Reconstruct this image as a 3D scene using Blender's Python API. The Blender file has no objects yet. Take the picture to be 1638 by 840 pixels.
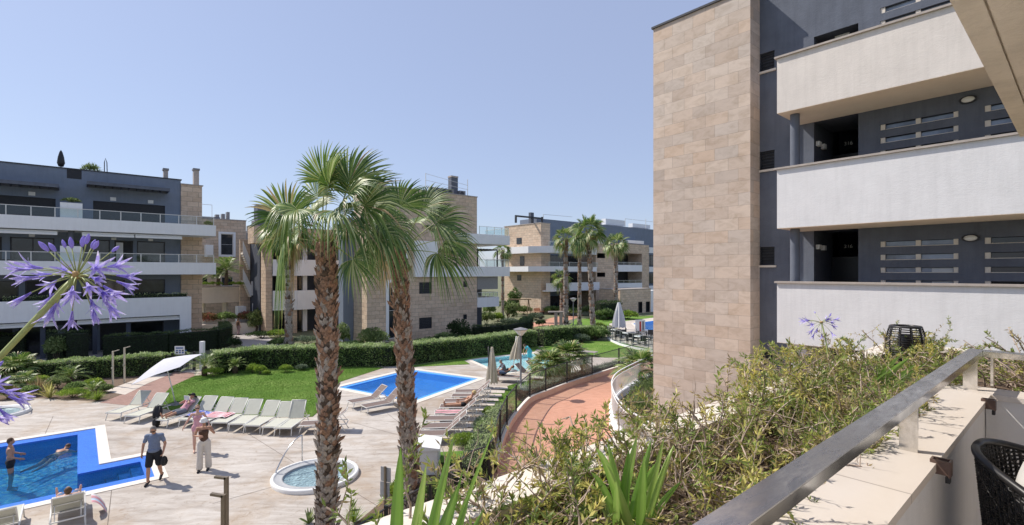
import bpy, bmesh, math, random
import numpy as np
from mathutils import Vector, Matrix
random.seed(7)
RNG = np.random.default_rng(7)
R = math.radians
PI = math.pi
SC = bpy.context.scene
COL = SC.collection

# ---------------------------------------------------------------- camera, sky, sun, exposure
H = 6.5                      # eye height above the pool deck (second floor terrace)
F, CX, CY = 800.0, 819.0, 435.0
cam_d = bpy.data.cameras.new('camera'); cam = bpy.data.objects.new('camera', cam_d); COL.objects.link(cam)
cam.location = (0, 0, H); cam.rotation_euler = (R(90), 0, 0)
cam_d.sensor_width = 36; cam_d.lens = F/1638*36; cam_d.shift_y = 15/1638
cam_d.clip_start = 0.05; cam_d.clip_end = 5000
SC.camera = cam
SUN_EL = R(49); SUN_AZ_X, SUN_AZ_Y = -.933, .359
w = bpy.data.worlds.new('World'); SC.world = w; w.use_nodes = True
nt = w.node_tree; bg = nt.nodes['Background']
sky = nt.nodes.new('ShaderNodeTexSky'); sky.sky_type = 'NISHITA'; sky.sun_disc = False
sky.sun_elevation = SUN_EL; sky.sun_rotation = math.atan2(SUN_AZ_X, SUN_AZ_Y)
sky.altitude = 0; sky.air_density = 1.0; sky.dust_density = .6; sky.ozone_density = 2.0
hz = nt.nodes.new('ShaderNodeMix'); hz.data_type = 'RGBA'; hz.inputs[0].default_value = .72   # thin even haze over the whole sky
hz.inputs[7].default_value = (1.80, 2.02, 2.9, 1); nt.links.new(sky.outputs[0], hz.inputs[6]); nt.links.new(hz.outputs[2], bg.inputs[0]); bg.inputs[1].default_value = 0.13
sun_d = bpy.data.lights.new('sun', 'SUN'); sun_d.energy = 3.1; sun_d.angle = R(.5); sun_d.color = (1, .93, .84)
sun = bpy.data.objects.new('sun', sun_d); COL.objects.link(sun)
sv = Vector((SUN_AZ_X*math.cos(SUN_EL), SUN_AZ_Y*math.cos(SUN_EL), math.sin(SUN_EL))).normalized()
sun.rotation_euler = sv.to_track_quat('Z', 'Y').to_euler(); sun.location = sv*60
SC.view_settings.view_transform = 'Standard'; SC.view_settings.look = 'None'
SC.view_settings.gamma = 1; SC.view_settings.exposure = 0.78; SC.view_settings.use_curve_mapping = False
SC.cycles.use_denoising = True
SC.cycles.max_bounces = 8; SC.cycles.transparent_max_bounces = 16
SC.cycles.caustics_refractive = False; SC.cycles.caustics_reflective = False

# ---------------------------------------------------------------- image pixel helpers
def gp(px, py, z=0.0):
    """a point of the plane at height z, from an image pixel position"""
    Y = F*(H-z)/(py-CY); return Vector(((px-CX)/F*Y, Y, z))
def pp(px, py, Y):
    return Vector(((px-CX)/F*Y, Y, H+(CY-py)/F*Y))
class Frame:
    def __init__(s, ox, oy, ang):
        s.o = Vector((ox, oy)); s.a = ang
        s.ex = Vector((math.cos(ang), math.sin(ang))); s.ey = Vector((-math.sin(ang), math.cos(ang)))
    def u(s, px, d=0.0):
        r = (px-CX)/F
        return (r*(s.o.y+s.ey.y*d)-(s.o.x+s.ey.x*d))/(s.ex.x-r*s.ex.y)
    def z(s, px, py, d=0.0):
        u = s.u(px, d); Y = s.o.y+s.ex.y*u+s.ey.y*d
        return H+(CY-py)/F*Y
    def w(s, u, d, z=0.0):
        p = s.o+s.ex*u+s.ey*d; return Vector((p.x, p.y, z))
A1 = math.atan2(.655, .756); A2 = A1-PI/2

# ---------------------------------------------------------------- materials
MATS = {}
class NT:
    def __init__(s, name):
        s.m = bpy.data.materials.new(name); s.m.use_nodes = True
        s.t = s.m.node_tree; s.b = s.t.nodes['Principled BSDF']; s.out = s.t.nodes['Material Output']
    def n(s, typ, **kw):
        nd = s.t.nodes.new(typ)
        for k, v in kw.items():
            if k in nd.inputs.keys() if isinstance(k, str) else False: nd.inputs[k].default_value = v
            else: setattr(nd, k, v)
        return nd
    def l(s, a, b): s.t.links.new(a, b)
def noise(N, vec, scale, detail=4, rough=.6, dist=0):
    n = N.t.nodes.new('ShaderNodeTexNoise'); n.inputs['Scale'].default_value = scale
    n.inputs['Detail'].default_value = detail; n.inputs['Roughness'].default_value = rough
    n.inputs['Distortion'].default_value = dist
    if vec is not None: N.l(vec, n.inputs['Vector'])
    return n
def ramp(N, fac, stops):
    r = N.t.nodes.new('ShaderNodeValToRGB'); e = r.color_ramp.elements
    while len(e) < len(stops): e.new(.5)
    for el, (p, c) in zip(e, stops):
        el.position = p; el.color = (*c, 1) if len(c) == 3 else c
    if fac is not None: N.l(fac, r.inputs[0])
    return r
def mixc(N, fac, a, b, mode='MIX'):
    m = N.t.nodes.new('ShaderNodeMix'); m.data_type = 'RGBA'; m.blend_type = mode
    if isinstance(fac, (int, float)): m.inputs[0].default_value = fac
    else: N.l(fac, m.inputs[0])
    for i, v in ((6, a), (7, b)):
        if isinstance(v, tuple): m.inputs[i].default_value = (*v, 1)
        else: N.l(v, m.inputs[i])
    return m.outputs[2]
def coord(N, kind='Object', scale=None, rot=None):
    c = N.t.nodes.new('ShaderNodeTexCoord').outputs[kind]
    if scale or rot:
        mp = N.t.nodes.new('ShaderNodeMapping'); N.l(c, mp.inputs[0])
        if scale: mp.inputs['Scale'].default_value = scale
        if rot: mp.inputs['Rotation'].default_value = rot
        return mp.outputs[0]
    return c
def bump(N, h, strength, dist=.01, chain=None):
    b = N.t.nodes.new('ShaderNodeBump'); b.inputs['Strength'].default_value = strength
    b.inputs['Distance'].default_value = dist; N.l(h, b.inputs['Height'])
    if chain: N.l(chain, b.inputs['Normal'])
    N.l(b.outputs[0], N.b.inputs['Normal']); return b.outputs[0]
def plain(name, col, rough=.6, metal=0, var=.12, scale=6, bmp=0, bscale=60, bdist=.004, spec=.4, coat=0):
    N = NT(name); v = coord(N)
    n = noise(N, v, scale, 5)
    d = tuple(max(0, c*(1-var)) for c in col); u = tuple(min(1, c*(1+var)) for c in col)
    r = ramp(N, n.outputs[0], [(.3, d), (.7, u)])
    N.l(r.outputs[0], N.b.inputs['Base Color'])
    N.b.inputs['Roughness'].default_value = rough; N.b.inputs['Metallic'].default_value = metal
    N.b.inputs['Specular IOR Level'].default_value = spec
    N.b.inputs['Coat Weight'].default_value = coat
    if bmp:
        n2 = noise(N, v, bscale, 4); bump(N, n2.outputs[0], bmp, bdist)
    MATS[name] = N.m; return N.m
def leafmat(name, stops, rough=.55, trans=.35, spec=.3):
    N = NT(name); a = N.t.nodes.new('ShaderNodeAttribute'); a.attribute_name = 'tint'
    r = ramp(N, a.outputs['Fac'], stops)
    N.l(r.outputs[0], N.b.inputs['Base Color']); N.b.inputs['Roughness'].default_value = rough
    N.b.inputs['Specular IOR Level'].default_value = spec
    tr = N.t.nodes.new('ShaderNodeBsdfTranslucent'); N.l(r.outputs[0], tr.inputs[0])
    mx = N.t.nodes.new('ShaderNodeMixShader'); mx.inputs[0].default_value = trans
    N.l(N.b.outputs[0], mx.inputs[1]); N.l(tr.outputs[0], mx.inputs[2]); N.l(mx.outputs[0], N.out.inputs[0])
    MATS[name] = N.m; return N.m
def plaster(name, col, var=.05, bs=.55, streak=0):
    N = NT(name); v = coord(N)
    n = noise(N, v, 1.3, 5, .65); r = ramp(N, n.outputs[0], [(.3, tuple(c*(1-var) for c in col)), (.7, tuple(min(1, c*(1+var)) for c in col))])
    c = r.outputs[0]
    if streak:
        v2 = coord(N, 'Object', (3, 3, .25)); n3 = noise(N, v2, 2.0, 5, .7)
        r3 = ramp(N, n3.outputs[0], [(.45, (1, 1, 1)), (.75, (1-streak,)*3)])
        c = mixc(N, 1.0, c, r3.outputs[0], 'MULTIPLY')
    N.l(c, N.b.inputs['Base Color'])
    N.b.inputs['Roughness'].default_value = .85; N.b.inputs['Specular IOR Level'].default_value = .2
    vv = coord(N, 'Object', (1, 1, 2.2))
    n2 = noise(N, vv, 7, 7, .68, 1.2); r2 = ramp(N, n2.outputs[0], [(.42, (0, 0, 0)), (.62, (1, 1, 1))])
    b1 = bump(N, r2.outputs[0], bs, .012)
    n4 = noise(N, v, 90, 3); bump(N, n4.outputs[0], bs*.4, .003, b1)
    MATS[name] = N.m; return N.m
def tiles(name, c1, c2, c3, mort, bw, bh, offs=.5, msize=.004, vein=.5, rough=.65, sq=1, bmp=.5, freq=2, coordk='UV'):
    N = NT(name); uv = coord(N, coordk)
    b = N.t.nodes.new('ShaderNodeTexBrick'); N.l(uv, b.inputs['Vector'])
    b.offset = offs; b.offset_frequency = freq
    b.inputs['Scale'].default_value = 1; b.inputs['Brick Width'].default_value = bw; b.inputs['Row Height'].default_value = bh
    b.inputs['Mortar Size'].default_value = msize; b.inputs['Mortar Smooth'].default_value = .1; b.inputs['Bias'].default_value = 0
    b.inputs['Color1'].default_value = (*c1, 1); b.inputs['Color2'].default_value = (*c2, 1); b.inputs['Mortar'].default_value = (*mort, 1)
    # a second brick lattice with the same joints but other random seeds (shifted by whole bricks)
    mp = N.t.nodes.new('ShaderNodeMapping'); N.l(uv, mp.inputs[0]); mp.inputs['Location'].default_value = (bw*37, bh*freq*11, 0)
    b2 = N.t.nodes.new('ShaderNodeTexBrick'); N.l(mp.outputs[0], b2.inputs['Vector']); b2.offset = offs; b2.offset_frequency = freq
    for k in ('Scale', 'Brick Width', 'Row Height', 'Mortar Size', 'Mortar Smooth', 'Bias'):
        b2.inputs[k].default_value = b.inputs[k].default_value
    b2.inputs['Color1'].default_value = (0, 0, 0, 1); b2.inputs['Color2'].default_value = (1, 1, 1, 1); b2.inputs['Mortar'].default_value = (0, 0, 0, 1)
    c = mixc(N, b2.outputs[0], b.outputs[0], c3)
    mm = N.t.nodes.new('ShaderNodeMath'); mm.operation = 'MULTIPLY'; N.l(b2.outputs[0], mm.inputs[0]); mm.inputs[1].default_value = .55
    c = mixc(N, mm.outputs[0], b.outputs[0], c3)
    mpv = N.t.nodes.new('ShaderNodeMapping'); N.l(uv, mpv.inputs[0]); mpv.inputs['Scale'].default_value = (1.6, 3.2, 1)
    n = noise(N, mpv.outputs[0], 1.4, 7, .65, .8)
    r = ramp(N, n.outputs[0], [(.3, (1-vein*.35, 1-vein*.4, 1-vein*.48)), (.55, (1, 1, 1)), (.8, (1+vein*.12, 1+vein*.1, 1+vein*.05))])
    c = mixc(N, 1.0, c, r.outputs[0], 'MULTIPLY')
    n5 = noise(N, uv, .22, 3); r5 = ramp(N, n5.outputs[0], [(.3, (.9, .9, .9)), (.7, (1.06, 1.06, 1.06))])
    c = mixc(N, 1.0, c, r5.outputs[0], 'MULTIPLY')
    N.l(c, N.b.inputs['Base Color']); N.b.inputs['Roughness'].default_value = rough
    N.b.inputs['Specular IOR Level'].default_value = .3
    inv = N.t.nodes.new('ShaderNodeMath'); inv.operation = 'SUBTRACT'; inv.inputs[0].default_value = 1; N.l(b.outputs['Fac'], inv.inputs[1])
    b1 = bump(N, inv.outputs[0], bmp, .006)
    n3 = noise(N, uv, 25, 5); bump(N, n3.outputs[0], .25, .004, b1)
    MATS[name] = N.m; return N.m

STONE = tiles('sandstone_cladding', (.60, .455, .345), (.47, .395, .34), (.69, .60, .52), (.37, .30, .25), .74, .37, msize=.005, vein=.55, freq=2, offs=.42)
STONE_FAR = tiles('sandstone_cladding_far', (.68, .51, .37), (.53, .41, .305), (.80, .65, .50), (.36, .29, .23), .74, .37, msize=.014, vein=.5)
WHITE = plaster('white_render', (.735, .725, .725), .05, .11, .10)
WHITE_W = plaster('warm_lit_white_render', (.72, .665, .61), .06, .12, .10)  # warm light on the top parapet put into its colour
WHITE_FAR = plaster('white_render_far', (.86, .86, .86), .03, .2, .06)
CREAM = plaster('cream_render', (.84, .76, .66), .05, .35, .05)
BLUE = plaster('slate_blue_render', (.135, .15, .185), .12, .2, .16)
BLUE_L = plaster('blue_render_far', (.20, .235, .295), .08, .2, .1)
BLUE_D = plaster('shaded_slate_render', (.075, .085, .11), .1, .3)  # darker copy of the slate blue, recess shade put into the colour
SOFFIT = plaster('beige_soffit', (.78, .68, .57), .06, .25)
CONC = plaster('beige_concrete', (.58, .52, .44), .1, .3, .12)
CAPST = plain('grey_beige_coping_stone', (.42, .37, .33), .6, var=.12, bmp=.2)
LIME = plain('cream_limestone', (.72, .66, .58), .55, var=.1, scale=9, bmp=.25, bscale=80)
def glass(name, col, alpha, rough=.03):
    N = NT(name); tr = N.t.nodes.new('ShaderNodeBsdfTransparent'); tr.inputs[0].default_value = (*col, 1)
    gl = N.t.nodes.new('ShaderNodeBsdfGlossy'); gl.inputs['Roughness'].default_value = rough; gl.inputs[0].default_value = (.95, .97, 1, 1)
    fr = N.t.nodes.new('ShaderNodeLayerWeight'); pw_ = N.t.nodes.new('ShaderNodeMath'); pw_.operation = 'POWER'; N.l(fr.outputs['Facing'], pw_.inputs[0]); pw_.inputs[1].default_value = 5
    ma = N.t.nodes.new('ShaderNodeMath'); ma.operation = 'MULTIPLY_ADD'; N.l(pw_.outputs[0], ma.inputs[0]); ma.inputs[1].default_value = .4; ma.inputs[2].default_value = alpha+.01
    mx = N.t.nodes.new('ShaderNodeMixShader'); N.l(ma.outputs[0], mx.inputs[0]); N.l(tr.outputs[0], mx.inputs[1]); N.l(gl.outputs[0], mx.inputs[2])
    N.l(mx.outputs[0], N.out.inputs[0]); MATS[name] = N.m; return N.m
RAILGLASS = glass('clear_rail_glass', (.90, .94, .94), .02)
LAMPGLASS = plain('frosted_lamp_glass', (.75, .75, .72), .3, var=.03)
def darkglass(name, col, rough=.06):
    N = NT(name); v = coord(N); n = noise(N, v, 1.1, 4, .6); r = ramp(N, n.outputs[0], [(.35, tuple(c*.5 for c in col)), (.7, tuple(c*1.5 for c in col))])
    N.l(r.outputs[0], N.b.inputs['Base Color']); N.b.inputs['Roughness'].default_value = rough; N.b.inputs['Specular IOR Level'].default_value = .6
    n2 = noise(N, v, .8, 2); bump(N, n2.outputs[0], .08, .02); MATS[name] = N.m; return N.m
PANE = darkglass('window_glass', (.03, .035, .042))
SHUTTER = plain('dark_roller_shutter', (.022, .023, .027), .55, var=.25)
INNER = plain('dark_interior', (.025, .026, .03), .8, var=.3)
FRAMEW = plain('white_window_frame', (.72, .72, .72), .4, var=.04)
FRAMEC = plain('cream_window_frame', (.74, .66, .56), .4, var=.05)
FRAMED = plain('anthracite_frame', (.04, .042, .05), .4, var=.1)
STEEL = plain('brushed_steel', (.62, .62, .62), .25, 1, var=.06)
def polished(name, col, rough, sc=(1, 1, 1)):
    N = NT(name); v = coord(N, 'Object', sc); n = noise(N, v, 9, 6, .7, .5)
    r = ramp(N, n.outputs[0], [(.35, tuple(c*.6 for c in col)), (.65, col)]); N.l(r.outputs[0], N.b.inputs['Base Color'])
    r2 = ramp(N, n.outputs[0], [(.35, (rough*1.8,)*3), (.7, (rough,)*3)]); N.l(r2.outputs[0], N.b.inputs['Roughness'])
    N.b.inputs['Metallic'].default_value = 1; MATS[name] = N.m; return N.m
MIRROR = polished('polished_stainless', (.92, .90, .86), .10)
ALU = plain('painted_aluminium_rail', (.66, .65, .62), .35, .2, var=.05)
BLACKM = plain('black_painted_metal', (.025, .025, .027), .45, var=.2)
GREYM = plain('grey_painted_metal', (.22, .22, .23), .45, var=.1)
WHITEM = plain('white_painted_metal', (.78, .78, .76), .4, var=.04)
CREAMM = plain('cream_painted_metal', (.62, .55, .42), .45, var=.08)
BROWNM = plain('brown_bronze_metal', (.20, .16, .11), .4, .3, var=.15)
# water: clears to the basin below, mirrors the sky
def water(name, tint, wscale, bs, blue_fill=0, mcol=(.02, .33, .85)):
    N = NT(name); v = coord(N, 'Object', (1, 1.25, 1), (0, 0, .5)); n = noise(N, v, wscale, 5, .62, 1.6)
    v2 = coord(N, 'Object', (1.3, .8, 1), (0, 0, -.6)); nb = noise(N, v2, wscale*.37, 3, .5, .8)
    ad = N.t.nodes.new('ShaderNodeMath'); ad.operation = 'ADD'; N.l(n.outputs[0], ad.inputs[0]); N.l(nb.outputs[0], ad.inputs[1])
    bm = N.t.nodes.new('ShaderNodeBump'); bm.inputs['Strength'].default_value = bs; bm.inputs['Distance'].default_value = .35; N.l(ad.outputs[0], bm.inputs['Height'])
    tr = N.t.nodes.new('ShaderNodeBsdfTransparent'); tr.inputs[0].default_value = (*tint, 1)
    gl = N.t.nodes.new('ShaderNodeBsdfGlossy'); gl.inputs['Roughness'].default_value = .03; N.l(bm.outputs[0], gl.inputs['Normal'])
    fr = N.t.nodes.new('ShaderNodeFresnel'); fr.inputs[0].default_value = 1.33; N.l(bm.outputs[0], fr.inputs['Normal'])
    mx = N.t.nodes.new('ShaderNodeMixShader'); N.l(fr.outputs[0], mx.inputs[0]); N.l(tr.outputs[0], mx.inputs[1]); N.l(gl.outputs[0], mx.inputs[2])
    if blue_fill:  # even blue diffuse added to lift the shade in the basin
        df = N.t.nodes.new('ShaderNodeBsdfDiffuse'); df.inputs[0].default_value = (*mcol, 1); N.l(bm.outputs[0], df.inputs['Normal']); m2 = N.t.nodes.new('ShaderNodeMixShader'); m2.inputs[0].default_value = blue_fill
        N.l(tr.outputs[0], m2.inputs[1]); N.l(df.outputs[0], m2.inputs[2]); N.l(m2.outputs[0], mx.inputs[1])
    N.l(mx.outputs[0], N.out.inputs[0]); MATS[name] = N.m; return N.m
WATER = water('pool_water', (.70, .95, 1.0), 4.2, 1.0, .12, (.03, .45, 1.0))
WATER_B = water('calm_pool_water', (.80, .95, 1.0), 2.0, .25, .4, (.05, .30, .85))
WATER_P = water('shallow_pool_water', (.96, 1.0, 1.0), 2.0, .2)
POOLTILE = tiles('blue_pool_mosaic', (.04, .19, .80), (.03, .15, .70), (.06, .25, .88), (.10, .28, .75), .05, .05, offs=0, msize=.003, vein=.25, rough=.35)
def ripple_lit_floor():
    """sky blue pool floor, bright water ripples painted into its colour"""
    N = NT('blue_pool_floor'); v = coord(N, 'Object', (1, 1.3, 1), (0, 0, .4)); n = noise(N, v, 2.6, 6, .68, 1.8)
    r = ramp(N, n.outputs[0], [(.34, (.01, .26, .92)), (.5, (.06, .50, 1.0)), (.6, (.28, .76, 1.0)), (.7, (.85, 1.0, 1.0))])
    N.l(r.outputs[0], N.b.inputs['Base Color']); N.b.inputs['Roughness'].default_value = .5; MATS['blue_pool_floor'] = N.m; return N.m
POOLFLOOR = ripple_lit_floor()  # pale ripple light is part of the floor colour
POOLTILE_B = tiles('bright_blue_mosaic', (.10, .40, 1.0), (.08, .36, .95), (.14, .46, 1.0), (.12, .4, .95), .3, .3, offs=0, msize=.01, vein=.12, rough=.4)
POOLTILE_P = plain('pale_turquoise_mosaic', (.50, .84, .90), .5, var=.08, scale=3)
# ---------------------------------------------------------------- mesh builder
class MB:
    def __init__(s): s.v = []; s.f = []; s.m = []; s.uv = []; s.mats = []; s.smooth = []
    def mi(s, mat):
        if mat not in s.mats: s.mats.append(mat)
        return s.mats.index(mat)
    def face(s, pts, mat, smooth=False, uv=None):
        b = len(s.v); s.v += [tuple(p) for p in pts]; s.f.append(tuple(range(b, b+len(pts)))); s.m.append(s.mi(mat)); s.smooth.append(smooth)
        s.uv.append(uv)
    def box(s, x0, x1, y0, y1, z0, z1, mat, skip=''):
        if x1 < x0: x0, x1 = x1, x0
        if y1 < y0: y0, y1 = y1, y0
        if z1 < z0: z0, z1 = z1, z0
        P = [(x0,y0,z0),(x1,y0,z0),(x1,y1,z0),(x0,y1,z0),(x0,y0,z1),(x1,y0,z1),(x1,y1,z1),(x0,y1,z1)]
        for k, q in (('b',(0,3,2,1)),('t',(4,5,6,7)),('f',(0,1,5,4)),('r',(1,2,6,5)),('k',(2,3,7,6)),('l',(3,0,4,7))):
            if k not in skip: s.face([P[i] for i in q], mat)
        return s
    def obox(s, c, ax, ay, az, mat):
        c, ax, ay, az = map(Vector, (c, ax, ay, az))
        P = [c+ax*a+ay*b+az*d for d in (-1, 1) for a, b in ((-1,-1),(1,-1),(1,1),(-1,1))]
        for q in ((0,3,2,1),(4,5,6,7),(0,1,5,4),(1,2,6,5),(2,3,7,6),(3,0,4,7)): s.face([P[i] for i in q], mat)
        return s
    def bar(s, a, b, w, h, mat, up=(0, 0, 1)):
        a, b = Vector(a), Vector(b); d = b-a; L = d.length
        if L < 1e-6: return s
        d.normalize(); u = Vector(up)
        if abs(d.dot(u)) > .98: u = Vector((0, 1, 0)) if abs(d.y) < .9 else Vector((1, 0, 0))
        sx = d.cross(u).normalized(); uu = sx.cross(d)
        return s.obox((a+b)/2, d*L/2, sx*w/2, uu*h/2, mat)
    def tube(s, pts, rad, mat, seg=8, caps=True):
        pts = [Vector(p) for p in pts]; n = len(pts)
        if isinstance(rad, (int, float)): rad = [rad]*n
        b = len(s.v); ref = None
        for i, p in enumerate(pts):
            t = (pts[min(i+1, n-1)]-pts[max(i-1, 0)]).normalized()
            if ref is None:
                ref = Vector((0, 0, 1)) if abs(t.z) < .9 else Vector((1, 0, 0))
            sx = t.cross(ref)
            if sx.length < 1e-5: sx = t.orthogonal()
            sx.normalize(); sy = t.cross(sx).normalized(); ref = sx.cross(t)*1.0 if False else ref
            for k in range(seg):
                a = 2*PI*k/seg; q = p+(sx*math.cos(a)+sy*math.sin(a))*rad[i]; s.v.append(tuple(q))
        mi = s.mi(mat)
        for i in range(n-1):
            for k in range(seg):
                k2 = (k+1) % seg
                s.f.append((b+i*seg+k, b+i*seg+k2, b+(i+1)*seg+k2, b+(i+1)*seg+k)); s.m.append(mi); s.smooth.append(True); s.uv.append(None)
        if caps:
            s.f.append(tuple(b+k for k in range(seg))[::-1]); s.m.append(mi); s.smooth.append(False); s.uv.append(None)
            s.f.append(tuple(b+(n-1)*seg+k for k in range(seg))); s.m.append(mi); s.smooth.append(False); s.uv.append(None)
        return s
    def lathe(s, prof, c, mat, seg=20, axis=None, sx=1, sy=1, smooth=True):
        """prof: list of (r, z); around vertical axis at c"""
        c = Vector(c); b = len(s.v); n = len(prof)
        q = Vector(axis).to_track_quat('Z', 'Y') if axis else None
        for r, z in prof:
            for k in range(seg):
                a = 2*PI*k/seg; p = Vector((r*sx*math.cos(a), r*sy*math.sin(a), z))
                if q: p = q @ p
                s.v.append(tuple(c+p))
        mi = s.mi(mat)
        for i in range(n-1):
            for k in range(seg):
                k2 = (k+1) % seg
                s.f.append((b+i*seg+k, b+i*seg+k2, b+(i+1)*seg+k2, b+(i+1)*seg+k)); s.m.append(mi); s.smooth.append(smooth); s.uv.append(None)
        return s
    def prism(s, poly, z0, z1, mat, side=None, bottom=True):
        side = side or mat; n = len(poly)
        A = sum(poly[i][0]*poly[(i+1) % n][1]-poly[(i+1) % n][0]*poly[i][1] for i in range(n))
        if A < 0: poly = poly[::-1]
        s.face([(p[0], p[1], z1) for p in poly], mat)
        if bottom: s.face([(p[0], p[1], z0) for p in poly][::-1], side)
        for i in range(n):
            a, b = poly[i], poly[(i+1) % n]
            s.face([(a[0], a[1], z0), (b[0], b[1], z0), (b[0], b[1], z1), (a[0], a[1], z1)], side)
        return s
    def wall(s, x0, x1, z0, z1, y0, y1, holes, mat, reveal=None, rd=None):
        """slab with rectangular openings; y0 is the outer face. rd = depth of the reveals"""
        reveal = reveal or mat; rd = rd if rd else (y1-y0)
        H_ = [(max(a, x0), min(b, x1), max(c, z0), min(d, z1)) for a, b, c, d in holes]
        H_ = [h for h in H_ if h[0] < h[1] and h[2] < h[3]]
        xs = sorted({x0, x1, *[h[0] for h in H_], *[h[1] for h in H_]}); zs = sorted({z0, z1, *[h[2] for h in H_], *[h[3] for h in H_]})
        for i in range(len(xs)-1):
            for j in range(len(zs)-1):
                cx, cz = (xs[i]+xs[i+1])/2, (zs[j]+zs[j+1])/2
                if any(h[0] < cx < h[1] and h[2] < cz < h[3] for h in H_): continue
                s.face([(xs[i], y0, zs[j]), (xs[i+1], y0, zs[j]), (xs[i+1], y0, zs[j+1]), (xs[i], y0, zs[j+1])], mat)
        s.box(x0, x1, y0, y1, z0, z1, mat, skip='f')
        for a, b, c, d in H_:
            y = y0+rd
            s.face([(a, y0, c), (b, y0, c), (b, y, c), (a, y, c)], reveal); s.face([(a, y0, d), (a, y, d), (b, y, d), (b, y0, d)], reveal)
            s.face([(a, y0, c), (a, y, c), (a, y, d), (a, y0, d)], reveal); s.face([(b, y0, c), (b, y0, d), (b, y, d), (b, y, c)], reveal)
        return s
    def build(s, name, parent=None, loc=None, rz=0, bevel=0):
        me = bpy.data.meshes.new(name); me.from_pydata(s.v, [], s.f)
        for m in s.mats: me.materials.append(m)
        me.polygons.foreach_set('material_index', s.m); me.polygons.foreach_set('use_smooth', s.smooth)
        uvl = me.uv_layers.new(name='UVMap'); V = s.v
        data = np.zeros((len(me.loops), 2), dtype=np.float32); k = 0
        for fi, f in enumerate(s.f):
            if s.uv[fi]:
                for j, (a, b) in enumerate(s.uv[fi]): data[k+j] = (a, b)
            else:
                nrm = me.polygons[fi].normal; ax, ay, az = abs(nrm.x), abs(nrm.y), abs(nrm.z)
                for j, i in enumerate(f):
                    p = V[i]
                    if az >= ax and az >= ay: data[k+j] = (p[0], p[1])
                    elif ay >= ax: data[k+j] = (p[0], p[2])
                    else: data[k+j] = (p[1], p[2])
            k += len(f)
        uvl.data.foreach_set('uv', data.ravel()); me.update()
        o = bpy.data.objects.new(name, me); COL.objects.link(o)
        if parent: o.parent = parent
        if loc is not None: o.location = loc
        if rz: o.rotation_euler = (0, 0, rz)
        if bevel:
            b = o.modifiers.new('bevel', 'BEVEL'); b.width = bevel; b.segments = 1; b.limit_method = 'ANGLE'
        return o
def np_mesh(name, V, Q, mat, tint=None, parent=None, smooth=False, loc=None):
    """V (n,3), Q (m,k) constant face size"""
    V = np.asarray(V, dtype=np.float32); Q = np.asarray(Q, dtype=np.int32); m, k = Q.shape
    me = bpy.data.meshes.new(name); me.vertices.add(len(V)); me.vertices.foreach_set('co', V.ravel())
    me.loops.add(m*k); me.loops.foreach_set('vertex_index', Q.ravel())
    me.polygons.add(m); me.polygons.foreach_set('loop_start', np.arange(0, m*k, k, dtype=np.int32))
    me.polygons.foreach_set('loop_total', np.full(m, k, dtype=np.int32))
    if smooth: me.polygons.foreach_set('use_smooth', np.ones(m, dtype=bool))
    for mm in (mat if isinstance(mat, (list, tuple)) else [mat]): me.materials.append(mm)
    if tint is not None:
        a = me.attributes.new('tint', 'FLOAT', 'FACE'); a.data.foreach_set('value', np.asarray(tint, dtype=np.float32))
    me.update(); me.validate()
    o = bpy.data.objects.new(name, me); COL.objects.link(o)
    if parent: o.parent = parent
    if loc is not None: o.location = loc
    return o
def tag(o, label=None, cat=None, group=None, kind=None):
    if label: o['label'] = label
    if cat: o['category'] = cat
    if group: o['group'] = group
    if kind: o['kind'] = kind
    return o
def thing(name, label, cat, loc=(0, 0, 0), rz=0, group=None):
    o = bpy.data.objects.new(name, None); COL.objects.link(o); o.location = loc; o.rotation_euler = (0, 0, rz); o.empty_display_size = .2
    return tag(o, label, cat, group)
def struct(mb, name): return tag(mb.build(name), kind='structure')
def copy_tree(o, parent=None, label=None, loc=None, rot=None, scale=None):
    kids = [c for c in bpy.data.objects if c.parent == o]
    c = o.copy(); COL.objects.link(c); c.parent = parent
    if parent is None:
        if label: c['label'] = label
        if loc is not None: c.location = loc
        if rot is not None: c.rotation_euler = rot
        if scale is not None: c.scale = (scale,)*3 if isinstance(scale, (int, float)) else scale
    for k in kids: copy_tree(k, c)
    return c
# ---------------------------------------------------------------- foliage
def rand_dirs(n, rng=RNG):
    v = rng.normal(size=(n, 3)); return v/np.linalg.norm(v, axis=1, keepdims=True)
def leaf_quads(P, D, L, W, rng=RNG, fold=0):
    """diamond leaves at P pointing along D, length L, width W (arrays or scalars)"""
    n = len(P); L = np.broadcast_to(np.asarray(L, float), (n,))[:, None]; W = np.broadcast_to(np.asarray(W, float), (n,))[:, None]
    S = np.cross(D, rand_dirs(n, rng)); S /= np.linalg.norm(S, axis=1, keepdims=True)+1e-9
    V = np.empty((n, 4, 3)); V[:, 0] = P; V[:, 1] = P+D*L*.45+S*W*.5; V[:, 2] = P+D*L; V[:, 3] = P+D*L*.45-S*W*.5
    return V.reshape(-1, 3), np.arange(n*4).reshape(n, 4)
def blob_points(n, c, r, rng=RNG, shell=.55, zmin=-1):
    d = rand_dirs(n, rng); d[:, 2] = np.where(d[:, 2] < zmin, -d[:, 2], d[:, 2])
    k = shell+(1-shell)*rng.random(n)**.6
    return np.asarray(c)+d*np.asarray(r)*k[:, None], d
def clumpy(P, sc, rng_seed=3):
    """0..1 pseudo noise by position, for clump tints"""
    a = np.sin(P[:, 0]*sc*1.7+rng_seed)+np.sin(P[:, 1]*sc*2.1+1.3*rng_seed)+np.sin(P[:, 2]*sc*2.6+.7)+np.sin((P[:, 0]+P[:, 2])*sc*3.9)
    return np.clip(.5+a/6, 0, 1)
LEAF_HEDGE = leafmat('hedge_leaf', [(0, (.035, .055, .02)), (.3, (.11, .18, .05)), (.65, (.29, .40, .14)), (1, (.55, .62, .34))])
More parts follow.
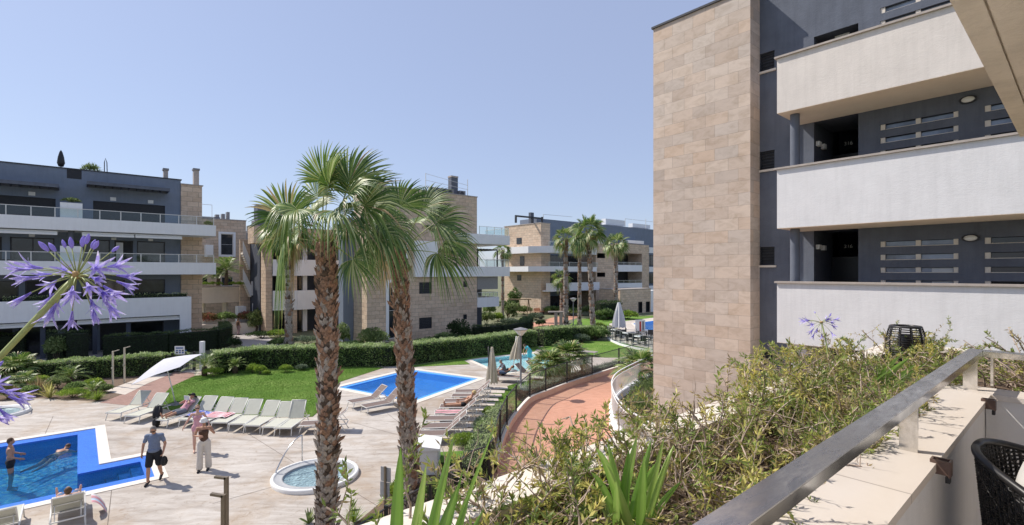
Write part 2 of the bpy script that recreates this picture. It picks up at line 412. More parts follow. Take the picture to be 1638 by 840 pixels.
LEAF_DARK = leafmat('cypress_leaf', [(0, (.018, .034, .014)), (.6, (.055, .095, .035)), (1, (.15, .20, .08))])
LEAF_BRIGHT = leafmat('fresh_leaf', [(0, (.08, .14, .02)), (.5, (.24, .36, .055)), (1, (.50, .58, .12))])
LEAF_GREY = leafmat('silvery_leaf', [(0, (.06, .09, .055)), (.5, (.17, .22, .14)), (1, (.36, .41, .31))])
LEAF_YEL = leafmat('variegated_leaf', [(0, (.2, .2, .04)), (.5, (.50, .47, .14)), (1, (.78, .74, .34))])
LEAF_OLIVE = leafmat('olive_leaf', [(0, (.06, .09, .03)), (.5, (.19, .26, .09)), (1, (.38, .44, .2))])
FLOWER_R = leafmat('red_flower', [(0, (.06, .10, .03)), (.45, (.20, .14, .07)), (.7, (.38, .12, .10)), (1, (.55, .26, .2))])
BARK = plain('brown_bark', (.16, .115, .08), .85, var=.35, scale=14, bmp=.7, bscale=30, bdist=.01)
BARK_G = plain('grey_bark', (.24, .21, .18), .85, var=.35, scale=14, bmp=.7, bscale=30, bdist=.01)
def shrub(name, label, cat, c, r, n, L, W, mat, group=None, stems=True, seed=1, lobes=5, zmin=-.2, up=.4, stuff=False):
    """a low bush: stems from the root and leaves in several lobes"""
    rng = np.random.default_rng(seed); c = np.array(c, float); r = np.array(r, float)
    o = thing(name, label, cat, (c[0], c[1], c[2]), 0, group) if not stuff else None
    Vs, Qs, Ts = [], [], []; b = 0; per = max(20, n//(lobes+1))
    cen = [np.array([0, 0, r[2]*.9])]+[np.array([math.cos(a)*r[0]*.5, math.sin(a)*r[1]*.5, r[2]*(.6+.5*rng.random())]) for a in np.linspace(0, 2*PI, lobes, endpoint=False)+rng.random()*6]
    for k, cc in enumerate(cen):
        s = .95 if k == 0 else .45+.25*rng.random()
        P, D = blob_points(per*(2 if k == 0 else 1), cc, r*s*np.array([1, 1, .95]), rng, .5, zmin)
        P[:, 2] = np.maximum(P[:, 2], .02)
        D = D*.6+rand_dirs(len(P), rng)*.6; D[:, 2] += up; D /= np.linalg.norm(D, axis=1, keepdims=True)
        V, Q = leaf_quads(P, D, L*(.6+.8*rng.random(len(P))), W*(.6+.8*rng.random(len(P))), rng)
        Vs.append(V); Qs.append(Q+b); b += len(V)
        Ts.append(np.clip(clumpy(P, 2.5/max(r), seed)*.55+.45*rng.random(len(P)), 0, 1))
    np_mesh('foliage', np.vstack(Vs), np.vstack(Qs), mat, np.concatenate(Ts), o)
    if stems:
        mb = MB()
        for k in range(6):
            e = cen[min(k, len(cen)-1)]; mb.tube([(0, 0, -.02), tuple(e*.5+rng.normal(size=3)*.03), tuple(e)], [.03*max(r), .02*max(r), .006], BARK, 5)
        mb.build('stem', o)
    return o
def hedge(name, label, pts, width, h, mat, n_per_m2, L, W, cat='hedge', group=None, seed=1, z0=0, core=None, topvar=.06):
    """clipped hedge along a polyline: leafy skin on a solid near-black core"""
    rng = np.random.default_rng(seed); o = thing(name, label, cat, (pts[0][0], pts[0][1], z0), 0, group)
    off = np.array([pts[0][0], pts[0][1], 0]); Vs, Qs, Ts = [], [], []; b = 0; mb = MB()
    hs = h if isinstance(h, (list, tuple)) else [h]*len(pts)
    for i in range(len(pts)-1):
        a = np.array([pts[i][0], pts[i][1]])-off[:2]; e = np.array([pts[i+1][0], pts[i+1][1]])-off[:2]; d = e-a; Ln = np.linalg.norm(d); d /= Ln; nrm = np.array([-d[1], d[0]])
        ha, hb = hs[i], hs[i+1]
        k = .82
        q0 = a-nrm*width*.5*k; q1 = e-nrm*width*.5*k; q2 = e+nrm*width*.5*k; q3 = a+nrm*width*.5*k
        P8 = [(*q0, .0), (*q1, .0), (*q2, .0), (*q3, .0), (*q0, ha*.92), (*q1, hb*.92), (*q2, hb*.92), (*q3, ha*.92)]
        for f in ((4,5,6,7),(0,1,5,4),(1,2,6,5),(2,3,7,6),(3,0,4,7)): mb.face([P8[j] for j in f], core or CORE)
        hm = (ha+hb)/2
        for side, area in ((0, Ln*hm), (1, Ln*hm), (2, Ln*width*1.3), (3, width*hm*.6), (4, width*hm*.6)):
            n = int(area*n_per_m2); t = rng.random(n)*(Ln+.1)-.05; hh = ha+(hb-ha)*t/Ln
            wob = np.sin(t*2.3+seed)*.03+np.sin(t*7.1+seed*2)*.025+np.sin(t*.9)*.03
            if side < 2:
                z = rng.random(n)*hh; s_ = (1 if side else -1)*(width*.5*(1-.0*z)+wob-rng.random(n)**2*.14)
            elif side == 2:
                z = hh+.03-rng.random(n)**2*.09+wob*1.2+rng.normal(size=n)*topvar*.4; s_ = (rng.random(n)-.5)*width
            else:
                z = rng.random(n)*hh; s_ = (rng.random(n)-.5)*width; t = np.full(n, 0. if side == 3 else Ln)+rng.normal(size=n)*.04
            P = np.stack([a[0]+d[0]*t+nrm[0]*s_, a[1]+d[1]*t+nrm[1]*s_, z], 1)
            D = rand_dirs(n, rng)*.8; D[:, 2] += .5; D[:, :2] += nrm*np.sign(s_)[:, None]*.4; D /= np.linalg.norm(D, axis=1, keepdims=True)
            V, Q = leaf_quads(P, D, L*(.6+.8*rng.random(n)), W*(.6+.8*rng.random(n)), rng); Vs.append(V); Qs.append(Q+b); b += len(V)
            Ts.append(np.clip(clumpy(P, 1.6, seed)*.45+.45*rng.random(n)**1.5+(.38 if side == 2 else 0), 0, 1))  # top leaves tinted lighter: sun on the hedge top put into colour
    mb.build('branches', o); np_mesh('foliage', np.vstack(Vs), np.vstack(Qs), mat, np.concatenate(Ts), o); return o  # the branches mesh is only the solid dark core
CORE = plain('hedge_dark_core', (.022, .03, .016), .95, var=.4, scale=12, bmp=1, bscale=25, bdist=.05)  # near-black colour stands in for the shade inside the hedge
# ================================================================ GROUND
from mathutils.geometry import tessellate_polygon
def G(*pxs, z=0): return [tuple(gp(x, y, z))[:2] for x, y in pxs]
def sheet(name, loops, z, mat, kind='structure', thick=0, edge=None):
    mb = MB(); L = [[Vector((p[0], p[1], z)) for p in lp] for lp in loops]; flat = [p for lp in L for p in lp]
    for t in tessellate_polygon(L):
        a, b, c = (flat[i] for i in t)
        if (b-a).cross(c-a).z < 0: b, c = c, b
        mb.face([a, b, c], mat)
    if thick:
        for lp in L[:1]:
            n = len(lp)
            for i in range(n):
                a, b = lp[i], lp[(i+1) % n]; mb.face([(a.x, a.y, z-thick), (b.x, b.y, z-thick), b, a], edge or mat)
    return tag(mb.build(name), kind=kind)
def grass_mat():
    N = NT('lawn_grass'); v = coord(N, 'Object'); n = noise(N, v, .5, 5, .65); n2 = noise(N, v, 40, 3, .7)
    r = ramp(N, n.outputs[0], [(.3, (.10, .21, .035)), (.5, (.16, .28, .055)), (.7, (.25, .35, .10))])
    r2 = ramp(N, n2.outputs[0], [(.3, (.6, .6, .6)), (.7, (1.3, 1.3, 1.2))])
    N.l(mixc(N, 1.0, r.outputs[0], r2.outputs[0], 'MULTIPLY'), N.b.inputs['Base Color']); N.b.inputs['Roughness'].default_value = .9
    N.b.inputs['Specular IOR Level'].default_value = .1; bump(N, n2.outputs[0], .9, .04); return N.m
GRASS = grass_mat()
def deck_mat():
    N = NT('stamped_concrete'); v = coord(N, 'Object', (1, 1, 1), (0, 0, .55))
    vs = coord(N, 'Object', (.45, 1.7, 1), (0, 0, -.15)); a = noise(N, vs, 1.5, 9, .72, .7)
    c = ramp(N, a.outputs[0], [(.25, (.25, .22, .19)), (.42, (.41, .375, .34)), (.55, (.515, .485, .45)), (.75, (.60, .58, .55))])
    b = noise(N, v, .33, 6, .7, .4); br = ramp(N, b.outputs[0], [(.47, (0, 0, 0)), (.6, (.5, .5, .5)), (.72, (.95, .95, .95))])
    col = mixc(N, br.outputs[0], c.outputs[0], (.38, .29, .205))
    d = noise(N, v, 4.5, 8, .78, 1.0); dr = ramp(N, d.outputs[0], [(.56, (1, 1, 1)), (.64, (.72, .66, .6)), (.72, (.5, .44, .4))])
    col = mixc(N, .8, col, dr.outputs[0], 'MULTIPLY')
    e = noise(N, v, .12, 4); er = ramp(N, e.outputs[0], [(.35, (.84, .81, .78)), (.65, (1.05, 1.04, 1.02))]); col = mixc(N, 1.0, col, er.outputs[0], 'MULTIPLY')
    N.l(col, N.b.inputs['Base Color']); N.b.inputs['Roughness'].default_value = .8; N.b.inputs['Specular IOR Level'].default_value = .25
    b1 = bump(N, a.outputs[0], .6, .03); bump(N, d.outputs[0], .4, .012, b1); return N.m
DECK = deck_mat()
def soil_mat(name, c0, c1, sc=6):
    N = NT(name); v = coord(N); a = noise(N, v, sc, 8, .75); r = ramp(N, a.outputs[0], [(.3, c0), (.7, c1)]); N.l(r.outputs[0], N.b.inputs['Base Color'])
    N.b.inputs['Roughness'].default_value = .95; bump(N, a.outputs[0], .8, .04); return N.m
SOIL = soil_mat('bark_mulch', (.07, .045, .03), (.22, .15, .10), 9)
GROUNDM = soil_mat('garden_ground', (.09, .11, .05), (.22, .21, .12), .9)
SAND = soil_mat('pale_gravel', (.36, .29, .22), (.58, .50, .41), 14)
TERRA = tiles('terracotta_pavers', (.55, .275, .185), (.47, .235, .155), (.62, .345, .24), (.44, .25, .18), .20, .10, msize=.004, vein=.2, rough=.8, bmp=.25)
REDPAVE = tiles('red_brick_pavers', (.34, .20, .165), (.28, .165, .14), (.42, .27, .22), (.25, .17, .14), .20, .10, msize=.006, vein=.3, rough=.8)
GREYPAVE = tiles('grey_paving', (.40, .37, .36), (.34, .32, .31), (.46, .43, .42), (.28, .26, .25), .6, .4, msize=.01, vein=.3, rough=.8)
CREAMPAVE = tiles('cream_paving', (.58, .52, .45), (.52, .46, .40), (.64, .58, .52), (.42, .38, .33), .6, .6, offs=0, msize=.01, vein=.3, rough=.8)
# pools (outlines in world metres)
PF = Frame(-17.3, 20.76, A1)
def pf(*uv): return [tuple(PF.w(u, d))[:2] for u, d in uv]
PA_out = pf((-9, 0), (0, 0), (0, -5.17), (1.3, -5.17), (1.3, -7.65), (-9, -7.65))
PA_in = pf((-8.6, -.5), (-.55, -.5), (-.55, -5.68), (1.08, -5.68), (1.08, -7.18), (-8.6, -7.18))
PB_out = [(-9.77, 28.1), (-6.75, 33.25), (-2.05, 30.4), (-4.95, 25.0)]
def inset(poly, t):
    n = len(poly); out = []; A = sum(poly[i][0]*poly[(i+1) % n][1]-poly[(i+1) % n][0]*poly[i][1] for i in range(n)); sg = 1 if A > 0 else -1
    for i in range(n):
        p0, p1, p2 = (Vector(poly[j % n]) for j in (i-1, i, i+1)); a = (p1-p0).normalized(); b = (p2-p1).normalized()
        na = Vector((-a.y, a.x))*sg; nb = Vector((-b.y, b.x))*sg; m = (na+nb); m = m/(1+na.dot(nb)); out.append(tuple(p1+m*t))
    return out
PB_in = inset(PB_out, .28)
PC_out = [(-3.05, 36.98), (1.62, 39.85), (4.0, 34.7), (-.6, 31.9)]
PD_out = G((1013, 517.5), (1046, 513.2), (1100, 509), (1130, 521), (1045, 531), (1026, 528.5))
holesA = [PA_out, PB_out, PC_out, PD_out]
sheet('ground', [[(-900, -300), (900, -300), (900, 1500), (-900, 1500)]]+holesA, 0, GROUNDM)
FENCE_PX = [(1062, 567.5), (1045, 574), (990, 592.6), (947, 607), (907, 620.5), (873, 634), (847.7, 644.5), (825.7, 668.6), (811, 691), (800, 720), (791, 757)]
FENCE = G(*FENCE_PX)
deck_poly = [(-48, 4), (-48, 27), *G((0, 642.7), (53.6, 637.3), (80, 638), (160.7, 642.7), (205, 631), (262, 600), (300, 592), (420, 586), (655, 586), (743, 573.5), (863, 553), (905, 548), (985, 553), (1046, 560), (1062, 567.5)), *FENCE[1:], (-.9, 14.6), (-2.6, 12.2), (-3.4, 10.3), (-4.2, 4)]
sheet('pool_deck', [deck_poly, PA_out, PB_out, PC_out], .006, DECK)
def crack(name, pts):
    mb = MB()
    for a, b in zip(pts, pts[1:]):
        d = Vector((b[0]-a[0], b[1]-a[1])).normalized(); n = Vector((-d.y, d.x))*.009
        mb.face([(a[0]-n.x, a[1]-n.y, .0095), (b[0]-n.x, b[1]-n.y, .0095), (b[0]+n.x, b[1]+n.y, .0095), (a[0]+n.x, a[1]+n.y, .0095)], JOINT)
    return mb.build(name)
JOINT = plain('dark_joint', (.16, .13, .11), .9, var=.2)
for pts in (G((179, 781), (171, 850)), G((85, 666), (72, 695)), G((395, 693), (470, 740)), G((548, 776), (612, 815)), G((560, 675), (640, 697), (655, 700)),
            G((276, 719), (340, 703)), G((340, 806), (470, 770)), G((620, 662), (668, 700))):
    tag(crack('expansion_joint', pts), kind='structure')
LAWN_MAIN = G((246, 650), (274, 619), (311.6, 602), (400, 592), (560, 586.5), (614, 588.5), (543, 611.5), (530, 640), (500, 667), (440, 667.5), (300, 663))
LAWN_BACK = G((640, 590), (668, 587), (752, 583), (742, 577), (780, 571), (855, 562.5), (863, 553.5), (743, 573), (655, 586))
LAWN_STRIP = G((768, 657), (790, 629), (815, 617), (850, 608.5), (905, 602), (985, 588), (1046, 572), (990, 591), (947, 605.5), (907, 619), (873, 632), (846.5, 642.5), (823.5, 667), (806, 690), (798, 684))
LAWN_RIGHT = G((853, 558), (905, 548), (975, 545), (1046, 560), (1046, 568), (985, 573), (940, 571), (900, 563))
LAWN_FAR = G((905, 533), (912, 520), (920, 512), (965, 507), (1045, 505.5), (1045, 508.5), (1000, 514), (975, 518), (970, 530), (940, 533))
LAWNS = []
for nm, P in (('lawn_by_the_loungers', LAWN_MAIN), ('lawn_along_the_hedge', LAWN_BACK), ('lawn_strip_by_the_fence', LAWN_STRIP), ('lawn_beyond_the_shallow_pool', LAWN_RIGHT), ('far_lawn', LAWN_FAR)):
    o = sheet('lawn', [P], .03, GRASS, thick=.024, edge=GRASS)
# grass blades over the nearer lawns
def in_poly(P, poly):
    x, y = P[:, 0], P[:, 1]; c = np.zeros(len(P), bool); n = len(poly); j = n-1
    for i in range(n):
        xi, yi = poly[i]; xj, yj = poly[j]; k = ((yi > y) != (yj > y)) & (x < (xj-xi)*(y-yi)/(yj-yi+1e-12)+xi); c ^= k; j = i
    return c
def scatter(poly, dens, rng=RNG):
    a = np.array(poly); lo, hi = a.min(0), a.max(0); n = int((hi-lo).prod()*dens); P = rng.random((n, 2))*(hi-lo)+lo; return P[in_poly(P, poly)]
LEAF_GRASS = leafmat('grass_blade', [(0, (.08, .16, .022)), (.5, (.16, .28, .05)), (1, (.30, .40, .12))], trans=.3)
Vs, Qs, Ts, b = [], [], [], 0
for P, dens in ((LAWN_MAIN, 800), (LAWN_STRIP, 700), (LAWN_BACK, 250), (LAWN_RIGHT, 150)):
    p = scatter(P, dens); n = len(p); p3 = np.column_stack([p, np.full(n, .025)]); D = rand_dirs(n)*.5; D[:, 2] = 1; D /= np.linalg.norm(D, axis=1, keepdims=True)
    V, Q = leaf_quads(p3, D,   .022+.022*RNG.random(n), .022); Vs.append(V); Qs.append(Q+b); b += len(V); Ts.append(np.clip(clumpy(p3, .8, 5)*.6+.4*RNG.random(n), 0, 1))
tag(np_mesh('grass', np.vstack(Vs), np.vstack(Qs), LEAF_GRASS, np.concatenate(Ts)), kind='stuff')
sheet('brick_path', [G((160, 644.5), (214, 650), (244, 652), (274, 619), (311, 601.5), (310, 596.5), (280, 595), (205, 628))], .014, REDPAVE)
sheet('shower_paving', [G((168, 626.5), (200, 632), (238, 613), (275, 598), (246, 596))], .018, CREAMPAVE)
sheet('planting_bed', [[(-48, 27), *G((0, 642.7), (53.6, 637.3), (80, 638), (160.7, 642.7), (205, 629), (168, 626.5), (246, 596), (262, 596)), (-22, 32.5), (-48, 30)]], .012, SOIL)
sheet('planting_bed', [G((700, 748), (716, 704), (742, 676), (766, 657), (798, 684), (806, 690), (799, 718), (790, 755), (757, 781), (725, 770))], .012, SAND)
sheet('planting_bed', [[(-.95, 14.5), (-2.7, 12.0), (-3.5, 10.2), (-4.2, 8), (-5.6, 8.2), (-4.9, 10.9), *G((540, 862), (600, 812), (640, 776), (668, 752), (706, 750), (757, 778))]], .016, SOIL)
WALL_PTS = [(9.6, 31.3), (8.2, 29.2), (6.3, 26.3), (5.1, 24.2), (4.45, 22.3), (4.15, 20.5), (4.05, 19.0), (4.12, 17.6), (4.4, 16.3), (4.9, 15.0), (5.5, 13.6)]
sheet('curved_ramp_paving', [[FENCE[0], *FENCE[1:], (-.75, 12.5), (-.6, 8), (5.8, 8), *WALL_PTS[::-1]]], .018, TERRA)
sheet('cream_path', [G((905, 590), (905, 577), (925, 573), (985, 573), (1046, 568.5), (1046, 573), (990, 587), (940, 600))], .036, CREAMPAVE, thick=.02)
sheet('far_brick_path', [G((843, 518), (870, 512), (885, 508), (905, 505), (932, 503), (932, 506), (908, 513), (893, 521), (870, 528), (846, 530))], .012, TERRA)
sheet('far_walkway', [G((368, 542), (384, 529), (398, 519), (412, 522), (420, 534), (445, 546), (480, 553), (395, 557))], .012, GREYPAVE)
sheet('terrace_paving', [G((40, 590), (0, 592), (-60, 570), (30, 556), (170, 552), (240, 556), (200, 574))], .012, GREYPAVE)
sheet('cafe_terrace_paving', [G((970, 540), (972, 530), (1000, 523), (1026, 529), (1046, 531), (1130, 521), (1140, 560), (1046, 562), (1000, 553))], .02, CREAMPAVE)
sheet('far_pool_paving', [G((966, 517), (1045, 508), (1100, 506), (1100, 509), (1046, 513.2), (1013, 517.5), (1026, 528.5), (1000, 529))], .022, CREAMPAVE)

# ================================================================ POOLS
def pool(name, label, outer, inner, depth, wl, tile, floor, wmat, cop=.3, rimz=-.01, steps=None, group='swimming pools'):
    o = thing(name, label, 'swimming pool', (inner[0][0], inner[0][1], 0), 0, group); ox, oy = inner[0]
    L = lambda P: [(x-ox, y-oy) for x, y in P]
    mb = MB(); I = L(inner); O = L(outer); n = len(I)
    A = sum(I[i][0]*I[(i+1) % n][1]-I[(i+1) % n][0]*I[i][1] for i in range(n))
    if A < 0: I = I[::-1]; O = O[::-1]
    for i in range(n):
        a, b = I[i], I[(i+1) % n]; Ln = math.dist(a, b)
        mb.face([(*b, -depth), (*a, -depth), (*a, rimz), (*b, rimz)], tile, uv=[(Ln, -depth), (0, -depth), (0, 0), (Ln, 0)])
        a2, b2 = O[i], O[(i+1) % n]; mb.face([(*a, rimz), (*a2, rimz), (*b2, rimz), (*b, rimz)], tile)
    mb.build('rim', o)
    mf = MB(); fl = [Vector((*p, -depth)) for p in I]
    for t in tessellate_polygon([fl]):
        a, b, c = (fl[i] for i in t)
        if (b-a).cross(c-a).z < 0: b, c = c, b
        mf.face([a, b, c], floor)
    mf.build('pool_floor', o)
    mc = MB(); E = inset(O, -cop)
    for i in range(n):
        k_ = (i+1) % n; a, b, e0, e1_ = O[i], O[k_], E[i], E[k_]
        mc.face([(*a, .026), (*e0, .026), (*e1_, .026), (*b, .026)], LIME); mc.face([(*b, rimz), (*a, rimz), (*a, .026), (*b, .026)], LIME); mc.face([(*e0, 0), (*e1_, 0), (*e1_, .026), (*e0, .026)], LIME)
    mc.build('coping', o)
    if steps: steps(o, ox, oy)
    mw = MB(); wl_ = [Vector((x, y, wl)) for x, y in inner]
    for t in tessellate_polygon([wl_]):
        a, b, c = (wl_[i] for i in t)
        if (b-a).cross(c-a).z < 0: b, c = c, b
        mw.face([a, b, c], wmat)
    tag(mw.build('water'), kind='structure'); return o
def convex(P, i):
    n = len(P); a, b, c = P[i-1], P[i], P[(i+1) % n]; return (b[0]-a[0])*(c[1]-b[1])-(b[1]-a[1])*(c[0]-b[0]) > 0
def steps_A(o, ox, oy):
    mb = MB()
    for k, (u0, u1) in enumerate(((.76, 1.08), (.44, .76), (.12, .44), (-.2, .12), (-.55, -.2))):
        P = [(x-ox, y-oy) for x, y in pf((u0, -7.17), (u1, -7.17), (u1, -5.69), (u0, -5.69))]; zt = -.17-.10*k
        mb.prism(P, -.695, zt, POOLTILE, POOLTILE, bottom=False)
        a, b = P[0], P[3]; d = (Vector(P[1])-Vector(P[0])).normalized()*.045
        mb.face([(a[0], a[1], zt+.004), (a[0]+d.x, a[1]+d.y, zt+.004), (b[0]+d.x, b[1]+d.y, zt+.004), (b[0], b[1], zt+.004)], NAVYTILE)
    mb.build('steps', o)
NAVYTILE = plain('navy_edge_tile', (.01, .035, .20), .4)
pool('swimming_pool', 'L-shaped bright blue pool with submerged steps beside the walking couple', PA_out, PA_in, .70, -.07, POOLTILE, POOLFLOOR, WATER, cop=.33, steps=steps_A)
pool('swimming_pool', 'blue rectangular pool between the lawn and the brown loungers', PB_out, PB_in, .42, -.06, POOLTILE_B, POOLTILE_B, WATER_B, cop=.38)
pool('swimming_pool', 'shallow pale turquoise pool beside the closed parasols and hedge', PC_out, inset(PC_out, .08), .28, -.05, POOLTILE_P, POOLTILE_P, WATER_P, cop=.3)
pool('swimming_pool', 'far blue pool behind the fenced cafe terrace', PD_out, inset(PD_out, .1), .8, -.05, POOLTILE_B, POOLTILE_B, WATER_B, cop=.3)
# hot tubs
def hot_tub(label, c, rail):
    o = thing('hot_tub', label, 'hot tub', (c[0], c[1], 0), 0, 'round hot tubs on the deck')
    MB().lathe([(1.30, 0), (1.31, .10), (1.29, .14), (1.22, .145), (1.20, .11)], (0, 0, 0), WHITEM, 64).build('rim', o)
    MB().lathe([(1.20, .11), (1.02, .085), (1.0, .10), (.96, .10), (.95, .06)], (0, 0, 0), GREYLEDGE, 64).build('ledge', o)
    MB().lathe([(.95, .06), (.9, .025), (.7, .02), (.001, .02)], (0, 0, 0), PALEBASIN, 64).build('basin', o)
    MB().lathe([(.955, .068), (.001, .068)], (0, 0, 0), WATER_J, 64).build('water', o)
    m = MB(); m.tube(rail, .022, STEEL, 8); m.build('handrail', o); return o
PALEBASIN = plain('pale_blue_basin', (.52, .68, .74), .4, var=.05)
GREYLEDGE = plain('grey_tub_ledge', (.36, .37, .38), .6, var=.1)
WATER_J = water('hot_tub_water', (.92, .97, .98), 3, .3)
def arcrail(p0, p1, hh, lean=0):
    p0, p1 = Vector(p0), Vector(p1); pts = []
    for k in range(11):
        t = k/10; q = p0.lerp(p1, t); q.z = hh*math.sin(t*PI*.5)**.8; pts.append(q)
    pts.append(Vector((p1.x, p1.y, hh))+(p1-p0).normalized()*.05*0); pts.append(Vector((p1.x, p1.y, .1))); return pts
hot_tub('round hot tub with bent steel handrail, in front of the nearest palm', (-6.22, 15.85), arcrail((-1.28, -.1, .0), (-.85, 1.0, 0), 1.0))
hot_tub('round hot tub with turquoise water at the left edge of the deck', (-23.6, 22.7), arcrail((.75, 1.0, 0), (1.15, .3, 0), .6))

# ================================================================ BUILDINGS
def window(par, x0, x1, z0, z1, y, frame=FRAMED, pane=PANE, fw=.06, rec=.1, mull=0, proud=0.0, sill=False, name='window', hbars=0):
    """frame and panes set 'rec' behind the wall face y (outer side is -y)"""
    m = MB(); a, b = y+rec-.03-proud, y+rec+.03
    m.box(x0, x1, a, b, z0, z0+fw, frame); m.box(x0, x1, a, b, z1-fw, z1, frame)
    m.box(x0, x0+fw, a, b, z0+fw, z1-fw, frame); m.box(x1-fw, x1, a, b, z0+fw, z1-fw, frame)
    for k in range(mull):
        xx = x0+(x1-x0)*(k+1)/(mull+1); m.box(xx-fw*.45, xx+fw*.45, a+.004, b, z0+fw, z1-fw, frame)
    for k in range(hbars):
        zz = z0+(z1-z0)*(k+1)/(hbars+1); m.box(x0+fw, x1-fw, a+.008, a+.03, zz-.012, zz+.012, frame)
    f = m.build(name, par)
    MB().box(x0+fw*.5, x1-fw*.5, y+rec, y+rec+.012, z0+fw*.5, z1-fw*.5, pane).build('pane', f)
    return f
def grail(par, x0, x1, y, z0, z1, n, returns=None, name='glass_railing'):
    """glass balustrade: steel top rail, posts, glass infill"""
    m = MB(); m.box(x0, x1, y-.025, y+.025, z1-.04, z1, ALU)
    for k in range(n+1):
        xx = x0+.03+(x1-x0-.06)*k/n; m.box(xx-.025, xx+.025, y-.02, y+.02, z0, z1-.04, ALU)
    if returns:
        for xx, ya in returns:
            m.box(xx-.025, xx+.025, y+.03, ya, z1-.04, z1, ALU)
    f = m.build(name, par)
    g = MB().box(x0+.05, x1-.05, y-.005, y+.005, z0+.04, z1-.05, RAILGLASS)
    if returns:
        for xx, ya in returns: g.box(xx-.005, xx+.005, y+.03, ya, z0+.04, z1-.05, RAILGLASS)
    g.build('glass', f); return f
def lamp_plate(par, x, z, y, w=.16, h=.12):
    f = MB().box(x-w, x+w, y-.05, y-.002, z-h, z+h, WHITEM).build('wall_lamp', par); return f

# ---------------- left apartment block (L): balconies face the pools
L = Frame(-21.9, 37.0, A1)
bl = thing('apartment_block', 'long slate blue apartment block with white balcony bands, left edge of the photo', 'building', (L.o.x, L.o.y, 0), A1)
D = 2.5
def zz(px, py, d=D): return L.z(px, py, d)
XL = -24
holes = []
def hole(px0, px1, py0, py1, pr=None, d=D):
    pr = pr or px0 if px0 > 0 else pr or 1
    a, b_ = (XL+.5 if px0 <= 0 else L.u(px0, d)), L.u(px1, d); z0, z1 = L.z(pr, py1, d), L.z(pr, py0, d); return (a, b_, z0, z1)
up_a = (L.u(149, D), L.u(264, D), 9.4, zz(149, 321)); up_b = (XL+.6, L.u(89, D), 9.4, zz(89, 318))
mid = [(XL+.6, L.u(14, D)-.3), (L.u(16, D), L.u(87, D)), (L.u(128, D), L.u(176, D)), (L.u(183, D), L.u(213, D)), (L.u(219, D), L.u(264, D))]
zm = zz(264, 387)
mids = [(a, b_, 6.65, zm) for a, b_ in mid]
low = [(XL+.6, L.u(30, D)), (L.u(40, D), L.u(110, D)), (L.u(130, D), L.u(200, D)), (L.u(214, D), L.u(264, D))]
lows = [(a, b_, 3.9, 5.95) for a, b_ in low]
gnd = [(XL+.6, L.u(20, D)), (L.u(30, D), L.u(92, D)), (L.u(104, D), L.u(152, D)), (L.u(160, D), L.u(205, D)), (L.u(208, D), L.u(262, D))]
gnds = [(a, b_, .15, 2.9) for a, b_ in gnd]
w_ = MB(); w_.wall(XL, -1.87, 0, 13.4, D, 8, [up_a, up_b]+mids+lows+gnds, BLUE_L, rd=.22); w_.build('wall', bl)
for h_ in [up_a, up_b]: 
    MB().box(h_[0], h_[1], D+.1, D+.16, h_[2], h_[3], SHUTTER).build('shutter', bl)
for i, h_ in enumerate(mids+lows+gnds):
    window(bl, *h_, D, FRAMED, PANE if i % 3 else SHUTTER, .07, .16, mull=1 if h_[1]-h_[0] > 2 else 0)
MB().box(L.u(183, D)+.1, L.u(197, D), D+.05, D+.07, 6.9, zm-.15, FRAMEW).build('curtain', bl)
cp = MB().box(XL, -1.8, D-.05, 8.1, 13.402, 13.47, FRAMED); cp.build('coping', bl)
MB().box(XL, -1.88, D-.06, D-.004, 2.95, 3.43, BLUE_D).build('fascia', bl)
MB().box(-1.868, -.5, D-.1, 7.8, 0, 13.1, STONE_FAR).build('stone_pillar', bl)
MB().box(-1.9, -.42, D-.16, 7.9, 13.102, 13.16, CAPST).build('coping', bl)
for (x1, z0, z1, nm) in ((0, 9.14, 9.93, 1), (0, 6.32, 7.17, 2), (-1.55, 3.44, 4.72, 3)):
    m = MB(); m.box(XL, x1, 0, .2, z0, z1, WHITE_FAR); m.box(x1-.2, x1, .202, D+1.5, z0, z1, WHITE_FAR); m.box(XL, x1-.202, .202, D-.003, z0, z0+.22, WHITE_FAR); m.build('balcony_band', bl)
grail(bl, XL, -.1, .1, 9.93, 10.55, 22, [(-.12, D)]); grail(bl, XL, -.1, .1, 7.17, 7.76, 22, [(-.12, D)])
# white planter dividers on the balconies
for z0 in (9.36, 6.6):
    a, b_ = L.u(96, .3), L.u(132, .3); m = MB(); m.box(a, b_, .25, 1.5, z0, z0+1.55, WHITE_FAR); m.box(a+.06, b_-.06, .31, 1.44, z0+1.552, z0+1.56, SOIL)
    m.build('planter_box', bl)
m = MB(); x = L.u(114, .6); m.lathe([(.16, 7.2), (.16, 9.14)], (x, .7, 0), BLUE, 14); m.lathe([(.16, 4.7), (.16, 6.3)], (x, .7, 0), BLUE, 14); m.build('column', bl)
for px0, px1, py in ((139, 271, 300), (-200, 94, 289)):     # slatted sun canopies
    a, b_ = L.u(px0, 1.2) if px0 > 0 else XL, L.u(px1, 1.2); z = L.z(px1, py+7 if px0 > 0 else py+12, 1.2)
    m = MB(); m.box(a, b_, .9, 1.0, z, z+.22, BLUE); m.box(a, b_, D-.12, D-.003, z, z+.22, BLUE)
    k = a
    while k < b_: m.box(k, k+.05, 1.003, D-.13, z+.02, z+.2, BLUE_D); k += .45
    m.box(a, b_, 1.003, D-.13, z+.203, z+.23, BLUE); m.build('sun_canopy', bl)
for px0, px1, zt in ((-200, 92, 9.1), (131, 214, 9.1), (216, 290, 9.1), (-200, 90, 3.40), (123, 287, 3.40)):    # retracted awnings under the bands
    a, b_ = (XL if px0 < 0 else L.u(px0, .5)), L.u(px1, .5); m = MB(); m.box(a, b_, .25, .55, zt-.22, zt-.03, WHITEM); m.box(a, b_, .1, .22, zt-.28, zt-.16, WHITEM); m.build('awning', bl)
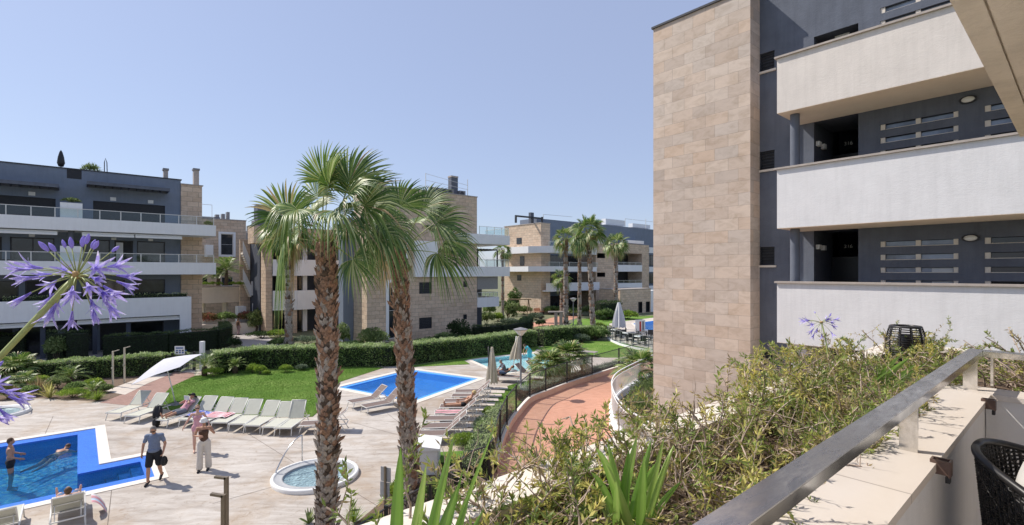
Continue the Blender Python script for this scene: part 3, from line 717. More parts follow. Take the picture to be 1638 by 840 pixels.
for px, py in ((51, 310), (181, 318.5), (241, 323)): lamp_plate(bl, L.u(px, D), L.z(px, py, D), D)
for px, py in ((51, 377), (182, 382), (241, 384)): lamp_plate(bl, L.u(px, D), L.z(px, py, D), D, .14, .08)
m = MB(); a, b_ = L.u(288, 0), -1.55; m.box(a, b_-.003, .003, .25, 0, 3.438, WHITE_FAR); m.box(b_-.25, b_, .253, D, 0, 3.438, WHITE_FAR); m.build('side_wall', bl)
m = MB(); m.box(-1.54, L.u(330, 0), .3, 1.6, 0, 1.75, WHITE_FAR); m.box(-1.54, L.u(332, 0), .2, 1.7, 1.753, 1.9, WHITE_FAR); m.build('meter_cupboard', bl)
for px in (68, 152, 206):
    x = L.u(px, 0); MB().box(x-.12, x+.12, .3, .5, .012, 3.43, BLUE_D).build('post', bl)
# roof things
for px0, px1, py in ((262, 269, 272), (310, 318.5, 272)):
    a, b_ = L.u(px0, 4), L.u(px1, 4); m = MB(); m.box(a, b_, 4, 4.5, 13.1, L.z(px0, py, 4), CAPST); m.box(a-.05, b_+.05, 3.95, 4.55, L.z(px0, py, 4), L.z(px0, py, 4)+.15, GREYM); m.build('chimney', bl)
a, b_ = L.u(107, D), L.u(130.5, D); MB().box(a, b_, D-.012, D-.002, L.z(118, 286, D), 13.39, SHUTTER).build('dark_notch_plate', bl)  # dark plate on the uncut wall, painting the shade of a notch
m = MB(); m.tube([(L.u(167, 3), 3, 13.4), (L.u(167, 3), 3, 14.2), (L.u(169, 3), 3, 14.5), (L.u(171, 3), 3, 14.2), (L.u(171.5, 3), 3, 13.4)], .03, BLACKM, 6); m.build('roof_ladder', bl)
# balcony planting and furniture are things of their own
pr = thing('parasol', 'folded dark parasol standing on the roof of the left block', 'parasol', (0, 0, 0))
MB().lathe([(.03, -.3), (.03, .3), (.16, .32), (.26, .6), (.2, 1.1), (.1, 1.5), (.02, 1.65), (.001, 1.68)], (0, 0, 0), BLACKM, 12).build('canopy', pr); MB().lathe([(.3, 0), (.3, .08), (.05, .1)], (0, 0, 0), GREYM, 12).build('base', pr)

# the block is pushed back and enlarged by scaling about the camera, baked into its meshes
LSC = 1.2
for o_ in [c for c in bpy.data.objects if c.parent and (c.parent is bl or c.parent.parent is bl) and c.type == 'MESH']:
    o_.data.transform(Matrix.Scale(LSC, 4))
bl.location = (L.o.x*LSC, L.o.y*LSC, H-H*LSC)
def LW(u, d, z):
    p = L.w(u, d, z); return Vector((p.x*LSC, p.y*LSC, H+(z-H)*LSC))
pr.location = LW(L.u(97.5, 3.5), 3.5, 13.4)
# ---------------- stone block behind, between the left and central blocks
SB = Frame(-35.3, 62.0, A1)
bs = thing('apartment_block', 'small sandstone clad building with tall white framed window, behind the left block', 'building', (SB.o.x, SB.o.y, 0), A1)
xr = SB.u(393.5, 0); xl = SB.u(318, 0)-4
ztop = SB.z(393.5, 354, 0)
wn = (SB.u(353, 0), SB.u(373, 0), SB.z(353, 408, 0), SB.z(353, 374, 0)); wn2 = (SB.u(324, 0), SB.u(331.5, 0), SB.z(324, 455, 0), SB.z(324, 444, 0)); wn3 = (SB.u(354, 0), SB.u(373, 0), SB.z(354, 458, 0), SB.z(354, 443, 0))
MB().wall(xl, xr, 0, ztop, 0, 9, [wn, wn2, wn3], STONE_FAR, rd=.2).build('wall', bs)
MB().box(xl, xr+.06, -.06, 9.1, ztop+.002, ztop+.12, CAPST).build('coping', bs)
for h_, f_ in ((wn, FRAMEW), (wn2, FRAMED), (wn3, FRAMEW)): window(bs, *h_, 0, f_, PANE, .07, .1, hbars=1 if h_ is wn else 0)
m = MB(); a, b_, c_, d_ = wn[0]-.25, wn[1]+.25, wn[2]-.2, wn[3]+.25
m.box(a, wn[0]-.003, -.12, -.003, c_, d_, WHITE_FAR); m.box(wn[1]+.003, b_, -.12, -.003, c_, d_, WHITE_FAR); m.box(wn[0], wn[1], -.12, -.003, wn[3]+.003, d_, WHITE_FAR); m.box(wn[0], wn[1], -.12, -.003, c_, wn[2]-.003, WHITE_FAR); m.build('window_surround', bs)
a, b_ = SB.u(328, -.5), SB.u(340, -.5); MB().box(a, b_, -1.0, -.01, SB.z(334, 411, -.5), SB.z(334, 392, -.5), WHITE_FAR).build('balcony_panel', bs)
for px0, px1, py in ((345, 351, 343), (355, 360, 342), (363, 367.5, 339)):
    a, b_ = SB.u(px0, 3), SB.u(px1, 3); MB().box(a, b_, 3, 3.8, ztop, SB.z(px0, py, 3), GREYM).build('chimney', bs)
a, b_ = SB.u(330, 3), SB.u(350, 3); m = MB(); m.box(a-3, b_, 2.2, 2.4, ztop, ztop+.5, BLUE)
for k in (a-2.5, a+.5): m.bar((k, 2.3, ztop), (k, 2.3, ztop+2), .05, .05, ALU)
m.bar((a-2.5, 2.3, ztop+2), (a+.5, 2.3, ztop+2), .05, .05, ALU); m.build('roof_railing', bs)
# raised planted walkway in front of it
wk = thing('raised_planter', 'long cream raised walkway wall topped with plants, beside the white stairs', 'planter', (0, 0, 0))
p0, p1 = pp(319, 484, 54), pp(397, 484, 58); zt, zb = pp(319, 458.5, 54).z, p0.z
dv = (p1-p0); dv.z = 0; dv.normalize(); nv = Vector((-dv.y, dv.x, 0))
MB().obox(((p0+p1)/2+nv*1.2)*1.0+Vector((0, 0, (zt-zb)/2)), dv*((p1-p0).length/2+1.5), nv*1.2, (0, 0, (zt-zb)/2), CREAM).build('wall', wk)
MB().obox(((p0+p1)/2+nv*1.2)+Vector((0, 0, zt-zb+.01)), dv*((p1-p0).length/2+1.4), nv*1.0, (0, 0, .02), SOIL).build('soil', wk)
mb = MB()
for t in (.15, .6): q = p0.lerp(p1, t)+nv*1.2; mb.box(q.x-.2, q.x+.2, q.y-.2, q.y+.2, 0, zb, CREAM)
mb.build('post', wk)
m2 = thing('raised_bed', 'cream walled bed with red flowers under the raised walkway', 'planter', (*gp(370, 533)[:2], 0), .5)
MB().box(-3.2, 3.2, -1.2, 1.2, 0, 1.1, CREAM).build('wall', m2)
FLOWERBED = m2

# ---------------- central block (C)
Cn = Frame(-3.22*1.15, 46.0*1.15, A1)
bc = thing('apartment_block', 'sandstone clad apartment block with white corner balconies behind the two tall palms', 'building', (Cn.o.x, Cn.o.y, 0), A1)
def cz(px, py, d=0): return Cn.z(px, py, d)
XC = Cn.u(587, 0); ztop = cz(763, 316)
H1 = (Cn.u(670.5, 0), Cn.u(691, 0), cz(680, 470), cz(680, 451.5)); H2 = (H1[0], H1[1], cz(680, 526), cz(680, 508))
H3 = (Cn.u(741, 0), Cn.u(747.3, 0), cz(744, 459.5), cz(744, 450)); H4 = (H3[0], H3[1], cz(744, 511), cz(744, 503)); H5 = (H3[0], H3[1], cz(744, 407), cz(744, 398))
H6 = (Cn.u(621.5, 0), Cn.u(647, 0), cz(630, 414), cz(630, 376)); H7 = (Cn.u(621.5, 0), Cn.u(647, 0), .3, cz(630, 452))
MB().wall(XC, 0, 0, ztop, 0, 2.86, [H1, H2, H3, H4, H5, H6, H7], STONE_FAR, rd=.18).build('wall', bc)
MB().box(-8.5, -4.0, 2.862, 9.5, 0, ztop-.02, STONE_FAR).build('rear_wall', bc)
MB().box(XC-.05, .06, -.06, 2.9, ztop+.002, ztop+.1, CAPST).build('coping', bc)
for i, h_ in enumerate((H1, H2, H3, H4, H5)): window(bc, *h_, 0, FRAMED, SHUTTER if i < 2 else PANE, .06, .1, hbars=6 if i < 2 else 0)
for h_ in (H6, H7):
    window(bc, *h_, 0, FRAMEW, PANE, .06, .1, hbars=1)
    m = MB(); m.box(h_[0]-.28, h_[0]-.003, -.1, -.003, h_[2]-.2, h_[3]+.25, WHITE_FAR); m.box(h_[1]+.003, h_[1]+.28, -.1, -.003, h_[2]-.2, h_[3]+.25, WHITE_FAR); m.box(h_[0], h_[1], -.1, -.003, h_[3]+.003, h_[3]+.25, WHITE_FAR); m.build('window_surround', bc)
# white balcony bands reaching past the right corner
xb = Cn.u(815, -.3)
for z0, z1, x0 in ((cz(763, 390), cz(763, 374.5), Cn.u(716, -.3)), (cz(763, 442.3), cz(763, 426.5), Cn.u(664, -.3))):
    m = MB(); m.box(x0, xb, -.35, -.15, z0, z1, WHITE_FAR); m.box(x0, .003, -.148, -.003, z0, z1, WHITE_FAR); m.box(xb-.2, xb, -.148, 5.5, z0, z1, WHITE_FAR); m.box(.003, xb-.203, -.148, 5.5, z0, z0+.25, WHITE_FAR); m.build('balcony_band', bc)
    if x0 > -4.3: grail(bc, .1, xb-.05, -.25, z1, z1+.85, 4, [(xb-.1, 4)])
    else: grail(bc, .1, xb-.05, -.25, z1, z1+.8, 4, [(xb-.1, 4)])
z0, z1 = cz(763, 426.5), cz(690, 392); MB().box(Cn.u(664, -.3), Cn.u(700, -.3), -.345, -.003, z0+.002, z1+.35, WHITE_FAR).build('white_panel', bc)
z0, z1 = cz(770, 491.5), cz(770, 476); x2 = Cn.u(797.5, 0); m = MB(); m.box(.003, x2, -.1, .1, z0, z1, WHITE_FAR); m.box(x2-.2, x2, .103, 4, z0, z1, WHITE_FAR); m.box(.003, x2-.203, .103, 4, z0, z0+.2, WHITE_FAR); m.build('balcony_band', bc)
z3 = cz(770, 463); m = MB(); m.box(.05, x2-.1, .0, .06, z3, cz(763, 442.3)-.02, AWN := plain('grey_awning_cloth', (.30, .29, .28), .8, var=.08)); m.build('awning', bc)
grail(bc, .05, x2-.1, .0, z1, z1+.55, 5, [(x2-.1, 3.5)])
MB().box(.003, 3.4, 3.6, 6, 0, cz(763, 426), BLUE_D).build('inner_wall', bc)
m = MB(); zp = cz(763, 392)  # pergola beams in the open corner
for k in range(7): m.box(.2+k*.45, .28+k*.45, .2, 3.4, zp-.5, zp-.35, FRAMED)
for x in (.3, 3.0): m.box(x, x+.12, .3, .42, cz(763, 426)-.2, zp-.5, FRAMED)
m.build('pergola', bc)
# roof: chimney, air conditioners, thin rails, small slab
a, b_ = Cn.u(722, 1.5), Cn.u(732.5, 1.5); m = MB(); m.box(a, b_, 1.5, 2.1, ztop, cz(727, 284, 1.5), BLUE); m.box(a-.03, b_+.03, 1.47, 2.13, cz(727, 284, 1.5), cz(727, 281.5, 1.5), CAPST); m.build('chimney', bc)
for k in range(6):
    x = Cn.u(688+k*9.5, 1.2); 
    if 721 < 688+k*9.5 < 733: continue
    m = MB(); m.box(x, x+.75, 1.2, 1.55, ztop+.1, ztop+.75, GREYM); m.lathe([(.24, 0), (.24, .03), (.2, .031), (.001, .02)], (x+.3, 1.195, ztop+.42), FRAMED, 14, axis=(0, -1, 0)); m.build('air_conditioner', bc)
m = MB()
for px in (681, 748): m.bar((Cn.u(px, 1), 1, ztop), (Cn.u(px, 1), 1, ztop+2.0), .05, .05, ALU)
m.bar((Cn.u(681, 1), 1, ztop+1.95), (Cn.u(748, 1), 1, ztop+1.35), .03, .03, ALU); m.bar((Cn.u(681, 1), 1, ztop+1.3), (Cn.u(748, 1), 1, ztop+.9), .03, .03, ALU); m.build('roof_railing', bc)
MB().box(.0, .9, 2.2, 2.8, cz(763, 343), cz(763, 339), FRAMED).build('roof_ledge', bc)
# dark blue lift shaft, then the access galleries set back
D2 = 2.9; xs0, xs1 = Cn.u(549, D2), XC-.003
MB().box(xs0, xs1, D2, D2+1.1, 0, cz(555, 348, D2), BLUE_L).build('lift_shaft', bc)
G0 = 13.0
gx1 = Cn.u(549, G0); gx0 = Cn.u(437, G0); gs = Cn.u(474, G0)
zr = cz(500, 366, G0)
rows = [(cz(500, 441, G0), cz(500, 416, G0)), (cz(500, 494, G0), cz(500, 464, G0))]
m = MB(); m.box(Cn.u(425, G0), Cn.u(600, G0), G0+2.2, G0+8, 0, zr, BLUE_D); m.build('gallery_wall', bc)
m = MB(); m.box(Cn.u(405, G0+.2), gx1+1, G0, G0+2.3, cz(500, 392, G0), zr, STONE_FAR); m.box(Cn.u(425, G0+.3), gx0-.003, G0+.3, G0+2.1, 0, cz(500, 392, G0)-.003, STONE_FAR)
m.box(Cn.u(457, G0-.2), gs-.003, G0-.25, G0+.2, 0, cz(500, 392, G0)-.003, STONE_FAR); m.build('stone_frame', bc)
for z0, z1 in rows:
    m = MB()
    Pn = [(gx0, G0+.15), (gs-.05, G0-.35), (gx1+.5, G0-.1), (gx1+.5, G0+2.1), (gx0, G0+2.1)]
    for a, b_ in zip(Pn[:3], Pn[1:3]): 
        m.bar((a[0], a[1], (z0+z1)/2), (b_[0], b_[1], (z0+z1)/2), .18, z1-z0, WHITE_FAR)
    m.prism(Pn, z0+.01, z0+.2, WHITE_FAR); m.build('balcony_band', bc)
zg = [0, rows[1][0]+.2, rows[0][0]+.2, cz(500, 392, G0)]
for lv in range(3):
    z0, z1 = zg[lv]+.05, zg[lv+1]-.3
    for px0, px1 in ((437, 456), (474, 483), (503, 522)):
        a, b_ = Cn.u(px0, G0+2.1), Cn.u(px1, G0+2.1); window(bc, a, b_, z0, z1 if px0 < 500 else z1-.5, G0+2.0, FRAMED, PANE, .06, .08)
    x = Cn.u(484, G0+.6); MB().box(x, x+.45, G0+.5, G0+.9, z0, zg[lv+1]-.02, WHITE_FAR).build('column', bc)
for px0, px1, py in ((400, 406, 360), (408, 412, 352), (412, 436, 327)):
    a, b_ = Cn.u(px0, G0+3), Cn.u(px1, G0+3); MB().box(a, b_, G0+3, G0+4.5, zr-.5, cz(px0, py, G0+3), BLUE if px0 > 410 else GREYM).build('chimney', bc)
# outside stair with stepped white parapets
st = thing('outside_staircase', 'white zigzag outside staircase at the left end of the central block', 'staircase', (*Cn.w(Cn.u(390, 18), 18)[:2], 0), A1)
x0 = 0; x1 = Cn.u(434, 18)-Cn.u(390, 18)
zl = [0, 0, 0]
def SZ(py): return Cn.z(410, py, 18)
MB().box(x0-.1, x1+.3, 1.2, 1.5, 0, SZ(383), STONE_FAR).build('back_wall', st)
for i, (pa, pb, land) in enumerate((((386, 500), (404, 530), (487, 512)), ((389, 430), (402, 468), (450, 471)), ((389, 386), (400, 425), (402, 425)))):
    m = MB(); u0, u1 = Cn.u(pa[0], 18)-Cn.u(390, 18), Cn.u(pb[0], 18)-Cn.u(390, 18)
    zA, zB = SZ(pa[1]), SZ(pb[1]); hgt = 1.25
    m.face([(u0, 0, zA-hgt), (u1, 0, zB-hgt*.4), (u1, 0, zB+hgt*.6), (u0, 0, zA)], WHITE_FAR); m.face([(u0, .15, zA-hgt), (u0, .15, zA), (u1, .15, zB+hgt*.6), (u1, .15, zB-hgt*.4)], WHITE_FAR)
    m.face([(u0, 0, zA), (u1, 0, zB+hgt*.6), (u1, .15, zB+hgt*.6), (u0, .15, zA)], WHITE_FAR)
    n = 8
    for k in range(n):
        t = (k+.5)/n; zc = (zA-hgt)*(1-t)+(zB-hgt*.4)*t; uc = u0+(u1-u0)*(k/n); m.box(uc, uc+(u1-u0)/n, .16, 1.1, zc-.1, zc+.09, CREAM)
    m.build('flight', st)
    MB().box(u1+.004, x1+(.2 if i else -.6), -.05, .15, SZ(land[1])-.1, SZ(land[0]-2 if i < 1 else land[0]-(0)), WHITE_FAR).build('landing_parapet', st) if i < 2 else None
    MB().box(u1+.004, x1+.2, .153, 1.18, SZ(land[1])-.1, SZ(land[1])+.15, WHITE_FAR).build('landing', st) if i < 2 else None
m = MB(); m.prism([(x0+.2, -1.5), (x1, -1.5), (x1, -.2), (x0+.2, -.2)], 0, .8, WHITE_FAR); m.build('stair_base', st)
MB().box(Cn.u(379, 18)-Cn.u(390, 18), Cn.u(392, 18)-Cn.u(390, 18), -.5, .8, 0, SZ(489), WHITE_FAR).build('pier', st)

# ---------------- far right block (F)
Ff = Frame(4.4, 76.0, A1)
bf = thing('apartment_block', 'distant sandstone and slate block with white balconies behind the small palms', 'building', (Ff.o.x, Ff.o.y, 0), A1)
def fz(px, py, d=0): return Ff.z(px, py, d)
zt = fz(865, 357)
# tower: faces left (along e2) and forward
hl = []
m = MB(); xs = Ff.u(880, 0)
m.box(0, xs, 0, 8.6, 0, zt, STONE_FAR); m.build('stone_tower', bf)
MB().box(-.06, xs+.06, -.06, 8.7, zt+.002, zt+.12, CAPST).build('coping', bf)
def lface_win(px0, px1, py0, py1):    # windows on the left face x=0
    def dd(px):
        r = (px-CX)/F; return (r*Ff.o.y-Ff.o.x)/(Ff.ey.x-r*Ff.ey.y)
    d0, d1 = dd(px1), dd(px0); Y = Ff.o.y+Ff.ey.y*(d0+d1)/2; z0, z1 = H+(CY-py1)/F*Y, H+(CY-py0)/F*Y
    mm = MB(); mm.box(-.05, -.002, d0, d1, z0, z1, FRAMED); f = mm.build('window', bf); MB().box(-.06, -.052, d0+.08, d1-.08, z0+.08, z1-.08, PANE).build('pane', f); return d0, d1, z0, z1
for q in ((826.5, 834.5, 380.5, 390.5), (827.5, 834, 440, 449), (832, 839, 410, 425)): lface_win(*q)
Yl = lambda d: Ff.o.y+Ff.ey.y*d
# white frame wrapping the left face and running to the right
zb1, zb0 = fz(891, 393, -3), fz(891, 404, -3); zc1, zc0 = fz(891, 426, -3), fz(891, 434.5, -3); xw = Ff.u(891, -3)
xe = Ff.u(953, -.5)
for z0, z1 in ((zb0, zb1), (zc0, zc1)):
    m = MB(); P = [(-1.6, 8.2), (-1.6, 1.0), (xw, -2.6), (xe, -.6), (xe, 1.0), (xw, 1.0), (0, 1.2), (0, 8.2)]
    for a, b_ in zip(P[:3], P[1:4]): m.bar((*a, (z0+z1)/2), (*b_, (z0+z1)/2), .2, z1-z0, WHITE_FAR)
    m.prism([(-1.6, 8.2), (-1.6, 1.0), (xw, -2.6), (xe, -.6), (xe, 2), (0, 2), (-.01, 8.2)], z0+.01, z0+.25, WHITE_FAR); m.build('balcony_band', bf)
    grail(bf, xw+.4, xe, -.9, z1, z1+.7, 5)
MB().box(-1.7, -1.5, 6.6, 8.25, zc0, zb1, WHITE_FAR).build('white_panel', bf)
# recessed wall with dark openings
zr2 = fz(953, 350, 4)
MB().box(xs+.003, Ff.u(1100, 3), 3, 7, 0, fz(990, 362, 3), BLUE_L).build('wall', bf)
for z0, z1 in ((zc1+.1, zb0-.15), (fz(891, 454, 0), zc0-.2), (.1, fz(891, 466, 0)-.9)):
    for px0, px1 in ((878, 905), (907, 929), (931, 952)): window(bf, Ff.u(px0, 3), Ff.u(px1, 3), z0, z1, 2.9, FRAMED, PANE, .08, .05)
z0, z1 = fz(900, 466, -1), fz(900, 452.5, -1); m = MB(); m.box(Ff.u(875, -1), Ff.u(959, -1), -1, -.8, z0, z1, WHITE_FAR); m.box(Ff.u(875, -1), Ff.u(959, -1), -.797, 2.99, z0, z0+.2, WHITE_FAR); m.build('balcony_band', bf)
# stone centre pier and right frame
zs = fz(970, 390, -.3)
hp = [(Ff.u(955, -.3), Ff.u(968, -.3), fz(960, 413, -.3), fz(960, 405, -.3)), (Ff.u(955, -.3), Ff.u(968, -.3), fz(960, 443, -.3), fz(960, 436, -.3))]
MB().wall(Ff.u(953, -.3), Ff.u(988, -.3), 0, zs, -.3, 2.99, hp, STONE_FAR, INNER).build('stone_pier', bf)
m = MB(); xa, xc_ = Ff.u(988, -.3)+.003, Ff.u(1038, -.3)
m.box(xa, xc_, -.3, 2.99, fz(1000, 405, -.3), fz(1000, 390, -.3), STONE_FAR); m.box(Ff.u(1027, -.3), xc_, -.3, 2.99, 0, fz(1000, 405, -.3)-.003, STONE_FAR); m.build('stone_frame', bf)
for py0, py1 in ((434.5, 424), (465, 453)):
    z0, z1 = fz(1000, py0, -.3), fz(1000, py1, -.3); m = MB(); m.box(xa, Ff.u(1026.5, -.3), -.4, -.2, z0, z1, WHITE_FAR); m.box(xa, Ff.u(1026.5, -.3), -.197, 2.98, z0, z0+.2, WHITE_FAR); m.build('balcony_band', bf)
    window(bf, xa+.3, Ff.u(1024, 2.9), z1+.1, z1+1.9, 2.8, FRAMED, SHUTTER, .08, .05, mull=1); grail(bf, xa, Ff.u(1026, -.3), -.3, z1, z1+.5, 4)
for py0, py1 in ((404, 395), (434, 426), (464, 456)): MB().box(xc_+.01, Ff.u(1090, 0), -.4, -.2, fz(1040, py0+1, 0), fz(1040, py1+1, 0), WHITE_FAR).build('balcony_band', bf)
for py0, py1 in ((424, 407), (454, 437), (490, 468)): window(bf, xc_+.1, Ff.u(1085, 2.9), fz(1040, py0, 0), fz(1040, py1, 0), 2.8, FRAMED, PANE, .08, .05, mull=2)
grail(bf, xs+.2, xe, .2, fz(891, 391, 0), fz(891, 387, 0)+.1, 6)
# roof: pergolas, ducts, white parapets
m = MB()
for px in (826, 851.5, 868): m.box(Ff.u(px, 2)-.12, Ff.u(px, 2)+.12, 2, 2.25, zt, fz(px, 347, 2), FRAMED)
m.box(Ff.u(826, 2)-.12, Ff.u(868, 2), 2.0, 2.25, fz(850, 349, 2), fz(850, 346.5, 2), FRAMED); m.build('roof_pergola', bf)
m = MB(); m.box(Ff.u(849, 3), Ff.u(854, 3), 3, 3.5, zt, fz(851, 340, 3), BLUE); m.build('roof_duct', bf); m = MB(); m.box(Ff.u(969, 5), Ff.u(1000, 5), 5, 6, fz(990, 361, 5), fz(990, 352, 5), WHITE_FAR); m.build('roof_unit', bf); m = MB(); m.box(Ff.u(1012, 5), Ff.u(1040, 5), 5, 6, fz(1020, 364, 5), fz(1020, 358, 5), WHITE_FAR); m.build('roof_unit', bf)
m = MB()
for px in (869, 1000, 1033): m.bar((Ff.u(px, 4), 4, zt-1), (Ff.u(px, 4), 4, fz(px, 343 if px < 900 else 350, 4)), .08, .08, ALU)
m.bar((Ff.u(869, 4), 4, fz(869, 343, 4)), (Ff.u(915, 4), 4, fz(915, 347, 4)), .06, .06, ALU); m.bar((Ff.u(1000, 4), 4, fz(1000, 350, 4)), (Ff.u(1045, 4), 4, fz(1045, 355, 4)), .06, .06, ALU); m.build('roof_railing', bf)
for px0, px1, py0, py1 in ((950, 966, 383, 390), (1005, 1030, 384, 389)): MB().box(Ff.u(px0, 1), Ff.u(px1, 1), 1, 2.9, fz(px0, py1, 1), fz(px0, py0, 1), WHITE_FAR).build('roof_parapet', bf)
# link wall between the central and far blocks (white stair tower edge at px 815)
kb = thing('stone_hut', 'small sandstone pool hut with two dark doorways behind the far palms', 'hut', (*gp(992, 504)[:2], 0), A1)
k0 = gp(992, 504); KF = Frame(k0.x, k0.y, A1); xk = KF.u(1017, 0); zk = KF.z(1017, 463, 0); xk2 = KF.u(1046, 0)
hk = [(KF.u(1021, 0), KF.u(1027.5, 0), .05, KF.z(1024, 483, 0)), (KF.u(1033, 0), KF.u(1039.5, 0), .05, KF.z(1036, 482.5, 0))]
MB().wall(0, KF.u(1041, 0), 0, zk, 0, 4, hk, STONE_FAR, INNER, rd=.5).build('wall', kb); MB().box(-.05, KF.u(1041, 0)+.05, -.05, 4.05, zk+.002, zk+.12, CAPST).build('coping', kb)
for h_ in hk: MB().box(h_[0], h_[1], .4, .45, h_[2], h_[3], SHUTTER).build('door', kb)
MB().box(KF.u(1041, 0)+.06, KF.u(1041, 0)+3, .3, 3.8, 0, zk-.3, WHITE_FAR).build('white_annex', kb)

# ================================================================ RIGHT BLOCK: stone tower and open galleries
Rf = Frame(7.1, 13.4, A2)
br = thing('apartment_block', 'near apartment block with tall sandstone tower and white textured galleries, right', 'building', (Rf.o.x, Rf.o.y, 0), A2)
WD = 1.6; XR = 9.0
TT = 14.93
MB().box(-4.44, -1.12, .95, 5.5, -.2, TT, STONE, skip='').build('stone_tower', br)
m = MB(); m.box(-4.49, -1.08, .90, 5.55, TT+.002, TT+.07, FRAMED); m.build('coping', br)
def rz_(px, py, d=WD): return Rf.z(px, py, d)
ua, ub = Rf.u(1302, WD), Rf.u(1373, WD)
base = [(4.62, 6.2), (7.67, 9.23), (10.75, 12.2)]
floors = [-.0+4.85, 7.88, 10.95, 14.0]
# slit rows
PANEL_ = darkglass('sky_lit_glass', (.24, .29, .38), .05)  # sky reflection painted into the pane colour
BLIND = plain('pale_blind', (.62, .62, .62), .7, var=.05)
slit_l2 = [(386.5, 395.5), (407.5, 416.5), (428, 436.5), (448, 457)]
holes = []; slits = []
xs0, xs1 = Rf.u(1408, WD), Rf.u(1533, WD)
xq0 = Rf.u(1575, WD)
zrow = [(Rf.z(1408, b_, WD), Rf.z(1408, a, WD)) for a, b_ in slit_l2]
for lv in range(3):
    for (z0, z1) in zrow:
        for (a, b_) in ((xs0, xs1), (xq0, xq0+(xs1-xs0)), (xq0+2.2, xq0+3.2)):
            holes.append((a, b_, z0+3.03*lv, z1+3.03*lv)); slits.append(holes[-1])
alc = []
for lv, (z0, z1) in enumerate(((4.85, 7.68), (7.9, 10.74), (10.97, 13.15))):
    holes.append((ua, ub, z0, z1)); alc.append((ua, ub, z0, z1))
sm = []
for py0, py1 in ((84, 113), (241.5, 271), (395, 424), (560, 588)):
    z0, z1 = rz_(1226, py1), rz_(1226, py0); h_ = (Rf.u(1209, WD), Rf.u(1239, WD), z0, z1); holes.append(h_); sm.append(h_)
gnh = (Rf.u(1300, WD), XR-.5, .3, 4.3); holes.append(gnh)
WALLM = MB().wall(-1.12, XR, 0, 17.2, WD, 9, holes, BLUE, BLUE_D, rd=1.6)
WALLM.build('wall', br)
for h_ in slits:
    wv = MB(); z0, z1 = h_[2], h_[3]; a, b_ = h_[0], h_[1]
    for xx in (a, (a+b_)/2-.04, b_-.09): wv.box(xx+.002, xx+.10, WD+.02, WD+.09, z0+.002, z1-.002, FRAMEC)
    wv.box(a+.002, b_-.002, WD+.03, WD+.085, z0+.002, z0+.018, FRAMEC)
    f = wv.build('window', br); kq = slits.index(h_); MB().box(a, b_, WD+.10, WD+.11, z0+.01, z1-.01, BLIND if (kq//3) % 4 == 3 and kq >= 12 else PANEL_ if kq % 3 == 0 or kq >= 12 else PANE).build('pane', f)
    if kq < 12 and (kq//3) % 4 >= 2: MB().box(b_-.5, b_-.11, WD+.085, WD+.098, z0+.02, z1-.02, BLIND).build('blind', f)
m = MB()
for h_ in slits[:0]: pass
for h_ in sm:
    f = window(br, *h_, WD, FRAMED, SHUTTER, .05, .12, hbars=5)
    MB().box(h_[0]-.05, h_[1]+.05, WD-.06, WD-.002, h_[2]-.07, h_[2]-.01, FRAMEC).build('sill', br)
for lv, (x0, x1, z0, z1) in enumerate(alc):
    xd0 = Rf.u(1331, WD+1.55) if lv < 2 else x0+.5
    dr = MB().box(xd0, x1-.05, WD+1.5, WD+1.59, z0+.05, z0+2.1, plain('black_door', (.018, .019, .022), .35, var=.1) if 'black_door' not in MATS else MATS['black_door']).build('door', br)
    MB().tube([(xd0+.12, WD+1.46, z0+1.0), (xd0+.25, WD+1.46, z0+1.0)], .012, STEEL, 6).build('handle', dr)
    if lv < 2:
        m = MB(); zc = Rf.z(1308, 231 if lv else 396, WD+.2)
        m.box(x0+.003, x0+.09, WD+.15, WD+.36, zc-.05, zc+.08, WHITEM); m.box(x0+.003, x0+.1, WD+.55, WD+.72, zc-.07, zc+.07, WHITEM); m.build('wall_lamp', br)
zc = alc[2][3]; MB().box(ua+.4, ua+.75, WD+.4, WD+.7, zc-.08, zc-.003, WHITEM).build('ceiling_lamp', br)
for lv, txt in enumerate(('216', '316')):
    cu = bpy.data.curves.new('number_outline', 'FONT'); cu.body = txt; cu.size = .15; cu.extrude = .006; cu.materials.append(WHITEM)
    tmp = bpy.data.objects.new('number_outline', cu); me_ = bpy.data.meshes.new_from_object(tmp); bpy.data.objects.remove(tmp); me_.materials.clear(); me_.materials.append(WHITEM)
    o = bpy.data.objects.new('door_number', me_); COL.objects.link(o); o.parent = br; z = Rf.z(1350, 397 if lv == 0 else 233, WD+1.59); o.location = (Rf.u(1350, WD+1.59), WD+1.585, z); o.rotation_euler = (R(90), 0, 0)
# galleries
for i, (z0, z1) in enumerate(base):
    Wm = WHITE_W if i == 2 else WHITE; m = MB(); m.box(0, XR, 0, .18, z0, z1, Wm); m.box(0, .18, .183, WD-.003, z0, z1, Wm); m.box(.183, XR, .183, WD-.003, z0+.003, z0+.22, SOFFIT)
    # soffit skin below so the underside reads as one beige sheet
    m.box(.0, XR, .0, WD-.003, z0-.012, z0-.002, SOFFIT); m.build('gallery_parapet', br)
    MB().box(-.05, XR, -.06, .24, z1+.002, z1+.05, CAPST).build('coping', br)
for z0, z1 in ((6.25, 7.65), (9.28, 10.73)):
    xcl = Rf.u(1270, .35); MB().lathe([(.115, z0-.5), (.115, z1)], (xcl, .42, 0), BLUE, 20).build('column', br)
for px, py in ((1549, 160), (1553, 381)):
    x, z = Rf.u(px, WD), Rf.z(px, py, WD); m = MB(); prof = [(.16, 0), (.16, .06), (.12, .062)]
    f = MB().lathe(prof, (x, WD-.002, z), FRAMED, 20, axis=(0, -1, 0), sx=1, sy=.55).build('wall_lamp', br); MB().lathe([(.125, .04), (.11, .085), (.001, .09)], (x, WD-.002, z), LAMPGLASS, 20, axis=(0, -1, 0), sx=1, sy=.55).build('lens', f)
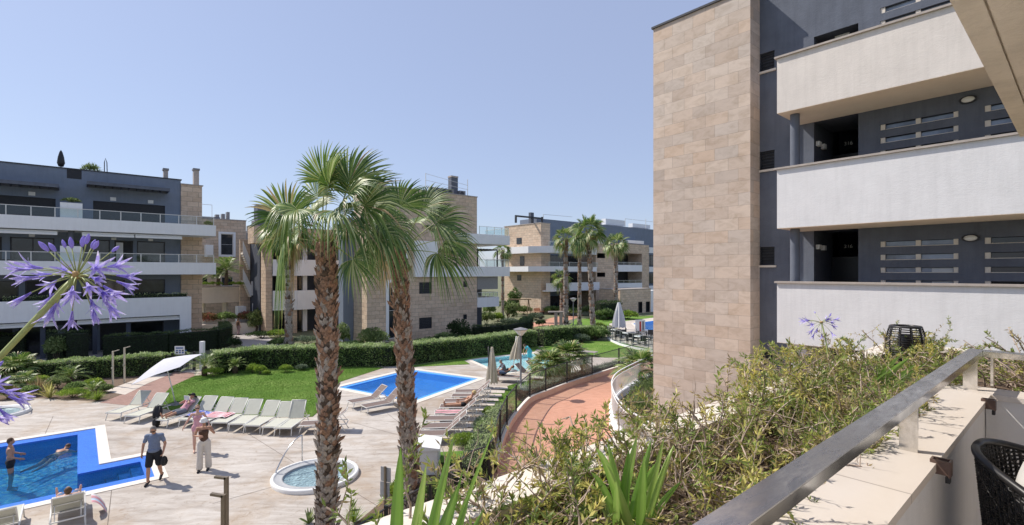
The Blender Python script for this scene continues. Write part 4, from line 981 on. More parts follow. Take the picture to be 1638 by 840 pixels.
m = MB(); a, b_ = Rf.u(1260, .3), Rf.u(1291, .3); m.box(a, b_, .25, 1.3, 0, 4.6, WHITE); m.build('column', br)
for k in range(4):
    a = gnh[0]+.05+k*(gnh[1]-gnh[0])/4; window(br, a, a+(gnh[1]-gnh[0])/4-.05, .35, 4.25, WD, FRAMED, PANE, .08, .4)
# roof pergola frame glimpsed at the top right
# ================================================================ OUR TERRACE (frame T: x = along the rail, y = outward)
T = Frame(0, 0, A1)
ZF = H-1.55; ZC = H-.65; ZS = H+1.1
tb = thing('terrace_building', 'near terrace with white parapet, limestone coping and beige ceiling slab above, right corner', 'terrace', (0, 0, 0), A1)
S1 = 3.65          # inner corner along the rail
LIME2 = tiles('limestone_slabs', (.64, .575, .51), (.59, .53, .47), (.68, .62, .56), (.40, .35, .31), .92, 3.0, offs=0, msize=.004, vein=.12, rough=.5, bmp=.3)
m = MB(); m.box(-4, S1, -3.0, .36, ZF-.25, ZF, LIME); m.build('floor', tb)
m = MB(); m.box(-4, S1+.19, .365, .52, ZF-.25, ZC-.03, WHITE); m.box(S1+.02, S1+.19, -3, .362, ZF-.25, ZC-.03, WHITE); m.build('parapet', tb)
m = MB(); m.box(-4, S1+.0, .34, .54, ZC-.028, ZC, LIME2); m.box(S1+.003, S1+.21, -3, .54, ZC-.028, ZC, LIME2); m.build('coping', tb)
m = MB(); m.box(-1.2, 5.8, .281, .37, ZS, ZS+.3, SOFFIT2 := plaster('worn_beige_soffit', (.84, .77, .68), .1, .35, .15)); m.box(-1.2, 5.71, -3, .272, ZS, ZS+.3, SOFFIT2)
m.box(-1.2, 5.8, -3, .365, ZS+.02, ZS+.31, SOFFIT2); m.box(5.718, 5.8, -3, .28, ZS, ZS+.3, SOFFIT2); m.build('ceiling_slab', tb)  # slab end cut short behind the camera to let in light
MB().box(-1.2, 5.2, -3.2, -3.003, ZF-3, ZS+.3, WHITE).build('house_wall', tb)
# planter trough outside the parapet: soil, inner face, outer wall with coping
pl = thing('terrace_planter', 'long cream walled planter trough outside the near terrace railing', 'planter', (0, 0, 0), A1)
m = MB(); m.box(-4, 5.6, 1.09, 1.19, ZF-.6, ZC-.03, WHITE); m.box(5.5, 5.6, -3, 1.087, ZF-.6, ZC-.03, WHITE); m.build('wall', pl)
m = MB(); m.box(-4, 5.62, 1.06, 1.22, ZC-.027, ZC+.003, LIME); m.box(5.46, 5.63, -3, 1.057, ZC-.027, ZC+.003, LIME); m.build('coping', pl)
m = MB(); m.box(-4, 5.49, .523, 1.088, ZF-.5, ZC-.10, SOIL); m.box(S1+.2, 5.49, -3, .52, ZF-.5, ZC-.10, SOIL); m.build('soil', pl)
# terraces below
lw = MB(); lw.box(-5, 5.6, -3, 1.19, -.2, ZF-.6, CREAM); lw.build('lower_wall', tb)
# steel railing
rl = thing('terrace_railing', 'polished steel flat handrail with dappled reflections on mirror posts, near right', 'railing', (0, 0, 0), A1)
zr0 = H-.45
CAPDARK = polished('blotched_reflection_steel', (.80, .81, .84), .17, (.8, 3, 1))  # blotchy sky reflections painted into the colour of the top face
m = MB(); m.box(-4, S1+.31, .398, .4625, zr0-.004, zr0, CAPDARK); m.box(S1+.245, S1+.31, -3, .3975, zr0-.004, zr0, CAPDARK); m.build('top_rail_face', rl)
m = MB(); m.box(-4, S1+.31, .398, .4625, zr0-.034, zr0-.0045, MIRROR); m.box(S1+.245, S1+.31, -3, .3975, zr0-.034, zr0-.0045, MIRROR); m.build('top_rail', rl)
for (x, y, w_, d_) in ((2.28, .43, .006, .027), (3.72, .43, .006, .03), (1.0, .43, .006, .027), (S1+.278, .36, .03, .006), (S1+.278, -.7, .03, .006)):
    MB().box(x-w_, x+w_, y-d_, y+d_, ZC, zr0-.0342, MIRROR).build('post', rl)
# small brown spill boxes clipped on the coping edge
def spill(s, label):
    o = thing('coping_box', label, 'box', T.w(s, .33, ZC), A1, 'small brown boxes on the coping')
    m = MB(); w2, h2, d2 = .021, .05, .027; c = BRBOX
    m.box(-w2, w2, -d2, -d2+.006, -.04, .012, c); m.box(-w2, w2, d2-.006, d2, -.04 if False else .001, .012, c); m.box(-w2, -w2+.006, -d2+.006, d2-.006, -.035, .012, c); m.box(w2-.006, w2, -d2+.006, d2-.006, -.035, .012, c); m.box(-w2+.006, w2-.006, -d2+.006, .0, -.035, -.03, c)
    m.build('body', o); MB().box(-w2+.008, w2-.008, -d2+.003, -.012, -.062, -.041, BLACKM).build('bracket', o); return o
BRBOX = plain('brown_enamel', (.12, .075, .06), .35, var=.2)
spill(2.22, 'small open brown box hooked on the coping below the nearest post')
spill(3.45, 'small open brown box on the coping at the far corner of the parapet')
# wicker chair with cushion
ch = thing('wicker_chair', 'black open weave wicker chair standing against the white parapet, bottom right', 'chair', T.w(2.62, .02, ZF), A1)
WICK = plain('black_wicker', (.018, .017, .017), .4, var=.3)
m = MB()
def back_pt(u, v):   # u -1..1 along the back, v 0..1 height ; curved shell
    s_ = u*.31*(.80+.22*math.sin(v*PI*.55)); z = .36+.52*v*(1-.05*u*u)-.05*abs(u)**3; y = .22+.045*v-.20*abs(u)**2.4; return (s_, y, z)
n = 40
for k in range(n+1):
    u = -1+2*k/n; m.tube([back_pt(u*(1 if j % 2 else 1), j/14) for j in range(15)], .0052, WICK, 5, False)
for j in range(1, 40):
    v = j/40; pts = []
    for k in range(2*n+1):
        u = -1+k/n; p = back_pt(u, v); off = .004*(1 if (k+j) % 2 else -1); pts.append((p[0], p[1]+off, p[2]+.006*math.sin(k*1.3+j)))
    m.tube(pts, .0042, WICK, 4, False)
m.build('backrest', ch)
m = MB(); m.tube([back_pt(-1, j/10) for j in range(11)]+[back_pt(-1+2*j/20, 1) for j in range(1, 20)]+[back_pt(1, 1-j/10) for j in range(11)], .014, WICK, 8); m.build('frame', ch)
m = MB(); m.box(-.27, .27, -.30, .2, .36, .42, WICK); m.build('seat', ch)
for x, y in ((-.25, -.27), (.25, -.27), (-.22, .2), (.22, .2)): MB().tube([(x, y, 0), (x*.95, y*.95, .37)], .016, WICK, 8).build('leg', ch)
CUSH = plain('light_grey_cushion_cloth', (.50, .48, .45), .9, var=.06, bmp=.3, bscale=200, bdist=.002)
def pillow(name, w_, h_, t, mat, parent=None, loc=None):
    V, Q = [], []; n = 16
    for s_ in (1, -1):
        b = len(V)
        for j in range(n+1):
            for i in range(n+1):
                u, v = -1+2*i/n, -1+2*j/n; e = (1-abs(u)**4)*(1-abs(v)**4); k = 1-.06*(1-abs(v))**.5*abs(u)**6
                V.append((u*w_/2*(1-.05*v*v), s_*t/2*e**.5, v*h_/2*(1-.05*u*u)))
        for j in range(n):
            for i in range(n):
                a = b+j*(n+1)+i; q = (a, a+1, a+n+2, a+n+1); Q.append(q if s_ < 0 else q[::-1])
    return np_mesh(name, V, Q, mat, None, parent, True, loc)
cu = thing('cushion', 'light grey cushion leaning in the black wicker chair', 'cushion', T.w(2.60, .02+.075, ZF+.42), A1); c_ = pillow('cover', .46, .46, .14, CUSH, cu, (0, 0, .22)); c_.rotation_euler = (-.12, 0, 0)
# barrel shaped lantern among the plants
ln = thing('lantern', 'black barrel shaped cane lantern standing among the planter shrubs', 'lantern', T.w(4.78, .92, ZC-.12), 0)
hh, m = .36, MB()
rr = lambda t: .085+.035*math.sin(PI*(.12+.76*t))
m2_ = MB()
for k in range(17):
    t = k/16; z = .08+t*.27; m.tube([(rr(t)*math.cos(a), rr(t)*math.sin(a), z) for a in np.linspace(0, 2*PI, 33)], .0035, WICK, 5, False)
m.build('ring', ln)
for k in range(10):
    a0 = 2*PI*k/10; m2_.tube([(rr(t)*1.01*math.cos(a0), rr(t)*1.01*math.sin(a0), .08+t*.27) for t in np.linspace(0, 1, 12)], .005, WICK, 5)
m2_.build('rib', ln)
MB().lathe([(rr(1)+.005, .345), (rr(1)+.007, .352), (rr(1), .36), (rr(1)-.02, .36), (rr(1)-.02, .348)], (0, 0, 0), WICK, 32).build('top_rim', ln)
MB().lathe([(.001, 0), (.08, 0), (.085, .02), (.06, .08), (.001, .085)], (0, 0, 0), WICK, 24).build('base', ln)
MB().lathe([(.001, .09), (.045, .09), (.045, .28), (.04, .29), (.001, .29)], (0, 0, 0), plain('dark_candle_glass', (.03, .03, .035), .2), 20).build('candle_glass', ln)

# ================================================================ FENCES, RAILINGS, GATE
def curve_pts(P, step=.12):
    """smooth resample of a 2d polyline (catmull-rom)"""
    P = [Vector((p[0], p[1])) for p in P]; out = []
    for i in range(len(P)-1):
        p0, p1, p2, p3 = P[max(i-1, 0)], P[i], P[i+1], P[min(i+2, len(P)-1)]; n = max(2, int((p2-p1).length/step))
        for k in range(n):
            t = k/n; out.append(.5*((2*p1)+(p2-p0)*t+(2*p0-5*p1+4*p2-p3)*t*t+(3*p1-p0-3*p2+p3)*t**3))
    out.append(P[-1]); return out
FC = curve_pts(FENCE, .25)
CURBM = plaster('peach_render', (.62, .42, .31), .08, .3, .1)
# curb wall along the ramp
kerb = MB()
for a, b in zip(FC, FC[1:]):
    d = (b-a).normalized(); n = Vector((-d.y, d.x))*.10
    P = [a-n, a+n, b+n, b-n]
    kerb.face([(p.x, p.y, .30) for p in P][::-1] if (P[1]-P[0]).cross(P[2]-P[1]) < 0 else [(p.x, p.y, .30) for p in P], CREAM)
    for p, q in ((a-n, b-n), (b+n, a+n)): kerb.face([(p.x, p.y, 0), (q.x, q.y, 0), (q.x, q.y, .30), (p.x, p.y, .30)], CURBM)
tag(kerb.build('kerb_wall'), 'low peach kerb wall curving along the terracotta ramp', 'wall')
def arclen(P):
    s = [0]
    for a, b in zip(P, P[1:]): s.append(s[-1]+(b-a).length)
    return s
fn = thing('metal_fence', 'black glazed and barred fence on the kerb beside the terracotta ramp', 'fence', (FENCE[0][0], FENCE[0][1], 0)); off = Vector(FENCE[0])
for (x, y) in FENCE:
    d = .035; m = MB(); m.box(x-off.x-d, x-off.x+d, y-off.y-d, y-off.y+d, .30, 1.48, BLACKM); m.build('post', fn)
bars, rails, gl = MB(), MB(), MB()
FG = [p-off for p in FC]
nb = 0
for i, (a, b) in enumerate(zip(FG, FG[1:])):
    rails.bar((a.x, a.y, 1.42), (b.x, b.y, 1.42), .035, .035, BLACKM); rails.bar((a.x, a.y, .40), (b.x, b.y, .40), .03, .03, BLACKM)
    if i/len(FG) > .42: gl.bar((a.x, a.y, .9), (b.x, b.y, .9), .01, .96, RAILGLASS)
S = arclen(FG); t = 0
while t < S[-1]:
    i = max(0, next(j for j in range(len(S)-1) if S[j+1] >= t)); k = (t-S[i])/max(1e-6, S[i+1]-S[i]); p = FG[i].lerp(FG[i+1], k)
    if t/S[-1] < .45: bars.bar((p.x, p.y, .41), (p.x, p.y, 1.41), .014, .014, GREYM)
    t += .12
bars.build('bars', fn); rails.build('rail', fn); gl.build('glass', fn)
# barred black railing continuing in front of the tall palms
NF = [Vector(FENCE[-1]), Vector((-.8, 15.3)), Vector((-1.2, 14.9)), Vector((-2.0, 12.9)), Vector((-2.75, 11.5)), Vector((-3.4, 10.3)), Vector((-4.6, 8.6))]; NC = curve_pts(NF, .3)
f2 = thing('metal_railing', 'black barred garden railing running down past the second palm, bottom centre', 'railing', (NF[0].x, NF[0].y, 0)); off = NF[0]; NG = [p-off for p in NC]
r_, b_, r2_ = MB(), MB(), MB()
for a, b in zip(NG, NG[1:]): r_.bar((a.x, a.y, 1.15), (b.x, b.y, 1.15), .045, .03, BLACKM); r2_.bar((a.x, a.y, .12), (b.x, b.y, .12), .03, .03, BLACKM)
S = arclen(NG); t = 0; k_ = 0
while t < S[-1]:
    i = next(j for j in range(len(S)-1) if S[j+1] >= t); k = (t-S[i])/max(1e-6, S[i+1]-S[i]); p = NG[i].lerp(NG[i+1], k); b_.bar((p.x, p.y, .0), (p.x, p.y, 1.15), .016, .016, BLACKM)
    if k_ % 14 == 5: m = MB(); m.box(p.x-.04, p.x+.04, p.y-.04, p.y+.04, 0, 1.22, BLACKM); m.build('post', f2)
    t += .115; k_ += 1
r_.build('top_rail', f2); r2_.build('bottom_rail', f2); b_.build('bars', f2)
# white curved wall and railing between ramp and tower
WC = curve_pts(WALL_PTS, .3); wl_ = MB()
for a, b in zip(WC, WC[1:]):
    d = (b-a).normalized(); n = Vector((-d.y, d.x))*.11
    for p, q in ((b-n, a-n), (a+n, b+n)): wl_.face([(p.x, p.y, 0), (q.x, q.y, 0), (q.x, q.y, .62), (p.x, p.y, .62)], WHITE_FAR)
    wl_.face([((a-n).x, (a-n).y, .62), ((a+n).x, (a+n).y, .62), ((b+n).x, (b+n).y, .62), ((b-n).x, (b-n).y, .62)][::-1], WHITE_FAR)
tag(wl_.build('curved_wall'), 'low white curved wall between the ramp and the tall stone tower', 'wall')
wr = thing('white_railing', 'white barred curved railing on the low wall beside the stone tower', 'railing', (WALL_PTS[0][0], WALL_PTS[0][1], .62)); off = Vector(WALL_PTS[0]); WG = [p-off for p in WC]; r_, b_ = MB(), MB()
for a, b in zip(WG, WG[1:]): r_.bar((a.x, a.y, 1.02), (b.x, b.y, 1.02), .05, .035, WHITEM); r_.bar((a.x, a.y, .84), (b.x, b.y, .84), .03, .025, WHITEM); r_.bar((a.x, a.y, .08), (b.x, b.y, .08), .03, .03, WHITEM)
S = arclen(WG); t = 0
while t < S[-1]:
    i = next(j for j in range(len(S)-1) if S[j+1] >= t); k = (t-S[i])/max(1e-6, S[i+1]-S[i]); p = WG[i].lerp(WG[i+1], k); b_.bar((p.x, p.y, .0), (p.x, p.y, .84), .018, .018, WHITEM); t += .11
r_.build('rail', wr); b_.build('bars', wr)
# garden soil behind the white wall
sheet('planting_bed', [[*WALL_PTS[::-1], (30, 32), (30, 8), (5.5, 8)]], .3, SOIL)
# gate with notice on the brick path
g0 = gp(276, 595.5); g1 = gp(311, 592.5)
gt = thing('garden_gate', 'white barred gate at the far end of the brick path', 'gate', tuple(g0)); v = g1-g0
m = MB()
for k in range(13): q = v*(k/12); m.bar((q.x, q.y, .05), (q.x, q.y, 1.0), .03, .03, GREYM)
m.build('bars', gt); m = MB(); m.bar((0, 0, 1.0), (v.x, v.y, 1.0), .04, .04, GREYM); m.bar((0, 0, .08), (v.x, v.y, .08), .04, .04, GREYM); m.build('rail', gt)
for q in (Vector((0, 0, 0)), v): MB().box(q.x-.06, q.x+.06, q.y-.06, q.y+.06, 0, 1.25, BLACKM).build('post', gt)
q = gp(323.5, 592); MB_ = MB().box(-.12, .12, -.12, .12, 0, 1.9, WHITE_FAR); tag(MB_.build('gate_post', loc=tuple(q)), 'white square post beside the far gate and sago palms', 'post')
sg = thing('notice_board', 'white notice board with blue pictograms above the garden gate', 'sign', (*(g0+v*.1)[:2], 0))
m = MB(); sx = (gp(301, 593)-gp(283, 594)); L_ = sx.length; MB().box(0, L_, -.02, .02, 1.15, 1.68, WHITEM).build('board', sg)
m = MB()
BLUEINK = plain('blue_ink', (.05, .12, .35), .5); 
for k in range(4):
    for j in range(2): m.box(.1+k*.19, .21+k*.19, -.024, -.021, 1.22+j*.13, 1.31+j*.13, BLUEINK if (k+j) % 3 else BLACKM)
m.box(.08, L_-.08, -.024, -.021, 1.52, 1.6, BLUEINK); m.build('pictograms', sg)
for x in (.05, L_-.05): MB().box(x-.02, x+.02, -.0, .04, 0, 1.15, GREYM).build('post', sg)
# cafe terrace fence (far right), glass panels on a curve
CP = G((971.5, 543.5), (980, 548), (992, 553), (1005, 556.5), (1020, 560), (1037, 563), (1060, 566)); CC = curve_pts(CP, .5)
cf = thing('glass_fence', 'curved grey glass fence around the far cafe terrace', 'fence', (CP[0][0], CP[0][1], 0)); off = Vector(CP[0]); CG = [p-off for p in CC]; r_, g_ = MB(), MB()
for i, (a, b) in enumerate(zip(CG, CG[1:])):
    r_.bar((a.x, a.y, 1.3), (b.x, b.y, 1.3), .05, .05, GREYM); r_.bar((a.x, a.y, .1), (b.x, b.y, .1), .12, .2, WHITE_FAR); g_.bar((a.x, a.y, .7), (b.x, b.y, .7), .01, 1.1, RAILGLASS)
    MB().box(a.x-.03, a.x+.03, a.y-.03, a.y+.03, .2, 1.4, GREYM).build('post', cf) if i % 3 == 0 else r_.bar((a.x, a.y, .2), (a.x, a.y, 1.3), .02, .02, GREYM)
r_.build('rail', cf); g_.build('glass', cf)
q0, q1 = gp(971.5, 543.5), gp(905, 524)
# ================================================================ PALMS
PALMLEAF = leafmat('palm_leaf', [(0, (.24, .15, .08)), (.12, (.48, .36, .19)), (.25, (.36, .40, .11)), (.45, (.045, .10, .02)), (.7, (.10, .19, .035)), (.9, (.26, .35, .09)), (1, (.44, .50, .22))], .42, .3, .5)
def _n(v): return v/(np.linalg.norm(v, axis=-1, keepdims=True)+1e-9)
def fan_frond(az, el, Pl, Rb, rng, wind=(0, 0, 0), nseg=34, droop=.5, dry=0, nodes=(.03, .3, .56, .70, .84, .94, 1.0), pw=.016, roll=0):
    wind = np.array(wind, float); d0 = np.array([math.cos(az)*math.cos(el), math.sin(az)*math.cos(el), math.sin(el)])
    ts = np.linspace(0, 1, 6); sag = .16*Pl*max(.15, math.cos(el))
    pet = [d0*Pl*t+np.array([0, 0, -sag*t*t])+wind*.12*Pl*t*t for t in ts]
    T = _n(pet[-1]-pet[-2]+np.array([0, 0, -droop*.16])); S = np.cross(T, [0, 0, 1.]); S = _n(S) if np.linalg.norm(S) > .1 else np.array([1., 0, 0])
    N = np.cross(S, T); cr, sr = math.cos(roll), math.sin(roll); S, N = S*cr+N*sr, N*cr-S*sr
    V, Q, Tn = [], [], []
    def quadstrip(rows, tint):
        b = len(V); k = len(rows[0])
        for r in rows: V.extend(r)
        for i in range(len(rows)-1):
            for j in range(k-1): Q.append((b+i*k+j, b+i*k+j+1, b+(i+1)*k+j+1, b+(i+1)*k+j)); Tn.append(tint)
    rows = []
    for i, p in enumerate(pet):
        w_ = pw*(1.6-.9*i/5); rows.append([p-S*w_, p-N*w_*.6, p+S*w_, p+N*w_*.4, p-S*w_])
    quadstrip(rows, .27 if not dry else .08)
    h = pet[-1]; dth = R(214)/(nseg-1); nd = np.array(nodes)
    for k in range(nseg):
        th = -R(107)+dth*k+rng.normal()*.012; u = _n(T*math.cos(th)+S*math.sin(th)+N*(.28*abs(math.sin(th))**1.3-.05)); side = _n(np.cross(N, u)); up = np.cross(u, side)
        Lk = Rb*(.80+.20*math.cos(th))*(.93+.1*rng.random()); rows = []
        dr = .06+droop*(.95+.6*rng.random()); wv = .26*(.8+.4*rng.random()); bend = rng.normal()*.05
        for f in nd:
            r = f*Lk; wd = dth*r*.53 if f <= .58 else dth*.56*Lk*.53*max(.03, (1-f)/.44)**.75
            c = h+u*r; g = max(0, f-.42)
            c = c+np.array([0, 0, -1.])*dr*Lk*g*g*1.9+wind*wv*Lk*f*f+side*bend*Lk*g
            rows.append([c-side*wd, c+up*min(wd*.7, .02), c+side*wd])
        t = .64+.19*rng.normal()+.16*(k % 2)
        if dry: t = .03+.14*rng.random()
        elif rng.random() < .05: t = .2*rng.random()+.05
        quadstrip(rows, float(np.clip(t, 0, 1)))
    Q = np.array(Q); Tn = np.array(Tn, float)
    if not dry:      # tips of the older segments turn straw coloured
        nq = len(Q)
        lastt = np.zeros(nq, bool)
        per = (len(nd)-1)*2; body = np.arange(nq) >= 5*4
        idx = (np.arange(nq)-20) % per; lastt = body & (idx >= per-2) & (RNG.random(nq) < .35); Tn[lastt] = .12+.12*RNG.random(lastt.sum())
    return np.array(V), Q, Tn
def pinnate_frond(az, el, L, rng, n=26, lw=.012, ll=.16, arch=.7, tint0=.55):
    d0 = np.array([math.cos(az)*math.cos(el), math.sin(az)*math.cos(el), math.sin(el)]); ts = np.linspace(0, 1, n+1)
    P = np.array([d0*L*t+np.array([0, 0, -arch*L*t*t*.75]) for t in ts]); V, Q, Tn = [], [], []
    S = _n(np.cross(d0, [0, 0, 1.])); 
    for i in range(n):
        a, b = P[i], P[i+1]; w_ = .008*L; V += [a-S*w_, a+S*w_, b+S*w_, b-S*w_]; k = len(V); Q.append((k-4, k-3, k-2, k-1)); Tn.append(.3)
        if ts[i] < .12: continue
        T = _n(b-a); N = np.cross(S, T); s_ = math.sin(PI*min(1, .12+ts[i]*.86))**.6*ll
        for sg in (-1, 1):
            D = _n(S*sg*.85+T*.55+N*.25); W = T*lw*.5; t_ = a+D*s_*.5; e = a+D*s_+np.array([0, 0, -.12*s_]); k = len(V)
            V += [a-W*.5, t_-W, e, t_+W]; Q.append((k, k+1, k+2, k+3)); Tn.append(float(np.clip(tint0+.15*rng.normal(), 0, 1)))
    return np.array(V), np.array(Q), np.array(Tn)
BOOT1 = plain('palm_boot_brown', (.29, .175, .115), .9, var=.6, scale=17, bmp=.8, bscale=70, bdist=.01)
BOOT2 = plain('palm_boot_grey', (.36, .31, .265), .9, var=.5, scale=15, bmp=.8, bscale=70, bdist=.01)
BOOT3 = plain('palm_boot_dark', (.10, .07, .05), .95, var=.5, scale=15, bmp=.8, bscale=70, bdist=.01)
def palm_trunk(pts, r0, r1, par, rng, boots=True, ring=.08, smooth_base=0.0, far=False):
    pts = [Vector(p) for p in pts]; m = MB(); n = 40 if not far else 14; tot = sum((b-a).length for a, b in zip(pts, pts[1:]))
    cp_ = curve3(pts, n); rad = []
    for i in range(len(cp_)):
        t = i/(len(cp_)-1); rad.append((r0+(r1-r0)*t)*(1+.05*math.sin(i*1.7)+.03*rng.normal())*(1+.25*max(0, 1-t*12)))
    m.tube(cp_, rad, BOOT2 if far else BOOT3, 12)
    if boots:
        z = 0.05; k = 0; cur = 0; S = [0]
        for a, b in zip(cp_, cp_[1:]): S.append(S[-1]+(b-a).length)
        while z < S[-1]-.05:
            while S[cur+1] < z: cur += 1
            f = (z-S[cur])/(S[cur+1]-S[cur]); c = cp_[cur].lerp(cp_[cur+1], f); r = rad[cur]; nb = 9 if not far else 6; tt = z/S[-1]
            for j in range(nb):
                a = 2*PI*(j+.5*(k % 2))/nb+rng.normal()*.09; e = Vector((math.cos(a), math.sin(a), 0)); s_ = Vector((-e.y, e.x, 0))
                w_ = PI*r/nb*1.15*(.8+.4*rng.random()); hgt = ring*(1.5+.7*rng.random()); out = (.03+.07*rng.random()**1.5)*(r/.2); zz_ = rng.normal()*.018
                if rng.random() < .10: out *= 1.9
                b0 = c+e*r*.93+Vector((0, 0, zz_)); A, C_ = b0-s_*w_, b0+s_*w_; M_ = b0+e*(out*.9)+Vector((0, 0, hgt*.45)); Tp = b0+e*(out*1.1)+Vector((0, 0, hgt))+s_*rng.normal()*.012; B_ = b0+e*.006-Vector((0, 0, hgt*.35))
                q = rng.random(); mt = (BOOT1 if q < .25+.75*tt**1.5 else BOOT2) if q > .12 else BOOT3
                L1, R1 = b0-s_*w_*.62+e*out*.35+Vector((0, 0, hgt*.62)), b0+s_*w_*.62+e*out*.35+Vector((0, 0, hgt*.62))
                m.face([B_, C_, M_], mt); m.face([B_, M_, A], mt); m.face([A, M_, L1], mt); m.face([M_, C_, R1], mt); m.face([L1, M_, Tp], mt); m.face([M_, R1, Tp], mt)
                if not far and rng.random() < .5:   # fibre wisps
                    h0 = b0+Vector((0, 0, hgt*.3)); m.face([h0-s_*.004, h0+s_*.004, h0+e*(.05+.05*rng.random())+s_*rng.normal()*.05+Vector((0, 0, rng.normal()*.05))], BOOT1)
            z += ring*(.9 if not far else 2.2); k += 1
    return m.build('trunk', par)
def curve3(P, n):
    out = []; m_ = len(P)-1
    for i in range(m_):
        p0, p1, p2, p3 = P[max(i-1, 0)], P[i], P[i+1], P[min(i+2, m_)]; k_ = max(2, n//m_)
        for k in range(k_):
            t = k/k_; out.append(.5*((2*p1)+(p2-p0)*t+(2*p0-5*p1+4*p2-p3)*t*t+(3*p1-p0-3*p2+p3)*t**3))
    out.append(P[-1]); return out
def fan_palm(label, base, top, r0, r1, fronds, seed, group, wind=(0, 0, 0), far=False, mid=None, Pl=1.0, Rb=.95, nseg=34, ring=.08):
    rng = np.random.default_rng(seed); base, top = Vector(base), Vector(top); o = thing('palm_tree', label, 'palm tree', base, 0, group); tl = top-base
    pts = [Vector((0, 0, 0)), tl*.5+(mid or Vector((0, 0, 0))), tl]; palm_trunk(pts, r0, r1, o, rng, True, ring, far=far)
    for (az, el, kp, kr, droop, dry, roll) in fronds:
        V, Q, Tn = fan_frond(az, el, Pl*kp, Rb*kr, rng, wind, nseg, droop, dry, nodes=(.03, .3, .56, .70, .84, .94, 1.0) if not far else (.04, .5, .78, 1.0), pw=.016 if not far else .03, roll=roll)
        st = np.array([math.cos(az), math.sin(az), 0])*r1*.7; Q_ = Q
        np_mesh('frond', V+np.array(tl)+st, Q_, PALMLEAF, Tn, o)
    return o
def frondset(rng, n, el_lo=-25, el_hi=82, dry=0, bias=1.0):
    out = []
    for k in range(n):
        t = (k+.5)/n; el = R(el_hi+(el_lo-el_hi)*t**bias); az = k*2.39996+rng.normal()*.2; out.append((az, el, .85+.3*rng.random(), .9+.2*rng.random(), .12+.6*t**1.6+.15*rng.random(), 0, rng.normal()*.6))
    for k in range(dry): out.append((rng.random()*6.28, R(-35-25*rng.random()), .7, .8, 1.2, 1, rng.normal()*.4))
    return out
WIND = (.75, -.15, .0)
def crown(spec, Pl):
    out = []
    for dx, dz, dy, kr, droop, dry, roll in spec:
        hyp = math.hypot(dx, dy); out.append((math.atan2(dy, dx), math.atan2(dz, hyp), math.hypot(hyp, dz)/Pl, kr, droop, dry, R(roll)))
    return out
# each frond: hastula offset from the trunk top (x, z, y), blade size, droop, dry, roll
C1 = [(-.62, .62, -.25, 1.0, .15, 0, 80), (-.30, 1.10, .25, 1.10, .15, 0, 65), (.02, 1.22, -.1, 1.0, .2, 0, -40), (.36, 1.12, .2, 1.05, .2, 0, -65), (.70, .90, -.2, 1.0, .55, 0, -70), (.95, .62, .2, .95, .9, 0, -45),
      (-.80, .22, .15, 1.0, 1.5, 0, 30), (-.35, .75, -.55, .85, .9, 0, 15), (.28, .72, -.6, .85, 1.0, 0, -20), (.50, .45, -.45, .7, 1.0, 0, -25), (.52, -.28, -.25, .66, .5, 0, -80), (.95, .35, -.1, .75, 1.2, 0, -40), (.70, .25, .35, .6, 1.3, 1, -30), (-.5, .85, .5, .9, .4, 0, 40), (.2, .95, .6, .9, .5, 0, 0), (-.60, .05, .1, .62, 1.4, 1, 40), (.45, 1.05, -.4, .8, .5, 0, -50), (-.14, 1.42, .15, .98, .1, 0, 80), (.24, 1.38, .1, 1.0, .15, 0, -80), (-.7, .45, .4, .9, .6, 0, 55)]
b1 = (-4.12, 11.0, 0); t1 = ((521-CX)/F*11.0, 11.0, H+(CY-388)/F*11.0)
fan_palm('tall fan palm with shaggy brown trunk and wind-blown crown, nearest of all palms', b1, t1, .205, .185, crown(C1, 1.0), 21, 'tall fan palms in front', WIND, mid=Vector((.06, 0, 0)), Pl=1.0, Rb=1.03, nseg=44)
C2 = [(.42, 1.30, .1, 1.0, .2, 0, -60), (.0, 1.30, -.1, .95, .2, 0, 50), (.85, .95, -.1, 1.0, .35, 0, -65), (1.12, .55, .15, 1.0, .65, 0, -50), (.92, .10, -.15, .95, .9, 0, -55), (-.38, .85, .2, .9, .5, 0, 60), (-.15, .65, -.5, .85, 1.0, 0, 20), (.62, .75, .45, .9, .6, 0, -20), (-.62, .35, -.1, .8, 1.2, 0, 35), (.2, .95, .5, .85, .5, 0, 0), (-.5, .0, -.1, .65, 1.4, 1, 40), (-.3, -.05, .3, .6, 1.4, 1, 0)]
b2 = ((660-CX)/F*13.7, 13.7, 0); t2 = ((637-CX)/F*13.7, 13.7, H+(CY-402)/F*13.7)
fan_palm('leaning fan palm with shaggy trunk, right of the nearest palm and before the stone facade', b2, t2, .22, .185, crown(C2, 1.1), 22, 'tall fan palms in front', WIND, Pl=1.05, Rb=.97, nseg=40, ring=.09)
# thin palm behind, between stair and galleries
def farpalm(label, px, pyb, pyt, Y, wpx, seed, crown_px, nf=22, group='slender fan palms in the gardens', lean=0):
    b = pp(px, pyb, Y); b.z = 0; t = pp(px+lean, pyt, Y); r = wpx/2/F*Y; rb = crown_px/F*Y; rng = np.random.default_rng(seed)
    return fan_palm(label, b, t, r*1.1, r*.85, frondset(rng, nf, -50, 82, 2), seed, group, (.25, 0, 0), True, Pl=rb*.52, Rb=rb*.58, nseg=18, ring=.16)
farpalm('thin grey trunked palm directly in front of the white gallery bands', 462, 545, 366, 42, 10.5, 31, 46, 20)
farpalm('left palm of the far cluster, before the stone tower of the distant block', 905, 527, 383, 56, 7.2, 32, 23)
farpalm('slimmer middle palm of the far cluster with pale brown trunk', 927, 527, 392, 58, 5.5, 33, 18, 16)
farpalm('tallest palm of the far cluster with white speckled lower trunk', 949, 532, 372, 53, 7.2, 34, 31, 26, lean=-8)
farpalm('lone palm nearest the stone pool hut', 985, 503, 392, 74, 5.6, 35, 22, 20)
